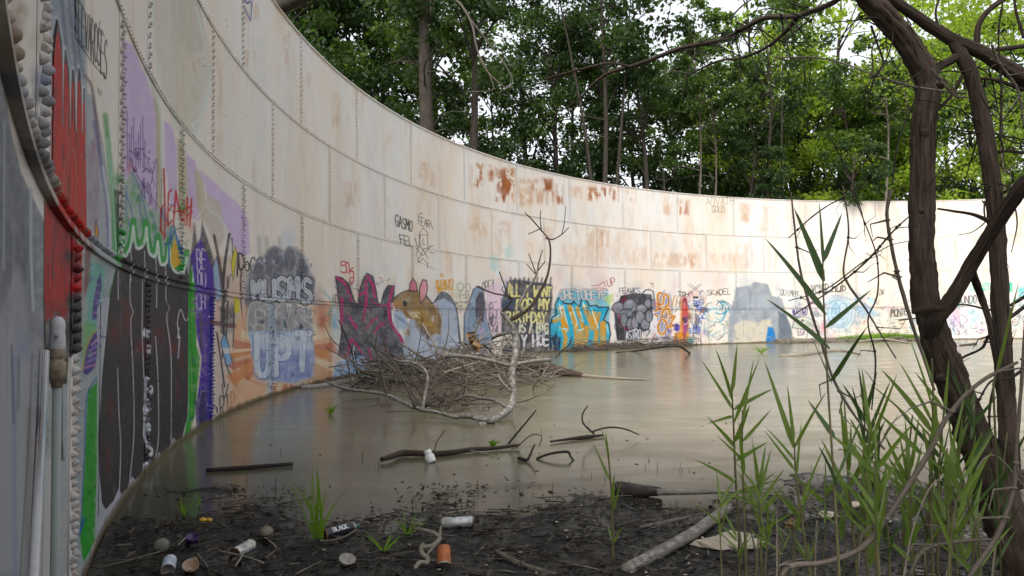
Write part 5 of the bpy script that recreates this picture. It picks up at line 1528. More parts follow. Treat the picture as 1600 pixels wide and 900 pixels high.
near_base = on_mud(1620, 935)
leaner = empty('leaning_tree', near_base, 'dark leaning tree close by at the right, trunk forking into bare limbs', 'tree')
b = MB()
Wp, Rp = px_path([(1655, 985, 44), (1617, 915, 40), (1567, 800, 33), (1530, 700, 27), (1503, 632, 25), (1479, 575, 24.5), (1463, 530, 23), (1447, 470, 20), (1441, 400, 19), (1440, 300, 18.5), (1443, 200, 18), (1449, 130, 18.5), (1420, 70, 17.5), (1385, 28, 17), (1345, -14, 16), (1290, -80, 14)], 3.4, 14)
b.tube(Wp, [q_ * .95 for q_ in Rp], 30, wob=.012, ridge=.17)
b.build('trunk', M_BARK, leaner)
for pts, nm in (
        ([(1578, 760, 22, 3.42), (1575, 690, 18, 3.38), (1572, 620, 17), (1567, 540, 16), (1562, 440, 15.5), (1558, 360, 15), (1550, 280, 15.5), (1536, 195, 15.5), (1523, 135, 13.5), (1510, 100, 14), (1486, 62, 9)], 'limb'),
        ([(1454, 520, 16, 3.38), (1464, 497, 16, 3.3), (1488, 466, 15, 3.25), (1516, 418, 14, 3.2), (1546, 368, 13.5, 3.1), (1576, 322, 14, 3.0), (1612, 276, 15, 2.9), (1680, 210, 15, 2.8)], 'limb'),
        ([(1380, -30, 10), (1393, -4, 9.5), (1430, 24, 10.5), (1480, 58, 12), (1530, 80, 13), (1572, 106, 15), (1612, 128, 16), (1690, 170, 17)], 'limb'),
        ([(1452, 122, 9), (1470, 103, 8), (1490, 92, 8), (1515, 70, 9)], 'limb'),
        ([(1330, -30, 7, 3.5), (1308, 0, 5.5, 3.9), (1265, 19, 5.5, 4.3), (1240, 26, 5.2, 4.5), (1196, 28, 5, 4.8), (1160, 45, 4.6, 5.0), (1128, 62, 4.4, 5.2), (1065, 75, 4.2, 5.5), (1020, 92, 4, 5.8), (985, 104, 3.6, 6.0), (952, 114, 3.2, 6.1), (926, 132, 2.4, 6.2), (905, 155, 1.9, 6.3), (878, 172, 1.2, 6.4)], 'limb'),
        ([(985, 104, 2.6, 6.0), (950, 99, 2.4, 6.0), (905, 109, 2.0, 6.1), (870, 118, 1.6, 6.2), (840, 128, 1.0, 6.3)], 'limb'),
        ([(1246, 28, 4, 4.5), (1225, 52, 3.6, 4.6), (1196, 75, 3.2, 4.8), (1160, 90, 2.6, 5), (1120, 96, 2, 5.1), (1075, 118, 1.4, 5.3)], 'limb'),
        ([(1526, 72, 6), (1529, 40, 5.5), (1545, 16, 5), (1572, -4, 5)], 'limb'),
        ([(1556, 78, 4), (1585, 74, 4.4), (1640, 66, 4)], 'limb'), ([(1530, 122, 3), (1560, 126, 3.4), (1600, 140, 4), (1660, 156, 4)], 'limb'),
        ([(1361, 40, 2.4), (1372, 72, 2.2), (1380, 98, 2), (1368, 118, 2), (1358, 146, 1.6), (1352, 170, 1.2)], 'twig'),
        ([(1464, 172, 4), (1486, 150, 3.8), (1504, 118, 4.2)], 'twig'), ([(1425, 487, 6, 3.3), (1452, 482, 7, 3.28), (1478, 482, 8, 3.25)], 'branch_stub'),
        ([(1518, 425, 8, 3.2), (1530, 455, 7), (1545, 500, 6), (1552, 540, 5), (1560, 580, 5)], 'limb'),
        ([(1560, 238, 4), (1575, 236, 3.4), (1625, 242, 3)], 'twig'), ([(1545, 345, 5, 3.1), (1520, 335, 3.4, 3.1), (1490, 330, 2.6, 3.1), (1465, 326, 2, 3.1)], 'twig'),
        ([(1490, 75, 3), (1470, 50, 2.6), (1462, 20, 2.2), (1470, -10, 2)], 'twig'), ([(1600, 60, 3), (1588, 20, 2.6), (1584, -10, 2.4)], 'twig')):
    b = MB(); Wp, Rp = px_path(pts, 3.4, 10); b.tube(Wp, [q_ * .78 for q_ in Rp], 16 if nm == 'limb' else 6, wob=.02, ridge=.14 if nm == 'limb' else 0); b.build(nm, M_BARK, leaner)
# knots on the near trunk
for (x, y, r) in ((1458, 512, 13), (1446, 208, 8), (1470, 130, 9), (1440, 330, 5), (1500, 640, 9), (1470, 590, 8)):
    c = at(x, y, 3.36); rr_ = r * 3.36 / F_PX
    b = MB(); M = Matrix.Translation(c) @ Matrix.Rotation(random.uniform(0, 3), 4, 'Z') @ Matrix.Rotation(1.2, 4, 'X')
    b.lathe([(.2 * rr_, -rr_), (.8 * rr_, -.6 * rr_), (rr_ * 1.05, 0), (.75 * rr_, .6 * rr_), (.2 * rr_, .9 * rr_)], M, 9)
    b.build('bark_knot', M_BARK, leaner)
# fine twigs up in the limbs
b = MB()
rv = random.Random(5)
for i in range(70):
    x0, y0 = rv.choice([(1510, 90), (1450, 60), (1570, 110), (1400, 40), (1540, 200), (1250, 25), (1160, 45), (1065, 75), (1560, 300)])
    x0 += rv.uniform(-30, 30); y0 += rv.uniform(-15, 15); d0 = 3.4 if x0 > 1330 else 3.9 + (1330 - x0) * .0062
    a = rv.uniform(0, 6.28); L = rv.uniform(30, 120); q = [(x0, y0, 1.5, d0)]
    for k in range(4):
        a += rv.uniform(-.5, .5); x0 += math.cos(a) * L / 4; y0 += math.sin(a) * L / 4 + 4; d0 += rv.uniform(-.06, .06); q.append((x0, y0, 1.3 - .25 * k, d0))
    Wp, Rp = px_path(q, 3.4, 3); b.tube(Wp, Rp, 4, cap=False)
tag(b.build('fine_twigs', M_DARKTWIG, leaner), kind='stuff')
# a few leaves hang close by at the upper right and along the long limb
V_, F_ = [], []
rg = np.random.default_rng(9)
cs = [tuple(at(x, y, d)) for x, y, d in ((1460, 60, 7.5), (1520, 20, 7.2), (1420, 20, 7.6), (1560, 60, 7.4), (1590, 10, 7.0), (1500, 150, 8.0), (1370, 0, 7.8), (1590, 180, 7.8), (1420, 110, 8.5), (1570, -30, 7.0), (1480, -20, 7.2))]
V, F = leaf_cloud(cs, [.6] * len(cs), [330] * len(cs), .05, rg)
o = bpy.data.objects.new('leaves', fast_mesh('leaves', V, F, M_LEAF[2])); COL.objects.link(o); o.parent = leaner
o.location = -Vector(leaner.location); tag(o, kind='stuff')

# bough of a tree outside that hangs over the wall at the upper left, and green sprays hanging into the middle
lb = empty('overhanging_bough', at(450, -40, 19), 'thick grey bough reaching over the wall top at the upper left', 'branch')
b = MB(); Wp, Rp = px_path([(380, 55, 15, 20), (420, 22, 13, 19), (455, 2, 12, 18.5), (520, -30, 10, 18)], 19, 4); b.tube(Wp, Rp, 10, wob=.05); b.build('bough', M_TRUNK, lb)
b = MB()
for q in ([(700, -10, 2), (722, 10, 2), (738, 40, 1.8), (745, 75, 1.5), (760, 110, 1.1), (790, 138, .7)], [(746, 80, 1), (770, 130, .8), (765, 142, .6), (730, 143, .5)], [(735, 30, 1), (800, 120, .8), (780, 145, .5)]):
    Wp, Rp = px_path([(a, c, r, 12) for a, c, r in q], 12, 4); b.tube(Wp, Rp, 5, cap=False)
vine = empty('hanging_dead_branch', at(720, 20, 12), 'thin pale dead branch hanging before dark leaves right of the straight trunk', 'branch')
b.build('twigs', M_TWIG, vine)

# ------------------------------------------------------------------ dead vines hanging round the near tree
VINES = [
    ([(1236, 300, 1.2), (1243, 368, 1.6), (1250, 420, 1.8), (1266, 482, 2), (1285, 540, 2.2), (1302, 592, 2.2), (1336, 650, 2), (1382, 702, 1.6)], 2.9, 'straight brown vine slanting down across the pale wall left of the reed tip'),
    ([(1392, 295, 3), (1386, 335, 2.6), (1395, 395, 2.6), (1409, 452, 3), (1427, 512, 2.6), (1444, 560, 2.4), (1460, 610, 2)], 3.1, 'thicker brown vine hanging just left of the near trunk'),
    ([(1317, 290, 1), (1326, 360, 1.3), (1318, 420, 1.6), (1326, 445, 2), (1352, 482, 1.6), (1374, 518, 1.2), (1400, 560, 1)], 3.0, 'crooked vine with a knot in the middle of the pale wall'),
    ([(1330, 296, .8), (1352, 350, .9), (1370, 402, 1), (1371, 460, 1.2), (1356, 502, 1.2), (1368, 560, 1.4), (1362, 640, 1)], 3.0, 'thin wavy vine hanging between the crooked vine and the thicker one'),
    ([(1240, 492, .9), (1300, 452, 1.3), (1352, 410, 1.6), (1395, 362, 1.3), (1424, 335, 1)], 2.8, 'thin dead stalk rising from lower left to the near trunk'),
    ([(1232, 470, .7), (1290, 452, 1), (1345, 412, 1), (1390, 384, .8), (1426, 376, .6)], 2.9, 'very thin stalk crossing below the rising stalk'),
    ([(1222, 900, 5), (1236, 884, 4.6), (1290, 878, 4.2), (1350, 853, 4.2), (1402, 785, 4.2), (1452, 706, 4), (1480, 652, 3.6), (1530, 598, 3), (1590, 566, 2.4)], 2.7, 'brown bent branch rising through the reeds in front of the near trunk'),
    ([(1512, 905, 4), (1560, 832, 4), (1584, 762, 3.6), (1588, 700, 3), (1596, 600, 2.6), (1604, 480, 2.2)], 2.7, 'pale curved vine crossing in front of the near trunk at the lower right'),
    ([(1232, 372, .9), (1275, 334, 1.2), (1312, 312, 1), (1350, 304, .7)], 3.0, 'short thin twig arching under the wall top'),
    ([(1404, 500, 1), (1436, 496, 1.2), (1500, 476, 1.4), (1560, 484, 2), (1620, 452, 3)], 3.6, 'dark twig running level behind the near stems'),
    ([(1478, 582, 1.6), (1502, 560, 1.8), (1534, 544, 2), (1550, 520, 2.2), (1612, 470, 3)], 3.5, 'dark knobbly twig curving up between the two near stems'),
    ([(1420, 900, 2.4), (1445, 858, 2.8), (1500, 846, 2.6), (1565, 842, 2)], 2.8, 'thin brown twig bending level at the foot of the near trunk'),
    ([(1550, 700, 1.6), (1546, 640, 1.8), (1560, 560, 1.8), (1548, 470, 1.4), (1556, 420, 1)], 3.2, 'thin upright stem against the second near trunk'),
    ([(1490, 690, 1), (1522, 640, 1.4), (1548, 596, 1.6), (1580, 590, 2.2), (1620, 560, 3)], 3.2, 'branching twig across the water between the near stems'),
    ([(1290, 200, .8), (1320, 260, .8), (1346, 330, .7), (1352, 370, .5)], 3.2, 'hair thin twig hanging from the leaves down to the wall top'),
    ([(1394, 290, 1), (1404, 220, 1.2), (1432, 150, 1.2), (1444, 100, 1)], 3.2, 'upper length of vine rising along the near trunk'),
    ([(1210, 90, 1.2, 4.5), (1290, 92, 1.3, 4.2), (1370, 118, 1.6, 3.6), (1430, 136, 2, 3.3), (1510, 146, 2.2, 3.2)], 3.3, 'light brown twig crossing the near trunk below its fork'),
    ([(1455, 108, 2), (1490, 148, 2), (1510, 152, 1.6)], 3.1, 'pale twig by the fork of the near trunk'),
    ([(1550, 70, 2), (1562, 100, 2.2), (1590, 140, 1.8), (1600, 200, 1.4)], 3.1, 'pale drooping twig under the upper right limb'),
    ([(1562, 220, 1.4), (1565, 150, 1.6), (1560, 60, 1.4), (1568, -5, 1.2)], 3.1, 'thin upright vine beside the upper right limb'),
]
for q, d, lab in VINES:
    Wp, Rp = px_path(q, d, 6)
    b = MB(); b.tube(Wp, Rp, 6, wob=.12)
    rq = random.Random(len(lab))
    for k in range(4):                                      # buds and side twigs
        i = rq.randrange(2, len(Wp) - 2); c = Wp[i]; a = rq.uniform(0, 6.28); L = rq.uniform(.04, .16)
        b.tube([c, c + Vector((math.cos(a) * L * .6, rq.uniform(-.03, .03), math.sin(a) * L * .5)), c + Vector((math.cos(a + .5) * L, rq.uniform(-.05, .05), math.sin(a + .5) * L))], [Rp[i] * .7, Rp[i] * .5, Rp[i] * .2], 4, cap=False)
        b.tube([c - Vector((0, 0, .006)), c, c + Vector((0, 0, .006))], [Rp[i] * .8, Rp[i] * 2.0, Rp[i] * .8], 6)
    o = b.build('dead_vine', M_TWIG if 'pale' in lab or 'brown' in lab else M_DARKTWIG, None, origin=Wp[0])
    tag(o, lab, 'vine', 'dead vines round the near tree')

# ------------------------------------------------------------------ reeds


def blade(base, tip, width, sag=.1, fold=.25, up=None, n=9):
    """a reed leaf: tapering, creased on its midrib, bending under its weight; real triangles on two sides of the crease"""
    base, tip = Vector(base), Vector(tip)
    d = tip - base
    L = d.length
    side = d.cross(up if up is not None else Vector((0.2, -1, 0.3)))
    side = side.normalized() if side.length > 1e-6 else Vector((1, 0, 0))
    nr = side.cross(d).normalized()
    V, F = [], []
    for i in range(n):
        t = i / (n - 1)
        w = width * min(1, (t * 5 + .28)) * (1 - t) ** .62 * 1.15 if t < 1 else 0.0004
        c = base + d * t + Vector((0, 0, 1)) * (sag * L * (t - t * t * 1.6 if sag else 0))
        V += [tuple(c + side * w / 2 + nr * fold * w / 2), tuple(c), tuple(c - side * w / 2 + nr * fold * w / 2)]
    for i in range(n - 1):
        F += [(3 * i, 3 * i + 1, 3 * i + 4, 3 * i + 3), (3 * i + 1, 3 * i + 2, 3 * i + 5, 3 * i + 4)]
    return V, F


REED_LABELS = {}


def reed(stem_px, depth, leaves, label, group='green reeds at the muddy edge', leafmat=M_REED, foot=None, wpx=2.4):
    """stem_px from the foot up; leaves: ((x0, y0), (x1, y1), width px)"""
    pts = [(x, y, wpx * (1 - .55 * i / max(1, len(stem_px) - 1)), depth) for i, (x, y) in enumerate(stem_px)]
    Wp, Rp = px_path(pts, depth, 5)
    g = Wp[0]
    ground = H(g.x, g.y)
    if g.z > ground + .01: Wp = [Vector((g.x, g.y, ground - .01))] + Wp; Rp = [Rp[0]] + Rp
    root = empty('reed', Wp[0], label, 'reed', group)
    b = MB(); b.tube(Wp, Rp, 6); b.build('stem', M_REEDSTEM, root)
    rq = random.Random(int(stem_px[0][0]))
    for (p0, p1, w) in leaves:
        dd = rq.uniform(-.16, .16)
        V, F = blade(at(*p0, depth), at(*p1, depth + dd), w * depth / F_PX, rq.uniform(-.02, .08), .3)
        b = MB(); b.add(V, F); b.build('leaf', leafmat, root)
    return root


reed([(1312, 905), (1306, 800), (1299, 690), (1291, 560), (1286, 440), (1286, 400)], 2.35,
     [((1287, 440), (1240, 322), 15), ((1286, 412), (1280, 312), 6), ((1285, 410), (1316, 332), 9), ((1290, 492), (1194, 366), 12), ((1296, 545), (1196, 462), 10), ((1290, 512), (1362, 452), 8), ((1299, 595), (1356, 505), 10), ((1300, 600), (1268, 525), 3),
      ((1304, 685), (1262, 625), 11), ((1308, 760), (1278, 690), 8), ((1310, 740), (1352, 640), 5)],
     'tallest dark reed standing against the pale wall', leafmat=M_REEDDARK, wpx=2.2)
reed([(1156, 900), (1154, 820), (1149, 740), (1146, 660), (1143, 600)], 3.5,
     [((1145, 640), (1095, 560), 6), ((1146, 650), (1104, 662), 5), ((1145, 628), (1118, 540), 7), ((1144, 612), (1152, 536), 7), ((1146, 640), (1208, 606), 7), ((1147, 660), (1186, 560), 6), ((1149, 700), (1104, 648), 7), ((1150, 720), (1200, 690), 7), ((1149, 690), (1172, 630), 9), ((1151, 755), (1084, 714), 6), ((1152, 770), (1210, 750), 6)],
     'leafy light green reed at the left of the main clump, leaves fanning from its top')
reed([(1166, 895), (1163, 800), (1160, 720), (1160, 640)], 3.3,
     [((1160, 660), (1178, 555), 5), ((1160, 690), (1205, 640), 6), ((1161, 720), (1120, 680), 5), ((1162, 780), (1212, 735), 6), ((1162, 742), (1154, 660), 8)], 'thin reed standing right beside the leafy light green one')
reed([(1190, 890), (1187, 800), (1185, 740)], 3.3, [((1185, 760), (1176, 690), 8), ((1186, 770), (1196, 690), 7), ((1186, 790), (1226, 730), 7), ((1187, 800), (1150, 730), 7), ((1186, 775), (1205, 700), 6), ((1188, 830), (1240, 800), 6), ((1187, 790), (1120, 765), 7)], 'short bushy reed next to the pale slab of stone')
reed([(1266, 895), (1254, 820), (1244, 750), (1241, 690)], 3.1, [((1240, 700), (1194, 562), 10), ((1240, 690), (1230, 600), 7), ((1241, 700), (1292, 606), 6), ((1242, 735), (1194, 672), 6), ((1244, 745), (1252, 655), 5), ((1250, 790), (1290, 690), 5), ((1242, 720), (1196, 665), 5)], 'reed with two broad upright leaves and long stem beside the brown lump')
reed([(958, 885), (957, 800), (953, 740), (949, 700)], 3.8, [((951, 720), (946, 672), 4), ((952, 750), (926, 690), 5), ((955, 790), (960, 740), 7), ((957, 800), (972, 745), 4), ((949, 702), (937, 660), 2.5), ((958, 850), (972, 820), 4), ((958, 850), (948, 815), 4)], 'single small reed standing alone in the mud left of the birch pole')
reed([(1340, 900), (1330, 800), (1325, 740), (1318, 660)], 2.9, [((1322, 720), (1312, 620), 9), ((1325, 740), (1330, 660), 8), ((1328, 760), (1376, 668), 10), ((1330, 790), (1282, 680), 10), ((1335, 820), (1300, 760), 7), ((1326, 745), (1318, 612), 7)], 'reed with stiff upright leaves in front of the open water')
reed([(1372, 905), (1364, 820), (1352, 740)], 2.8, [((1356, 770), (1334, 690), 9), ((1360, 790), (1420, 690), 9), ((1364, 810), (1310, 740), 9), ((1366, 840), (1346, 760), 8), ((1354, 745), (1362, 660), 6), ((1368, 850), (1320, 800), 8)], 'broad leaved reed just right of the stiff upright one')
reed([(1458, 900), (1455, 800), (1456, 700), (1458, 620), (1456, 560)], 2.9, [((1456, 675), (1376, 572), 13), ((1456, 660), (1404, 560), 7), ((1458, 640), (1420, 520), 5), ((1457, 600), (1440, 540), 5), ((1457, 700), (1462, 620), 14), ((1456, 740), (1440, 660), 12), ((1440, 710), (1366, 640), 10)],
     'tall reed close against the near trunk with long slanting leaves')
reed([(1486, 905), (1480, 800), (1480, 700)], 2.8, [((1482, 760), (1492, 690), 16), ((1481, 790), (1476, 700), 14), ((1482, 720), (1512, 600), 6), ((1483, 820), (1450, 740), 12), ((1484, 840), (1520, 790), 10)], 'broad dark reed at the foot of the near trunk')
reed([(1552, 600), (1566, 540), (1580, 480)], 3.0, [((1556, 585), (1592, 440), 7)], 'green reed blade crossing between the two near stems', wpx=1.6)
rg2 = random.Random(77)
ORD = ['first', 'second', 'third', 'fourth', 'fifth', 'sixth', 'seventh', 'eighth', 'ninth', 'tenth', 'eleventh', 'twelfth', 'thirteenth', 'fourteenth', 'fifteenth', 'sixteenth', 'seventeenth', 'eighteenth', 'nineteenth', 'twentieth', 'twenty-first', 'twenty-second']
for i in range(12):
    x = 1180 + i * 33 + rg2.uniform(-8, 8); y = rg2.uniform(880, 920); hpx = rg2.uniform(80, 300); d = rg2.uniform(2.7, 3.5); k = rg2.uniform(-.35, .35)
    q = [(x, y, 1.5), (x + k * hpx * .3, y - hpx * .45, 1.3), (x + k * hpx * .9, y - hpx * .8, 1.1), (x + k * hpx * 1.7, y - hpx * rg2.uniform(.55, 1.0), .6)]
    Wp, Rp = px_path(q, d, 5); Wp = [Vector((Wp[0].x, Wp[0].y, H(Wp[0].x, Wp[0].y) - .01))] + Wp; Rp = [Rp[0]] + Rp
    b = MB(); b.tube(Wp, Rp, 5); o = b.build('dead_stalk', M_PALETWIG if i % 2 else M_TWIG, None, origin=Wp[0])
    tag(o, ORD[i] + ' bent dead stalk from the left among the green reeds', 'stalk', 'dead stalks among the reeds')
for i in range(13):
    x = 1340 + i * 17.5 + rg2.uniform(-3, 3); y = rg2.uniform(870, 930); d = rg2.uniform(2.6, 3.5); hpx = rg2.uniform(110, 260)
    stem = [(x, y), (x + rg2.uniform(-10, 10), y - hpx * .5), (x + rg2.uniform(-34, 30), y - hpx)]
    lv = []
    for k in range(rg2.randint(9, 13)):
        t = rg2.uniform(.12, 1.0); sx = x + (stem[2][0] - x) * t; sy = y - hpx * t; a = rg2.uniform(-.9, .75); L = rg2.uniform(60, 120)
        lv.append(((sx, sy), (sx + math.sin(a) * L, sy - math.cos(a) * L), rg2.uniform(4, 10)))
    reed(stem, d, lv, ORD[i] + ' leafy reed from the left in the thick clump before the near trunk', 'reeds crowded at the foot of the near trunk', M_REEDDARK if i % 3 == 0 else M_REED)
for i in range(9):
    x = 1130 + i * 23 + rg2.uniform(-6, 6); y = rg2.uniform(860, 915); d = rg2.uniform(3.0, 3.7); hpx = rg2.uniform(60, 130)
    stem = [(x, y), (x + rg2.uniform(-6, 6), y - hpx * .5), (x + rg2.uniform(-12, 12), y - hpx)]
    lv = []
    for k in range(rg2.randint(4, 6)):
        t = rg2.uniform(.3, 1.0); sx = x + (stem[2][0] - x) * t; sy = y - hpx * t; a = rg2.uniform(-.9, .9); L = rg2.uniform(35, 75)
        lv.append(((sx, sy), (sx + math.sin(a) * L, sy - math.cos(a) * L), rg2.uniform(3, 6)))
    reed(stem, d, lv, ORD[i] + ' short young reed from the left among the stones and taller reeds', 'short young reeds between the stones', M_REED, wpx=1.4)


def tuft(x, y, hpx, n, label, wpx=4, spread=.5, z=None, mat=M_GRASS, name='grass_tuft', seed=1):
    base = on_mud(x, y) if z is None else on_ground(x, y, z)
    d = depth_of(base); k = d / F_PX; rq = random.Random(seed)
    root = empty(name, base, label, 'grass')
    for i in range(n):
        a = rq.uniform(0, 6.28); sp = rq.uniform(.05, spread) * hpx * k; h = hpx * k * rq.uniform(.5, 1)
        b0 = base + Vector((rq.uniform(-1, 1), rq.uniform(-1, 1), 0)) * hpx * k * .06
        mid = b0 + Vector((math.cos(a) * sp * .4, math.sin(a) * sp * .4, h * .75)); tip = b0 + Vector((math.cos(a) * sp, math.sin(a) * sp, h))
        V, F = blade(b0, tip, wpx * k * rq.uniform(.6, 1.1), .18, .3, n=7)
        b = MB(); b.add(V, F); b.build('blade', mat, root)


tuft(496, 843, 140, 17, 'tall bright green grass tuft beside the black spray can', 2.8, .42, seed=3)
tuft(516, 648, 20, 26, 'small green water weed tuft in open water before the birch trunk', 1.6, 1.3, 0.0, M_GRASS, 'water_weed', 4)
tuft(635, 838, 44, 9, 'thin grass sprig between the silver can and the black can', 2.4, .9, seed=5)
tuft(288, 806, 34, 8, 'little dark green sprig near the yellow scrap', 2.2, .8, seed=6)
tuft(312, 790, 30, 2, 'pair of thin blades standing in the water near the wall', 3, .3, 0.0, seed=7)
tuft(600, 862, 40, 7, 'low green sprig lying in the mud before the silver can', 3, 1.2, seed=8)
tuft(566, 715, 20, 2, 'lone thin blade in the water left of the floating branch', 2.2, .1, 0.0, seed=9)
tuft(770, 699, 16, 16, 'bright leaf sprout on the floating branch', 4.5, 1.0, 0.02, M_GRASS, 'leafy_sprout', 10)
tuft(1190, 552, 16, 14, 'pale green tuft in the water before the grey patch', 1.8, 1.4, 0.0, M_GRASS, 'grass_tuft', 12)
# ------------------------------------------------------------------ fallen birch and the heap of brushwood


def wpath(pts, n=5):
    """(x, y, r px, depth) with depth None meaning 'on the water at that pixel'"""
    q = []
    for x, y, r, d in pts:
        if d is None: d = depth_of(on_ground(x, y, 0.02))
        q.append((x, y, r, d))
    return px_path(q, 0, n)


birch = empty('fallen_birch', on_ground(785, 650, 0), 'fallen white birch with a tall bent stem, standing in the water by the brushwood', 'dead tree')
b = MB(); W, Rr = wpath([(748, 666, 5, 9.3), (764, 660, 6, 9.4), (780, 651, 5.6, 9.6), (797, 637, 5.8, 10.0), (803, 618, 5.6, 10.2), (800, 590, 5.2, 10.3), (804, 560, 5.4, 10.4), (807, 534, 5.6, 10.5), (803, 518, 5, 10.5)], 6)
b.tube(W, Rr, 14, wob=.03); b.build('trunk', M_BIRCH, birch)
for pts, mat, nm in (
        ([(803, 522, 5, 10.5), (800, 508, 4.2, 10.5), (790, 494, 4, 10.5), (783, 488, 3.2, 10.5)], M_BIRCH2, 'limb'),
        ([(797, 500, 3.6, 10.5), (812, 492, 3.6, 10.5), (830, 478, 2.8, 10.6), (846, 452, 2.4, 10.7), (856, 428, 2.0, 10.8), (860, 400, 1.6, 10.9), (858, 376, 1.4, 10.9), (846, 360, 1.1, 11), (832, 344, 1.1, 11), (820, 332, .8, 11)], M_BARK, 'limb'),
        ([(818, 488, 2.8, 10.5), (812, 474, 2.6, 10.5), (826, 450, 2.2, 10.5), (838, 430, 1.7, 10.5), (842, 410, 1.3, 10.5), (848, 390, 1, 10.5)], M_BIRCH2, 'limb'),
        ([(783, 489, 1.6, 10.5), (800, 466, 1.3, 10.4), (770, 458, 1.2, 10.4), (744, 447, 1, 10.4)], M_BARK, 'limb'),
        ([(852, 372, 1.2, 10.9), (864, 374, 1, 10.9), (878, 366, .8, 10.9), (889, 355, .6, 10.9)], M_DARKTWIG, 'twig'), ([(846, 362, 1, 10.9), (844, 340, .8, 10.9), (845, 328, .6, 10.9)], M_DARKTWIG, 'twig'), ([(843, 358, .9, 10.9), (834, 362, .7, 10.9), (825, 366, .6, 10.9)], M_DARKTWIG, 'twig'),
        ([(878, 367, .7, 10.9), (882, 345, .6, 10.9), (884, 322, .5, 10.9)], M_DARKTWIG, 'twig'), ([(838, 430, 1, 10.5), (832, 412, .9, 10.5), (826, 396, .7, 10.5)], M_DARKTWIG, 'twig'), ([(840, 424, .9, 10.5), (849, 412, .8, 10.5), (852, 408, .6, 10.5)], M_DARKTWIG, 'twig'), ([(780, 424, 1, 10.4), (788, 446, 1.1, 10.4), (796, 468, 1.2, 10.4)], M_DARKTWIG, 'twig'), ([(836, 428, .8, 10.5), (826, 416, .7, 10.5), (822, 412, .5, 10.5)], M_DARKTWIG, 'twig'),
        ([(772, 658, 4.4, 9.3), (760, 656, 5, 9.35), (730, 650, 4.6, 9.5), (712, 652, 3.6, 9.6), (690, 646, 2.8, 9.8), (652, 638, 3.3, 10.1), (628, 628, 3.2, 10.3), (604, 617, 2.8, 10.6), (575, 612, 2.3, 10.8), (549, 609, 2.6, 11), (528, 604, 2.2, 11.2), (508, 596, 1.5, 11.4)], M_BIRCH, 'limb'),
        ([(604, 617, 2.2, 10.6), (598, 590, 1.9, 10.6), (590, 562, 1.7, 10.6), (587, 538, 1.3, 10.6), (590, 520, .9, 10.6)], M_TWIG, 'limb'),
        ([(650, 638, 2.4, 10.1), (636, 606, 2.1, 10.1), (622, 578, 1.8, 10.1), (608, 556, 1.3, 10.1), (600, 534, 1, 10.1), (596, 515, .7, 10.1)], M_TWIG, 'limb'),
        ([(549, 609, 1.4, 11), (546, 580, 1.2, 11), (536, 548, 1, 11), (518, 530, .8, 11), (508, 510, .6, 11)], M_TWIG, 'limb'),
        ([(660, 640, 3, 10.1), (664, 616, 2.8, 10.2), (668, 590, 2.4, 10.3), (660, 574, 2, 10.4), (642, 566, 1.6, 10.5), (620, 564, 1.2, 10.6)], M_BIRCH, 'limb'),
        ([(798, 640, 3.4, 10), (782, 630, 3.2, 10.1), (768, 624, 3, 10.3), (750, 622, 2.6, 10.5), (730, 618, 2.2, 10.7), (712, 625, 2.4, 10.8)], M_BIRCH2, 'limb'),
        ([(798, 612, 2.4, 10.2), (784, 596, 2, 10.2), (778, 585, 1.6, 10.2)], M_BIRCH, 'limb'),
        ([(802, 640, 1.4, 9.7), (806, 668, 1.2, 8.9), (812, 690, 1, 8.3)], M_PALETWIG, 'twig'), ([(792, 520, 2.6, 10.5), (780, 523, 3, 10.6), (770, 528, 2.4, 10.8)], M_BIRCH2, 'limb')):
    b = MB(); W, Rr = wpath(pts, 5); b.tube(W, Rr, 9 if nm == 'limb' else 5, wob=.05); b.build(nm, mat, birch)
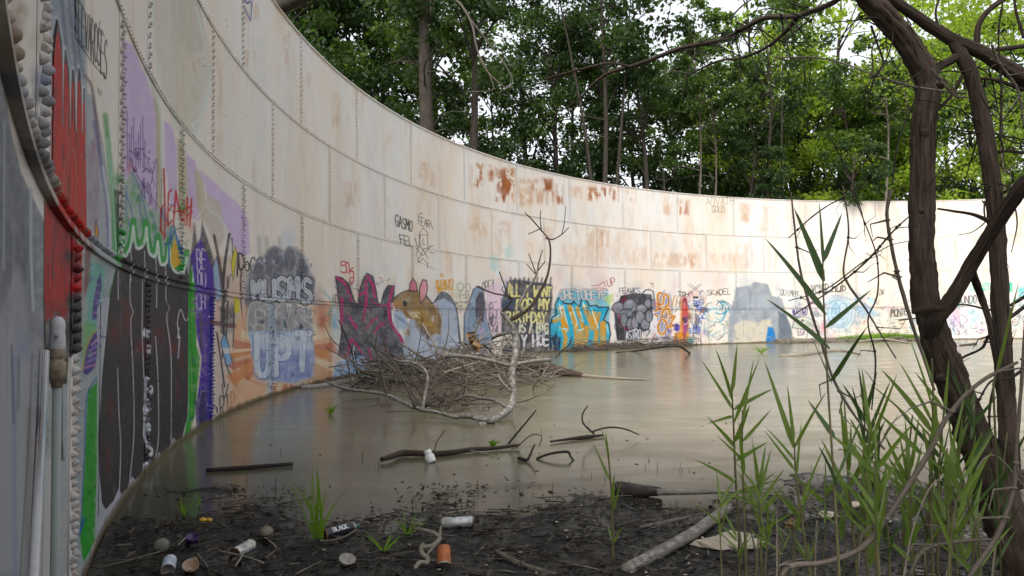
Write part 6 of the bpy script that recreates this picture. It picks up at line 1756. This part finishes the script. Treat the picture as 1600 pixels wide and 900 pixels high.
for q, lab, m1 in (
        ([(470, 606, 4.5, None), (500, 604, 4.6, None), (540, 597, 4.4, None), (590, 591, 4.4, None), (650, 586, 4.4, None), (720, 580, 4, None), (780, 577, 3.6, None)], 'long white birch log floating along the wall left of the brushwood', M_BIRCH),
        ([(765, 568, 8, 17.3), (810, 570, 10, 17.2), (845, 574, 9.5, 17.1), (880, 581, 7, 17), (912, 587, 4, 16.8)], 'thick dark log sticking out of the brushwood on its right', M_BARK),
        ([(880, 583, 3, None), (920, 588, 3, None), (965, 591, 2.2, None), (1012, 593, 1, None)], 'pale barkless log tip lying in the water right of the thick dark log', M_PALETWIG),
        ([(800, 570, 2.8, 15), (835, 564, 3, 15.2), (860, 562, 3.4, 15.4)], 'short pale log poking from the right side of the brushwood', M_BIRCH2),
        ([(690, 556, 4.4, 12.3), (720, 556, 3.4, 12.4), (760, 562, 3, 12.5), (800, 572, 3, 12.5)], 'grey birch branch lying across the top of the brushwood', M_BIRCH2),
        ([(596, 718, 3.6, 6.8), (612, 713, 4.6, 6.9), (628, 708, 5.4, 7.1), (645, 708, 5, 7.1), (680, 709, 4.6, 7.1), (712, 706, 4.2, 7.2), (740, 702, 3.6, 7.3), (775, 700, 3, 7.4), (812, 695, 2, 7.5)], 'dark curved branch floating in the middle of the water under a white bottle', M_BARK),
        ([(322, 735, 3.4, None), (380, 731, 3.6, None), (458, 725, 3, None)], 'straight dark batten floating near the wall at the left', M_DARKTWIG),
        ([(860, 690, 1.5, None), (890, 686, 2.4, None), (915, 683, 3.2, None), (942, 680, 1.8, None)], 'dark twig with a curled end floating right of the middle', M_DARKTWIG),
        ([(918, 634, 1, 7.9), (910, 648, 1.2, 7.9), (912, 662, 1.4, 7.9), (928, 678, 1.6, 7.9)], 'thin curled twig rising from the water right of the middle', M_DARKTWIG),
        ([(926, 674, 1.4, 7.9), (950, 668, 1.4, 7.9), (975, 670, 1.3, 7.9), (998, 679, 1, 8)], 'thin twig running level to the right of the curled twig', M_DARKTWIG),
        ([(838, 717, 2, 6.9), (860, 709, 2, 6.9), (886, 706, 2.2, 6.9), (892, 714, 1.8, 6.85), (899, 723, 1.4, 6.8)], 'dark hooked twig arching out of the water', M_DARKTWIG),
        ([(810, 716, 3, None), (824, 718, 2.4, None), (832, 702, 1.6, 6.9), (836, 694, 1, 6.9)], 'small dark snag left of the hooked twig', M_DARKTWIG),
        ([(794, 694, 1.6, 7.5), (812, 672, 1.5, 7.5), (832, 648, 1.2, 7.5), (838, 640, .8, 7.5)], 'dark thin stick leaning up from the end of the floating branch', M_DARKTWIG),
        ([(806, 700, 1.2, 7.4), (830, 680, 1, 7.4), (846, 682, .9, 7.4), (842, 698, .8, 7.4)], 'pale twig looping at the end of the floating branch', M_TWIG),
        ([(730, 704, 1, 7.3), (745, 706, 1.2, 7.2), (780, 714, 1, 7.1)], 'pale thin twig lying against the floating branch', M_PALETWIG),
        ([(678, 706, .8, 7.1), (684, 688, .8, 7.1), (696, 672, .7, 7.1)], 'hair thin twig standing on the floating branch', M_DARKTWIG),
        ([(978, 902, 11.5, None), (1005, 887, 11, None), (1040, 867, 10, None), (1075, 847, 9.4, None), (1110, 822, 8.8, None), (1137, 801, 8, None)], 'grey birch pole lying on the mud, pointing away from the camera', M_BIRCH2),
        ([(1026, 769, 5.5, 5.25), (1075, 769, 4.6, 5.25), (1120, 768, 3.8, 5.25), (1178, 768, 2.4, 5.25)], 'long thin pale end of the floating log with the burnt butt', M_BIRCH2),
        ([(1000, 832, 2.4, None), (1040, 824, 3.4, None), (1078, 815, 2, None)], 'thin grey stick lying at the water edge left of the birch pole', M_TWIG),
        ([(775, 862, 4, None), (800, 876, 4.6, None), (830, 888, 5, None), (870, 900, 5, None)], 'dark stick sinking into the mud at the bottom middle', M_TWIG),
        ([(732, 838, 1.6, None), (752, 832, 2, None), (770, 826, 1.4, None)], 'small dark twig right of the orange can', M_DARKTWIG),
        ([(1218, 556, 2, None), (1250, 555, 4, None), (1280, 551, 4.5, None), (1312, 548, 3, None), (1345, 553, 1.6, None)], 'bleached log lying in the water before the far debris bank', M_PALETWIG),
        ([(962, 551, .8, None), (990, 549, 1.2, None), (1030, 543, 1.5, 23), (1060, 541, 1.7, 22.5), (1078, 552, 1.4, None)], 'dark crooked branch at the far foot of the wall', M_DARKTWIG),
        ([(868, 560, 1, 22), (878, 548, 1.2, 22), (890, 538, 1, 22), (893, 526, .8, 22)], 'dark thin sapling standing in front of the turquoise piece', M_DARKTWIG),
        ([(1338, 534, 1.6, 21), (1380, 530, 1.8, 21), (1420, 536, 1.6, 21)], 'bleached branch on the far debris bank', M_PALETWIG),
        ([(1500, 540, 1.6, None), (1524, 538, 2.6, None)], 'short dark log floating behind the near stems', M_BARK)):
    W, Rr = wpath(q, 5)
    b = MB(); lift = Vector((0, 0, .03 if 'pole' in lab else 0)); W = [w + lift for w in W]
    b.tube(W, Rr, 12 if max(Rr) > .03 else 7, wob=.05)
    o = b.build('log' if 'log' in lab or 'pole' in lab else 'stick', m1, None, origin=W[len(W) // 2]); tag(o, lab, 'log' if 'log' in lab or 'pole' in lab else 'stick', 'dead wood in and round the water')
# the burnt butt of the floating log
b = MB(); W, Rr = wpath([(964, 768, 11.5, None), (972, 769, 12, None), (1000, 771, 9.5, None), (1024, 772, 7.5, None), (1034, 772, 5.5, None)], 4)
W = [w + Vector((0, 0, .02)) for w in W]
b.tube(W, Rr, 14, wob=.08); tag(b.build('log_butt', bark_material('burnt_bark', (.008, .007, .006), (.11, .10, .09), 9, 3, .8, .01), None, origin=W[2]), 'thick burnt black butt of a log floating in the water', 'log', 'dead wood in and round the water')

pile = empty('brush_pile', on_ground(700, 600, 0), 'tangled heap of dead brushwood in the water against the wall', 'brush pile')
rp = random.Random(31)
HC, HR = on_ground(703, 600, 0), (2.35, 2.3, .85)


def heap_stick(b, thick, L, lo=False):
    while True:
        u = Vector((rp.uniform(-1, 1), rp.uniform(-1, 1), rp.uniform(0, 1)))
        if u.x ** 2 + u.y ** 2 + u.z ** 2 < 1: break
    if lo: u.z *= .5
    c = Vector((HC.x + u.x * HR[0] + .25 * u.y, HC.y + 1.4 + u.y * HR[1], .02 + u.z * HR[2] * (.75 + .25 * math.sin(u.x * 5))))
    a = rp.gauss(0, 1.1); e = rp.gauss(0, .5)
    d = Vector((math.cos(a) * math.cos(e), math.sin(a) * math.cos(e), math.sin(e)))
    s = Vector((-d.y, d.x, rp.uniform(-.4, .4)))
    P = [c + d * L * t + s * L * k for t, k in zip((-.5, -.2, .1, .32, .5), (0, rp.uniform(-.09, .09), rp.uniform(-.15, .15), rp.uniform(-.18, .18), rp.uniform(-.28, .28)))]
    for p in P: p.z = max(p.z, .005)
    r0 = thick
    b.tube(P, [r0, r0 * .9, r0 * .75, r0 * .5, r0 * .25], 5, wob=.08)


MT = [M_TWIG, M_PALETWIG, M_DARKTWIG, M_PALETWIG, M_BIRCH2, M_TWIG]
for i in range(180):
    b = MB(); heap_stick(b, rp.uniform(.007, .019) * (1.7 if i % 9 == 0 else 1), rp.uniform(.5, 2.3)); b.build('stick', MT[i % 6], pile)
for mt, n in ((M_TWIG, 260), (M_DARKTWIG, 170), (M_PALETWIG, 200)):
    b = MB()
    for i in range(n): heap_stick(b, rp.uniform(.003, .010), rp.uniform(.3, 1.5), i % 3 != 0)
    tag(b.build('twigs', mt, pile), kind='stuff')
b = MB()
FC = on_ground(700, 632, 0)
for i in range(145):
    if i < 90: c = Vector((HC.x + rp.uniform(-2.0, 1.9), HC.y - rp.uniform(-.4, 1.9), .02)); up = rp.uniform(-.05, .5)
    else: c = FC + Vector((rp.gauss(0, .42), rp.gauss(.2, .5), .02)); up = rp.uniform(-.1, .75)
    L = rp.uniform(.5, 1.6) * (1 if i < 90 else .75); a = rp.uniform(0, 6.28)
    P = [c]
    for k in range(4):
        a += rp.uniform(-.5, .5); P.append(P[-1] + Vector((math.cos(a), math.sin(a) * .8, up + rp.uniform(-.3, .2))) * L / 4)
    for q_ in P: q_.z = max(q_.z, .004)
    b.tube(P, [.012, .011, .009, .006, .003], 5, wob=.1)
tag(b.build('spreading_twigs', M_TWIG, pile), kind='stuff')
b = MB()                                              # long upright wisps against the wall
for (x, y, x2, y2, d) in ((640, 590, 660, 478, 13), (735, 560, 715, 505, 13), (690, 560, 700, 480, 13.5), (720, 560, 760, 470, 13), (668, 570, 720, 545, 12), (735, 558, 700, 520, 12.5), (608, 600, 650, 545, 11.5), (760, 560, 730, 520, 13), (628, 590, 580, 540, 12), (700, 640, 730, 560, 10.8), (660, 600, 690, 548, 11), (725, 600, 720, 545, 11), (745, 600, 760, 560, 11), (690, 600, 672, 555, 11)):
    W, Rr = px_path([(x, y, 1.6), ((x + x2) / 2 + rp.uniform(-8, 8), (y + y2) / 2, 1.2), (x2, y2, .4)], d, 4); b.tube(W, [q_ * .65 for q_ in Rr], 5)
tag(b.build('upright_wisps', M_TWIG, pile), kind='stuff')
b = MB()
cs = [tuple(at(736 + i * 3, 520 + i * 7, 12.6)) for i in range(4)]
V, F = leaf_cloud(cs, [.07] * 4, [14] * 4, .10, RNG, 1.2)
o = bpy.data.objects.new('dry_leaves', fast_mesh('dry_leaves', V, F, simple('dry_leaf', (.13, .075, .03), (.24, .14, .06), 9, .8, 0))); COL.objects.link(o); o.parent = pile; o.location = -Vector(pile.location); tag(o, kind='stuff')

# debris along the far foot of the wall
for (x0, x1, dpt, hgt, n, lab, nm) in ((880, 1075, .7, .5, 900, 'low line of twigs and dry leaves along the far wall foot', 'debris'), (1200, 1440, 1.3, .26, 900, 'pale bank of washed up twigs and litter at the far wall foot', 'debris')):
    b = MB()
    for i in range(n):
        x = rp.uniform(x0, x1); th, _ = on_wall(x, 520)
        p = wall_xyz(float(th), 0.0, RAD - rp.uniform(.03, dpt)); p[2] = rp.uniform(.0, hgt) * rp.random()
        L = rp.uniform(.15, .7); a = rp.uniform(0, 6.28); d = Vector((math.cos(a), math.sin(a), rp.uniform(-.1, .25))) * L
        c = Vector(p); b.tube([c - d / 2, c + Vector((rp.uniform(-.04, .04), 0, .02)), c + d / 2], [.012, .011, .004], 4)
    o = b.build(nm, M_TWIG if x0 < 1000 else M_PALETWIG, None); tag(o, kind='stuff')
V, F = [], []
bs = MB()
for i in range(5000):
    x = rp.uniform(1302, 1424); th, _ = on_wall(x, 520); p = Vector(wall_xyz(float(th), 0.0, RAD - rp.uniform(.15, 1.1))); p.z = .08 + rp.uniform(0, .06)
    a = rp.uniform(0, 6.28); h = rp.uniform(.14, .38) * (1 - abs(x - 1370) / 120); L = rp.uniform(.02, .16)
    q = p + Vector((math.cos(a) * L, math.sin(a) * L, h)); s = Vector((-math.sin(a), math.cos(a), 0)) * .012
    bs.add([tuple(p + s), tuple(p - s), tuple(q)], [(0, 1, 2)])
tag(bs.build('bank_grass', M_GRASS), kind='stuff')
b = MB()
for k in range(40):
    x = 1210 + k * 6; th, _ = on_wall(x, 520); w = 1.2 * math.sin(math.pi * (k + .5) / 40) ** .5
    pts = [wall_xyz(float(th), z, RAD - r) for r, z in ((-.02, .16), (w * .5, .12), (w, -.05))]
    b.add(pts, [])
b.f = [(3 * k + j, 3 * k + j + 1, 3 * k + j + 4, 3 * k + j + 3) for k in range(39) for j in range(2)]; b.mi = [0] * len(b.f)
tag(b.build('far_bank', simple('bank_earth', (.09, .075, .05), (.20, .17, .12), 3, .95, .6, .03)), kind='structure')

# ------------------------------------------------------------------ litter on the mud: rotting leaves and twig ends


def mud_litter():
    rng = np.random.default_rng(4)
    n = 9000
    y = rng.uniform(3.0, 6.0, n); x = rng.uniform(-3.2, 3.4, n) * (y / 4.6)
    keep = (mud_h(x, y) > rng.uniform(-.03, .02, n)) & (np.hypot(x - CX, y - CY) < RAD - .05)
    x, y = x[keep], y[keep]; n = len(x)
    z = np.maximum(mud_h(x, y), 0) + rng.uniform(.002, .014, n)
    a = rng.uniform(0, 6.28, n); L = rng.uniform(.02, .07, n); w = L * rng.uniform(.2, .5, n); t = rng.uniform(-.4, .4, n)
    p = np.stack([x, y, z], -1); ax = np.stack([np.cos(a), np.sin(a), t], -1); sd = np.stack([-np.sin(a), np.cos(a), rng.uniform(-.4, .4, n)], -1)
    V = np.stack([p, p + ax * L[:, None] * .5 + sd * w[:, None] * .5 + [0, 0, .006], p + ax * L[:, None], p + ax * L[:, None] * .5 - sd * w[:, None] * .5 + [0, 0, .004]], 1).reshape(-1, 3)
    i = np.arange(n)[:, None] * 4
    o = bpy.data.objects.new('rotting_leaves', fast_mesh('rotting_leaves', V, np.concatenate([i + [0, 1, 2], i + [0, 2, 3]], 1).reshape(-1, 3), M_LITTER)); COL.objects.link(o); tag(o, kind='stuff')


mud_litter()
for mt, n, sd in ((M_DARKTWIG, 520, 1), (M_TWIG, 130, 2), (M_PALETWIG, 26, 3)):
    b = MB(); rq = random.Random(sd)
    for i in range(n):
        y = rq.uniform(3.2, 5.6); x = rq.uniform(-2.6, 3.0) * y / 4.6; h = H(x, y)
        if h < -.02 or math.hypot(x - CX, y - CY) > RAD - .1: continue
        a = rq.gauss(.3, .9); L = rq.uniform(.05, .34); c = Vector((x, y, max(h, 0) + .006)); d = Vector((math.cos(a), math.sin(a), rq.uniform(-.06, .12))) * L
        b.tube([c - d / 2, c + Vector((rq.uniform(-.01, .01), rq.uniform(-.01, .01), .006)), c + d / 2], [.0035, .003, .0015], 4)
    tag(b.build('twig_litter', mt), kind='stuff')
b = MB(); rq = random.Random(8)                        # stubs and flecks out in the shallow water
for i in range(150):
    y = 4.9 + 4.5 * rq.random() ** 1.7; x = rq.uniform(-2.4, 2.6) * y / 5
    if math.hypot(x - CX, y - CY) > RAD - .2: continue
    if i % 3: 
        a = rq.uniform(0, 6.28); L = rq.uniform(.008, .035); b.box((x, y, .002), (L, L * .3, .005), Matrix.Rotation(a, 3, 'Z'))
    else: b.tube([(x, y, -.02), (x + rq.uniform(-.01, .01), y, rq.uniform(.02, .09))], [.003, .0015], 4)
tag(b.build('floating_flecks', M_DARKTWIG), kind='stuff')

# ------------------------------------------------------------------ cans, cups and other rubbish


def frame(c, axis, roll=0.0):
    z = Vector(axis).normalized(); ref = Vector((0, 0, 1)) if abs(z.z) < .95 else Vector((0, 1, 0))
    x = ref.cross(z).normalized(); y = z.cross(x)
    M = Matrix(((x.x, y.x, z.x, c[0]), (x.y, y.y, z.y, c[1]), (x.z, y.z, z.z, c[2]), (0, 0, 0, 1)))
    return M @ Matrix.Rotation(roll, 4, 'Z')


def can_mat(name, c1, c2, rough=.35, metal=0.0, scale=14):
    N = Nodes(name)
    f = N.noise(N.coord(), scale, 6, .65)
    N.color(N.ramp(f, [(.40, c1), (.66, c2)]), rough, metal, .5)
    return N.m


M_TIN = can_mat('dull_tin', (.42, .41, .39), (.16, .10, .06), .4, .7)
M_RUSTY = can_mat('rusty_tin', (.10, .055, .03), (.22, .11, .05), .8)
M_DIRT = can_mat('mud_stained_tin', (.18, .165, .13), (.07, .058, .04), .6)


def ribbon_on_can(b, lines, M, r, u0, u1, z0, z1, w):
    """strokes in a unit box wrapped on the can: x along the axis, y round it"""
    for pl in lines:
        fine = [(p[0] + (q[0] - p[0]) * i / 6, p[1] + (q[1] - p[1]) * i / 6) for p, q in zip(pl[:-1], pl[1:]) for i in range(6)] + [pl[-1]]
        for (xa, ya), (xb, yb) in zip(fine[:-1], fine[1:]):
            A = Vector((z0 + (z1 - z0) * xa, (u0 + (u1 - u0) * ya) * r, 0)); B = Vector((z0 + (z1 - z0) * xb, (u0 + (u1 - u0) * yb) * r, 0))
            d = (B - A); 
            if d.length < 1e-6: continue
            s = Vector((-d.y, d.x, 0)).normalized() * w / 2; e = d.normalized() * w * .35
            V = []
            for q in (A - e + s, A - e - s, B + e - s, B + e + s):
                an = q.y / r; V.append(tuple(M @ Vector(((r + .0008) * math.cos(an), (r + .0008) * math.sin(an), q.x))))
            b.add(V, [(0, 1, 2, 3)])


def spray_can(px, py, px2, py2, label, body, r=.033, L=.19, cap=None, open_end=False, words=None, wordcol=None, sink=.018, marks=0, tip=0.0, dome=True, name='spray_can', roll=0.0):
    """a can lying from its bottom (px, py) to its top (px2, py2)"""
    c0 = on_mud(px, py, r - sink); c1 = on_mud(px2, py2, r - sink)
    ax = (c1 - c0); ax.z += tip * ax.length; ax.normalize()
    root = empty(name, c0, label, 'spray can' if name == 'spray_can' else 'can', 'rubbish left on the mud')
    M = frame(c0, ax, roll)
    b = MB()
    b.lathe([(r * .90, .004), (r * .97, .002), (r, .006), (r, L * .5), (r, L - .006), (r * .985, L)], M, 28, cap=False); b.build('body', body, root)
    b = MB(); b.lathe([(r * .2, .010), (r * .7, .009), (r * .88, .003), (r * 1.02, 0), (r * 1.04, .004), (r, .009)], M, 28); b.build('bottom_rim', M_RUSTY if open_end else M_TIN, root)
    if dome:
        b = MB(); b.lathe([(r * 1.0, L - .003), (r * 1.03, L), (r * 1.0, L + .004), (r * .80, L + .014), (r * .55, L + .022), (r * .40, L + .024), (r * .38, L + .030), (r * .12, L + .031)], M, 24); dome_o = b.build('top_dome', M_TIN, root)
    if cap:
        b = MB(); b.lathe([(r * .42, L + .018), (r * .42, L + .036), (r * .34, L + .046), (r * .12, L + .048)], M, 16); b.build('nozzle', cap, dome_o)
    if words:
        b = MB(); n = len(words); span = .30 * L
        for i, ch in enumerate(words):
            z0 = L * .26 + i * L * .105
            ribbon_on_can(b, FONT[ch], M, r, WORD_U[0], WORD_U[1], z0, z0 + L * .082, .0052)
        b.build('lettering', wordcol, root)
    if marks:
        rq = random.Random(marks); b = MB()
        for i in range(26):
            z0 = L * rq.uniform(.2, .8); u = rq.uniform(-1.6, 1.6) + MARK_U
            ribbon_on_can(b, [[(0, 0), (1, rq.uniform(-.3, .3))], [(0, .4), (.6, .9)]], M, r, u, u + .22, z0, z0 + .012, .003)
        b.build('lettering', wordcol, root)
    return root


WORD_U = (math.pi * .5 + .30, math.pi * .5 + 1.15)
MARK_U = math.pi * .5 + .7
M_WHITEPRINT = can_mat('white_print', (.75, .75, .73), (.6, .6, .58), .5)
M_BLACKPRINT = can_mat('dark_print', (.03, .03, .03), (.08, .08, .08), .5)
M_GREENCAP = can_mat('green_plastic', (.012, .12, .085), (.02, .15, .10), .4)
spray_can(506, 836, 550, 824, 'black spray can with white lettering and a green nozzle, lying by the grass tuft', can_mat('navy_black_print', (.012, .014, .024), (.03, .03, .04), .3), cap=M_GREENCAP, words='BLACK', wordcol=M_WHITEPRINT, open_end=True)
spray_can(740, 815, 694, 817, 'silver spray can with dark print lying at the water edge', can_mat('silver_print', (.50, .51, .52), (.20, .19, .17), .35, .25), marks=3, wordcol=M_BLACKPRINT, sink=.006)
spray_can(366, 866, 398, 848, 'white can with a rusty open bottom and a blue corner on its label', can_mat('dirty_white_print', (.60, .60, .58), (.34, .28, .20), .4), L=.15, open_end=True, marks=5, wordcol=can_mat('blue_print', (.05, .10, .32), (.1, .16, .4), .4), dome=True)
spray_can(262, 892, 272, 858, 'pale blue white can with an open end facing the camera', can_mat('pale_blue_print', (.52, .58, .68), (.40, .42, .46), .35), L=.14, r=.034, marks=7, wordcol=can_mat('grey_blue_print', (.25, .32, .45), (.3, .36, .5), .4), tip=.1)
spray_can(694, 884, 692, 852, 'orange rusty can standing tilted in the mud beside the bleached root', can_mat('orange_rust', (.42, .13, .03), (.20, .06, .02), .6, 0, 22), L=.10, r=.034, tip=1.1, dome=False, name='tin_can', sink=.02)


def cup(px, py, label, mat, r, L, axis, cat='cup', name='plastic_cup', taper=.8, solid=False, lift=0.0):
    c = on_mud(px, py, lift)
    root = empty(name, c, label, cat, 'rubbish left on the mud')
    M = frame(c, axis)
    b = MB()
    if solid: b.lathe([(r * .15, 0), (r * .9, .002), (r, .008), (r, L * .8), (r * .94, L), (r * .2, L + .003)], M, 22)
    else: b.lathe([(r * taper * .2, .004), (r * taper, 0), (r, L), (r * 1.06, L + .002), (r * 1.04, L - .003), (r * .95, L - .004), (r * (taper - .05), .006), (r * .1, .008)], M, 22, cap=False)
    b.build('shell', mat, root)
    b = MB(); b.lathe([(r * 1.01, L * .80), (r * 1.05, L * .83), (r * 1.05, L * .90), (r * 1.01, L * .93)], M, 22, cap=False); b.build('rim_band', mat, root)
    return root


cup(254, 858, 'grey tan can bottom facing up at the left of the pale blue can', M_DIRT, .042, .06, (.25, -.75, .65), 'can', 'tin_can', solid=True)
cup(417, 840, 'round tan cup bottom half sunk in mud behind the white rusty can', can_mat('tan_plastic', (.17, .145, .105), (.09, .075, .055), .5), .038, .06, (.1, -.5, .85), solid=True)
cup(300, 852, 'purple plastic cap on the mud', can_mat('purple_plastic', (.075, .018, .14), (.05, .02, .09), .35), .034, .055, (.1, -.25, .95), 'cup', 'plastic_cup', .9)  # a spray-can cap, shaped with the cup builder
cup(540, 884, 'broken white cup lying in the mud at the bottom', can_mat('dirty_white_plastic', (.40, .38, .34), (.12, .10, .08), .5), .040, .045, (.3, -.35, .9), taper=.7)
cup(298, 893, 'orange and white crushed cup at the bottom left', can_mat('orange_white_plastic', (.34, .30, .25), (.42, .17, .03), .4, 0, 22), .038, .05, (.2, -.5, .8), taper=.75)
cup(303, 879, 'small olive lid beside the orange and white crushed cup', can_mat('olive_plastic', (.13, .11, .05), (.2, .17, .09), .4), .022, .02, (.1, -.4, .9), 'lid', 'lid', solid=True)


def blob(b, c, s, seed, rough=.18, seg=14, rings=9):
    rq = np.random.default_rng(seed); L = lattice(16, seed)
    V, F = [], []
    for i in range(rings + 1):
        ph = math.pi * i / rings
        for k in range(seg):
            a = 2 * math.pi * k / seg
            d = np.array([math.sin(ph) * math.cos(a), math.sin(ph) * math.sin(a), math.cos(ph)])
            f = 1 + rough * 2 * (float(L(d[0] * 2.1 + 5, d[1] * 2.1 + d[2] * 3 + 5)) - .5)
            V.append(tuple(np.array(c) + d * f * np.array(s)))
    for i in range(rings):
        for k in range(seg):
            k2 = (k + 1) % seg; F.append((i * seg + k, (i + 1) * seg + k, (i + 1) * seg + k2, i * seg + k2))
    b.add(V, F)


p = on_mud(322, 813, .012)
yel = empty('yellow_float', p, 'bright yellow two lobed scrap floating near the wall', 'litter', 'rubbish left on the mud')
M_YEL = can_mat('yellow_plastic', (.62, .36, .02), (.45, .25, .02), .35)
for nm, dx, s in (('large_lobe', -.018, (.028, .02, .017)), ('small_lobe', .022, (.018, .016, .014))):
    b = MB(); blob(b, p + Vector((dx, 0, 0)), s, 3, .1); b.build(nm, M_YEL, yel)

# white bottle leaning on the floating branch
p = on_ground(674, 722, 0.0)
bt = empty('white_bottle', p, 'small white bottle with a screw cap leaning on the floating branch', 'bottle')
M = frame(p + Vector((0, 0, .0)), (-.35, .25, .85))
M_WB = can_mat('white_plastic', (.70, .70, .70), (.62, .62, .62), .4)
b = MB(); b.lathe([(.01, -.005), (.043, -.004), (.046, .004), (.046, .055), (.042, .066), (.028, .074), (.027, .08)], M, 22); b.build('body', M_WB, bt)
b = MB(); b.lathe([(.033, .074), (.035, .076), (.035, .108), (.032, .112), (.008, .114)], M, 22); b.build('cap', M_WB, bt)

# bleached root standing out of the mud
root = empty('bleached_root', on_mud(655, 895), 'pale crooked root rising from the mud at the bottom middle', 'root')
for q in ([(646, 905, 5), (648, 890, 4.6), (656, 880, 4.3), (666, 880, 4.2), (668, 872, 4), (660, 866, 3.8), (658, 856, 3.5), (662, 850, 3)], [(660, 855, 3.4), (674, 853, 3.4), (684, 846, 3.6), (687, 840, 3), (676, 832, 3), (662, 828, 2.4), (648, 826, 1.8)], [(668, 866, 2), (676, 856, 2), (684, 848, 2)], [(687, 838, 2.6), (688, 828, 2), (689, 822, 1.6)]):
    dd = depth_of(on_mud(655, 890)); W, Rr = px_path([(x, y, r, dd + (895 - y) * .004) for x, y, r in q], 0, 4); b = MB(); b.tube(W, Rr, 8, wob=.1); b.build('root_arm', M_PALETWIG, root)
for q, lab in (([(340, 861, 1.6), (380, 869, 1.8), (412, 880, 1.6)], 'thin pale straw lying across the white rusty can'), ([(368, 884, 1.6), (376, 872, 1.8), (382, 858, 1.6)], 'short pale straw leaning on the white rusty can'), ([(308, 866, 2.6), (316, 876, 3), (324, 886, 2)], 'short grey stick by the purple cap'), ([(278, 852, 1.4), (286, 844, 1.6), (290, 840, 1.2)], 'short pale twig behind the purple cap'), ([(414, 840, 1.4), (424, 848, 1.6), (432, 856, 1.4)], 'pale twig on the tan cup'), ([(416, 872, 1.4), (428, 862, 1.6), (438, 856, 1)], 'thin twig right of the white rusty can'), ([(150, 888, 1.6), (200, 876, 2), (250, 862, 1.4)], 'long brown stick in the mud at the left below the wall'), ([(500, 846, 2), (530, 842, 2.2), (558, 828, 1.6)], 'thin stick along the black spray can'), ([(182, 853, 3), (194, 852, 2.6), (205, 850, 1.4)], 'small reddish stick near the wall foot')):
    W = [on_mud(x, y, .022) for x, y, r in q]; W = [Vector(v) for v in spline([tuple(w) for w in W], 4)]
    b = MB(); b.tube(W, list(np.linspace(q[0][2], q[-1][2], len(W)) * depth_of(W[0]) / F_PX), 6)
    tag(b.build('stick', M_PALETWIG if 'pale' in lab else M_TWIG, None, origin=W[0]), lab, 'stick', 'dead wood in and round the water')

# stones
for (x, y, s, lab, mt) in ((1146, 850, (.19, .10, .055), 'pale flat slab of stone at the foot of the left reeds', M_STONE), (1292, 805, (.058, .05, .028), 'pale rounded stone at the water edge', M_STONE), (1238, 820, (.055, .05, .035), 'brown wet lump left of the pale rounded stone', M_RUSTY), (1336, 789, (.075, .05, .022), 'low pale stone behind the stiff upright reed', M_STONE), (1382, 812, (.04, .05, .02), 'small stone in the thick of the reeds', M_STONE)):
    c = on_mud(x, y, .012); b = MB(); blob(b, c, s, int(x), .3, 12, 8); tag(b.build('stone', mt, None, origin=c, smooth=False), lab, 'stone', 'stones at the water edge')
b = MB(); rq = random.Random(12)
for i in range(34):
    y = rq.uniform(3.6, 5.2); x = rq.uniform(-1.2, 1.2) * y / 4.5; c = (x, y, max(0, H(x, y)) + .006); blob(b, c, (rq.uniform(.006, .016), rq.uniform(.005, .012), .004), i + 40, .3, 6, 4)
tag(b.build('shell_bits', M_STONE), kind='stuff')

# ------------------------------------------------------------------ old gauge pipe on the wall at the left
th, _ = on_wall(89, 600, RAD - .036)
base = Vector(wall_xyz(float(th), 0.0, RAD - .036))
pipe = empty('standpipe', (base.x, base.y, 0), 'old white capped gauge pipe with rusty coupling, upright against the wall at left', 'pipe')
M = frame((base.x, base.y, 0), (0, 0, 1))
zt = [float(on_wall(88, y, RAD - .036)[1]) for y in (592, 566, 545, 528, 494)]
b = MB(); b.lathe([(.013, -.3), (.013, zt[0])], M, 14); b.build('thin_pipe', wall_material('pipe_paint', (.28, .33, .31), (.22, .25, .24), .5), pipe)
b = MB(); b.lathe([(.014, zt[0] - .03), (.017, zt[0] - .028), (.018, zt[0] - .004), (.026, zt[0]), (.027, zt[0] + .02), (.026, zt[0] + .024), (.027, zt[0] + .05), (.020, zt[0] + .054), (.021, zt[2] - .03), (.024, zt[2] - .026), (.024, zt[2])], M, 8); b.build('rusty_coupling', simple('rusty_brass', (.12, .085, .05), (.34, .28, .20), 34, .7, .9, .006), pipe)
b = MB(); b.lathe([(.022, zt[2] - .004), (.023, zt[2]), (.023, zt[3] + .004), (.021, zt[3] + .012), (.022, zt[4] - .03), (.020, zt[4] - .014), (.012, zt[4] - .003), (.003, zt[4])], M, 18); cap_o = b.build('white_cap', simple('chalky_white', (.55, .55, .56), (.42, .42, .43), 20, .6, .4, .004), pipe)
tang = Vector((-math.sin(math.radians(float(th))), math.cos(math.radians(float(th))), 0))
b = MB(); c = Vector((base.x, base.y, zt[3] + .008)); b.tube([c - tang * .05 , c + tang * .05], [.006, .006], 8); b.build('cross_handle', simple('chalky_handle', (.40, .40, .40), (.3, .3, .3), 20, .6, .3, .003), cap_o)
# narrow flat bar standing just nearer than the pipe
bar = []
for x, y in ((69, 548), (66, 640), (61, 740), (56, 830), (52, 905), (46, 1000)):
    t2, z2 = on_wall(x, y, RAD - .03); bar.append(Vector(wall_xyz(float(t2), float(z2), RAD - .03)))
b = MB(); b.tube(bar, [.012] * 6, 6, wob=.06)
o = b.build('flat_bar', wall_material('bar_paint', (.50, .51, .52), (.40, .40, .40), .7), None, origin=(bar[3].x, bar[3].y, 0)); tag(o, 'narrow white painted bar leaning on the wall just left of the gauge pipe', 'bar')
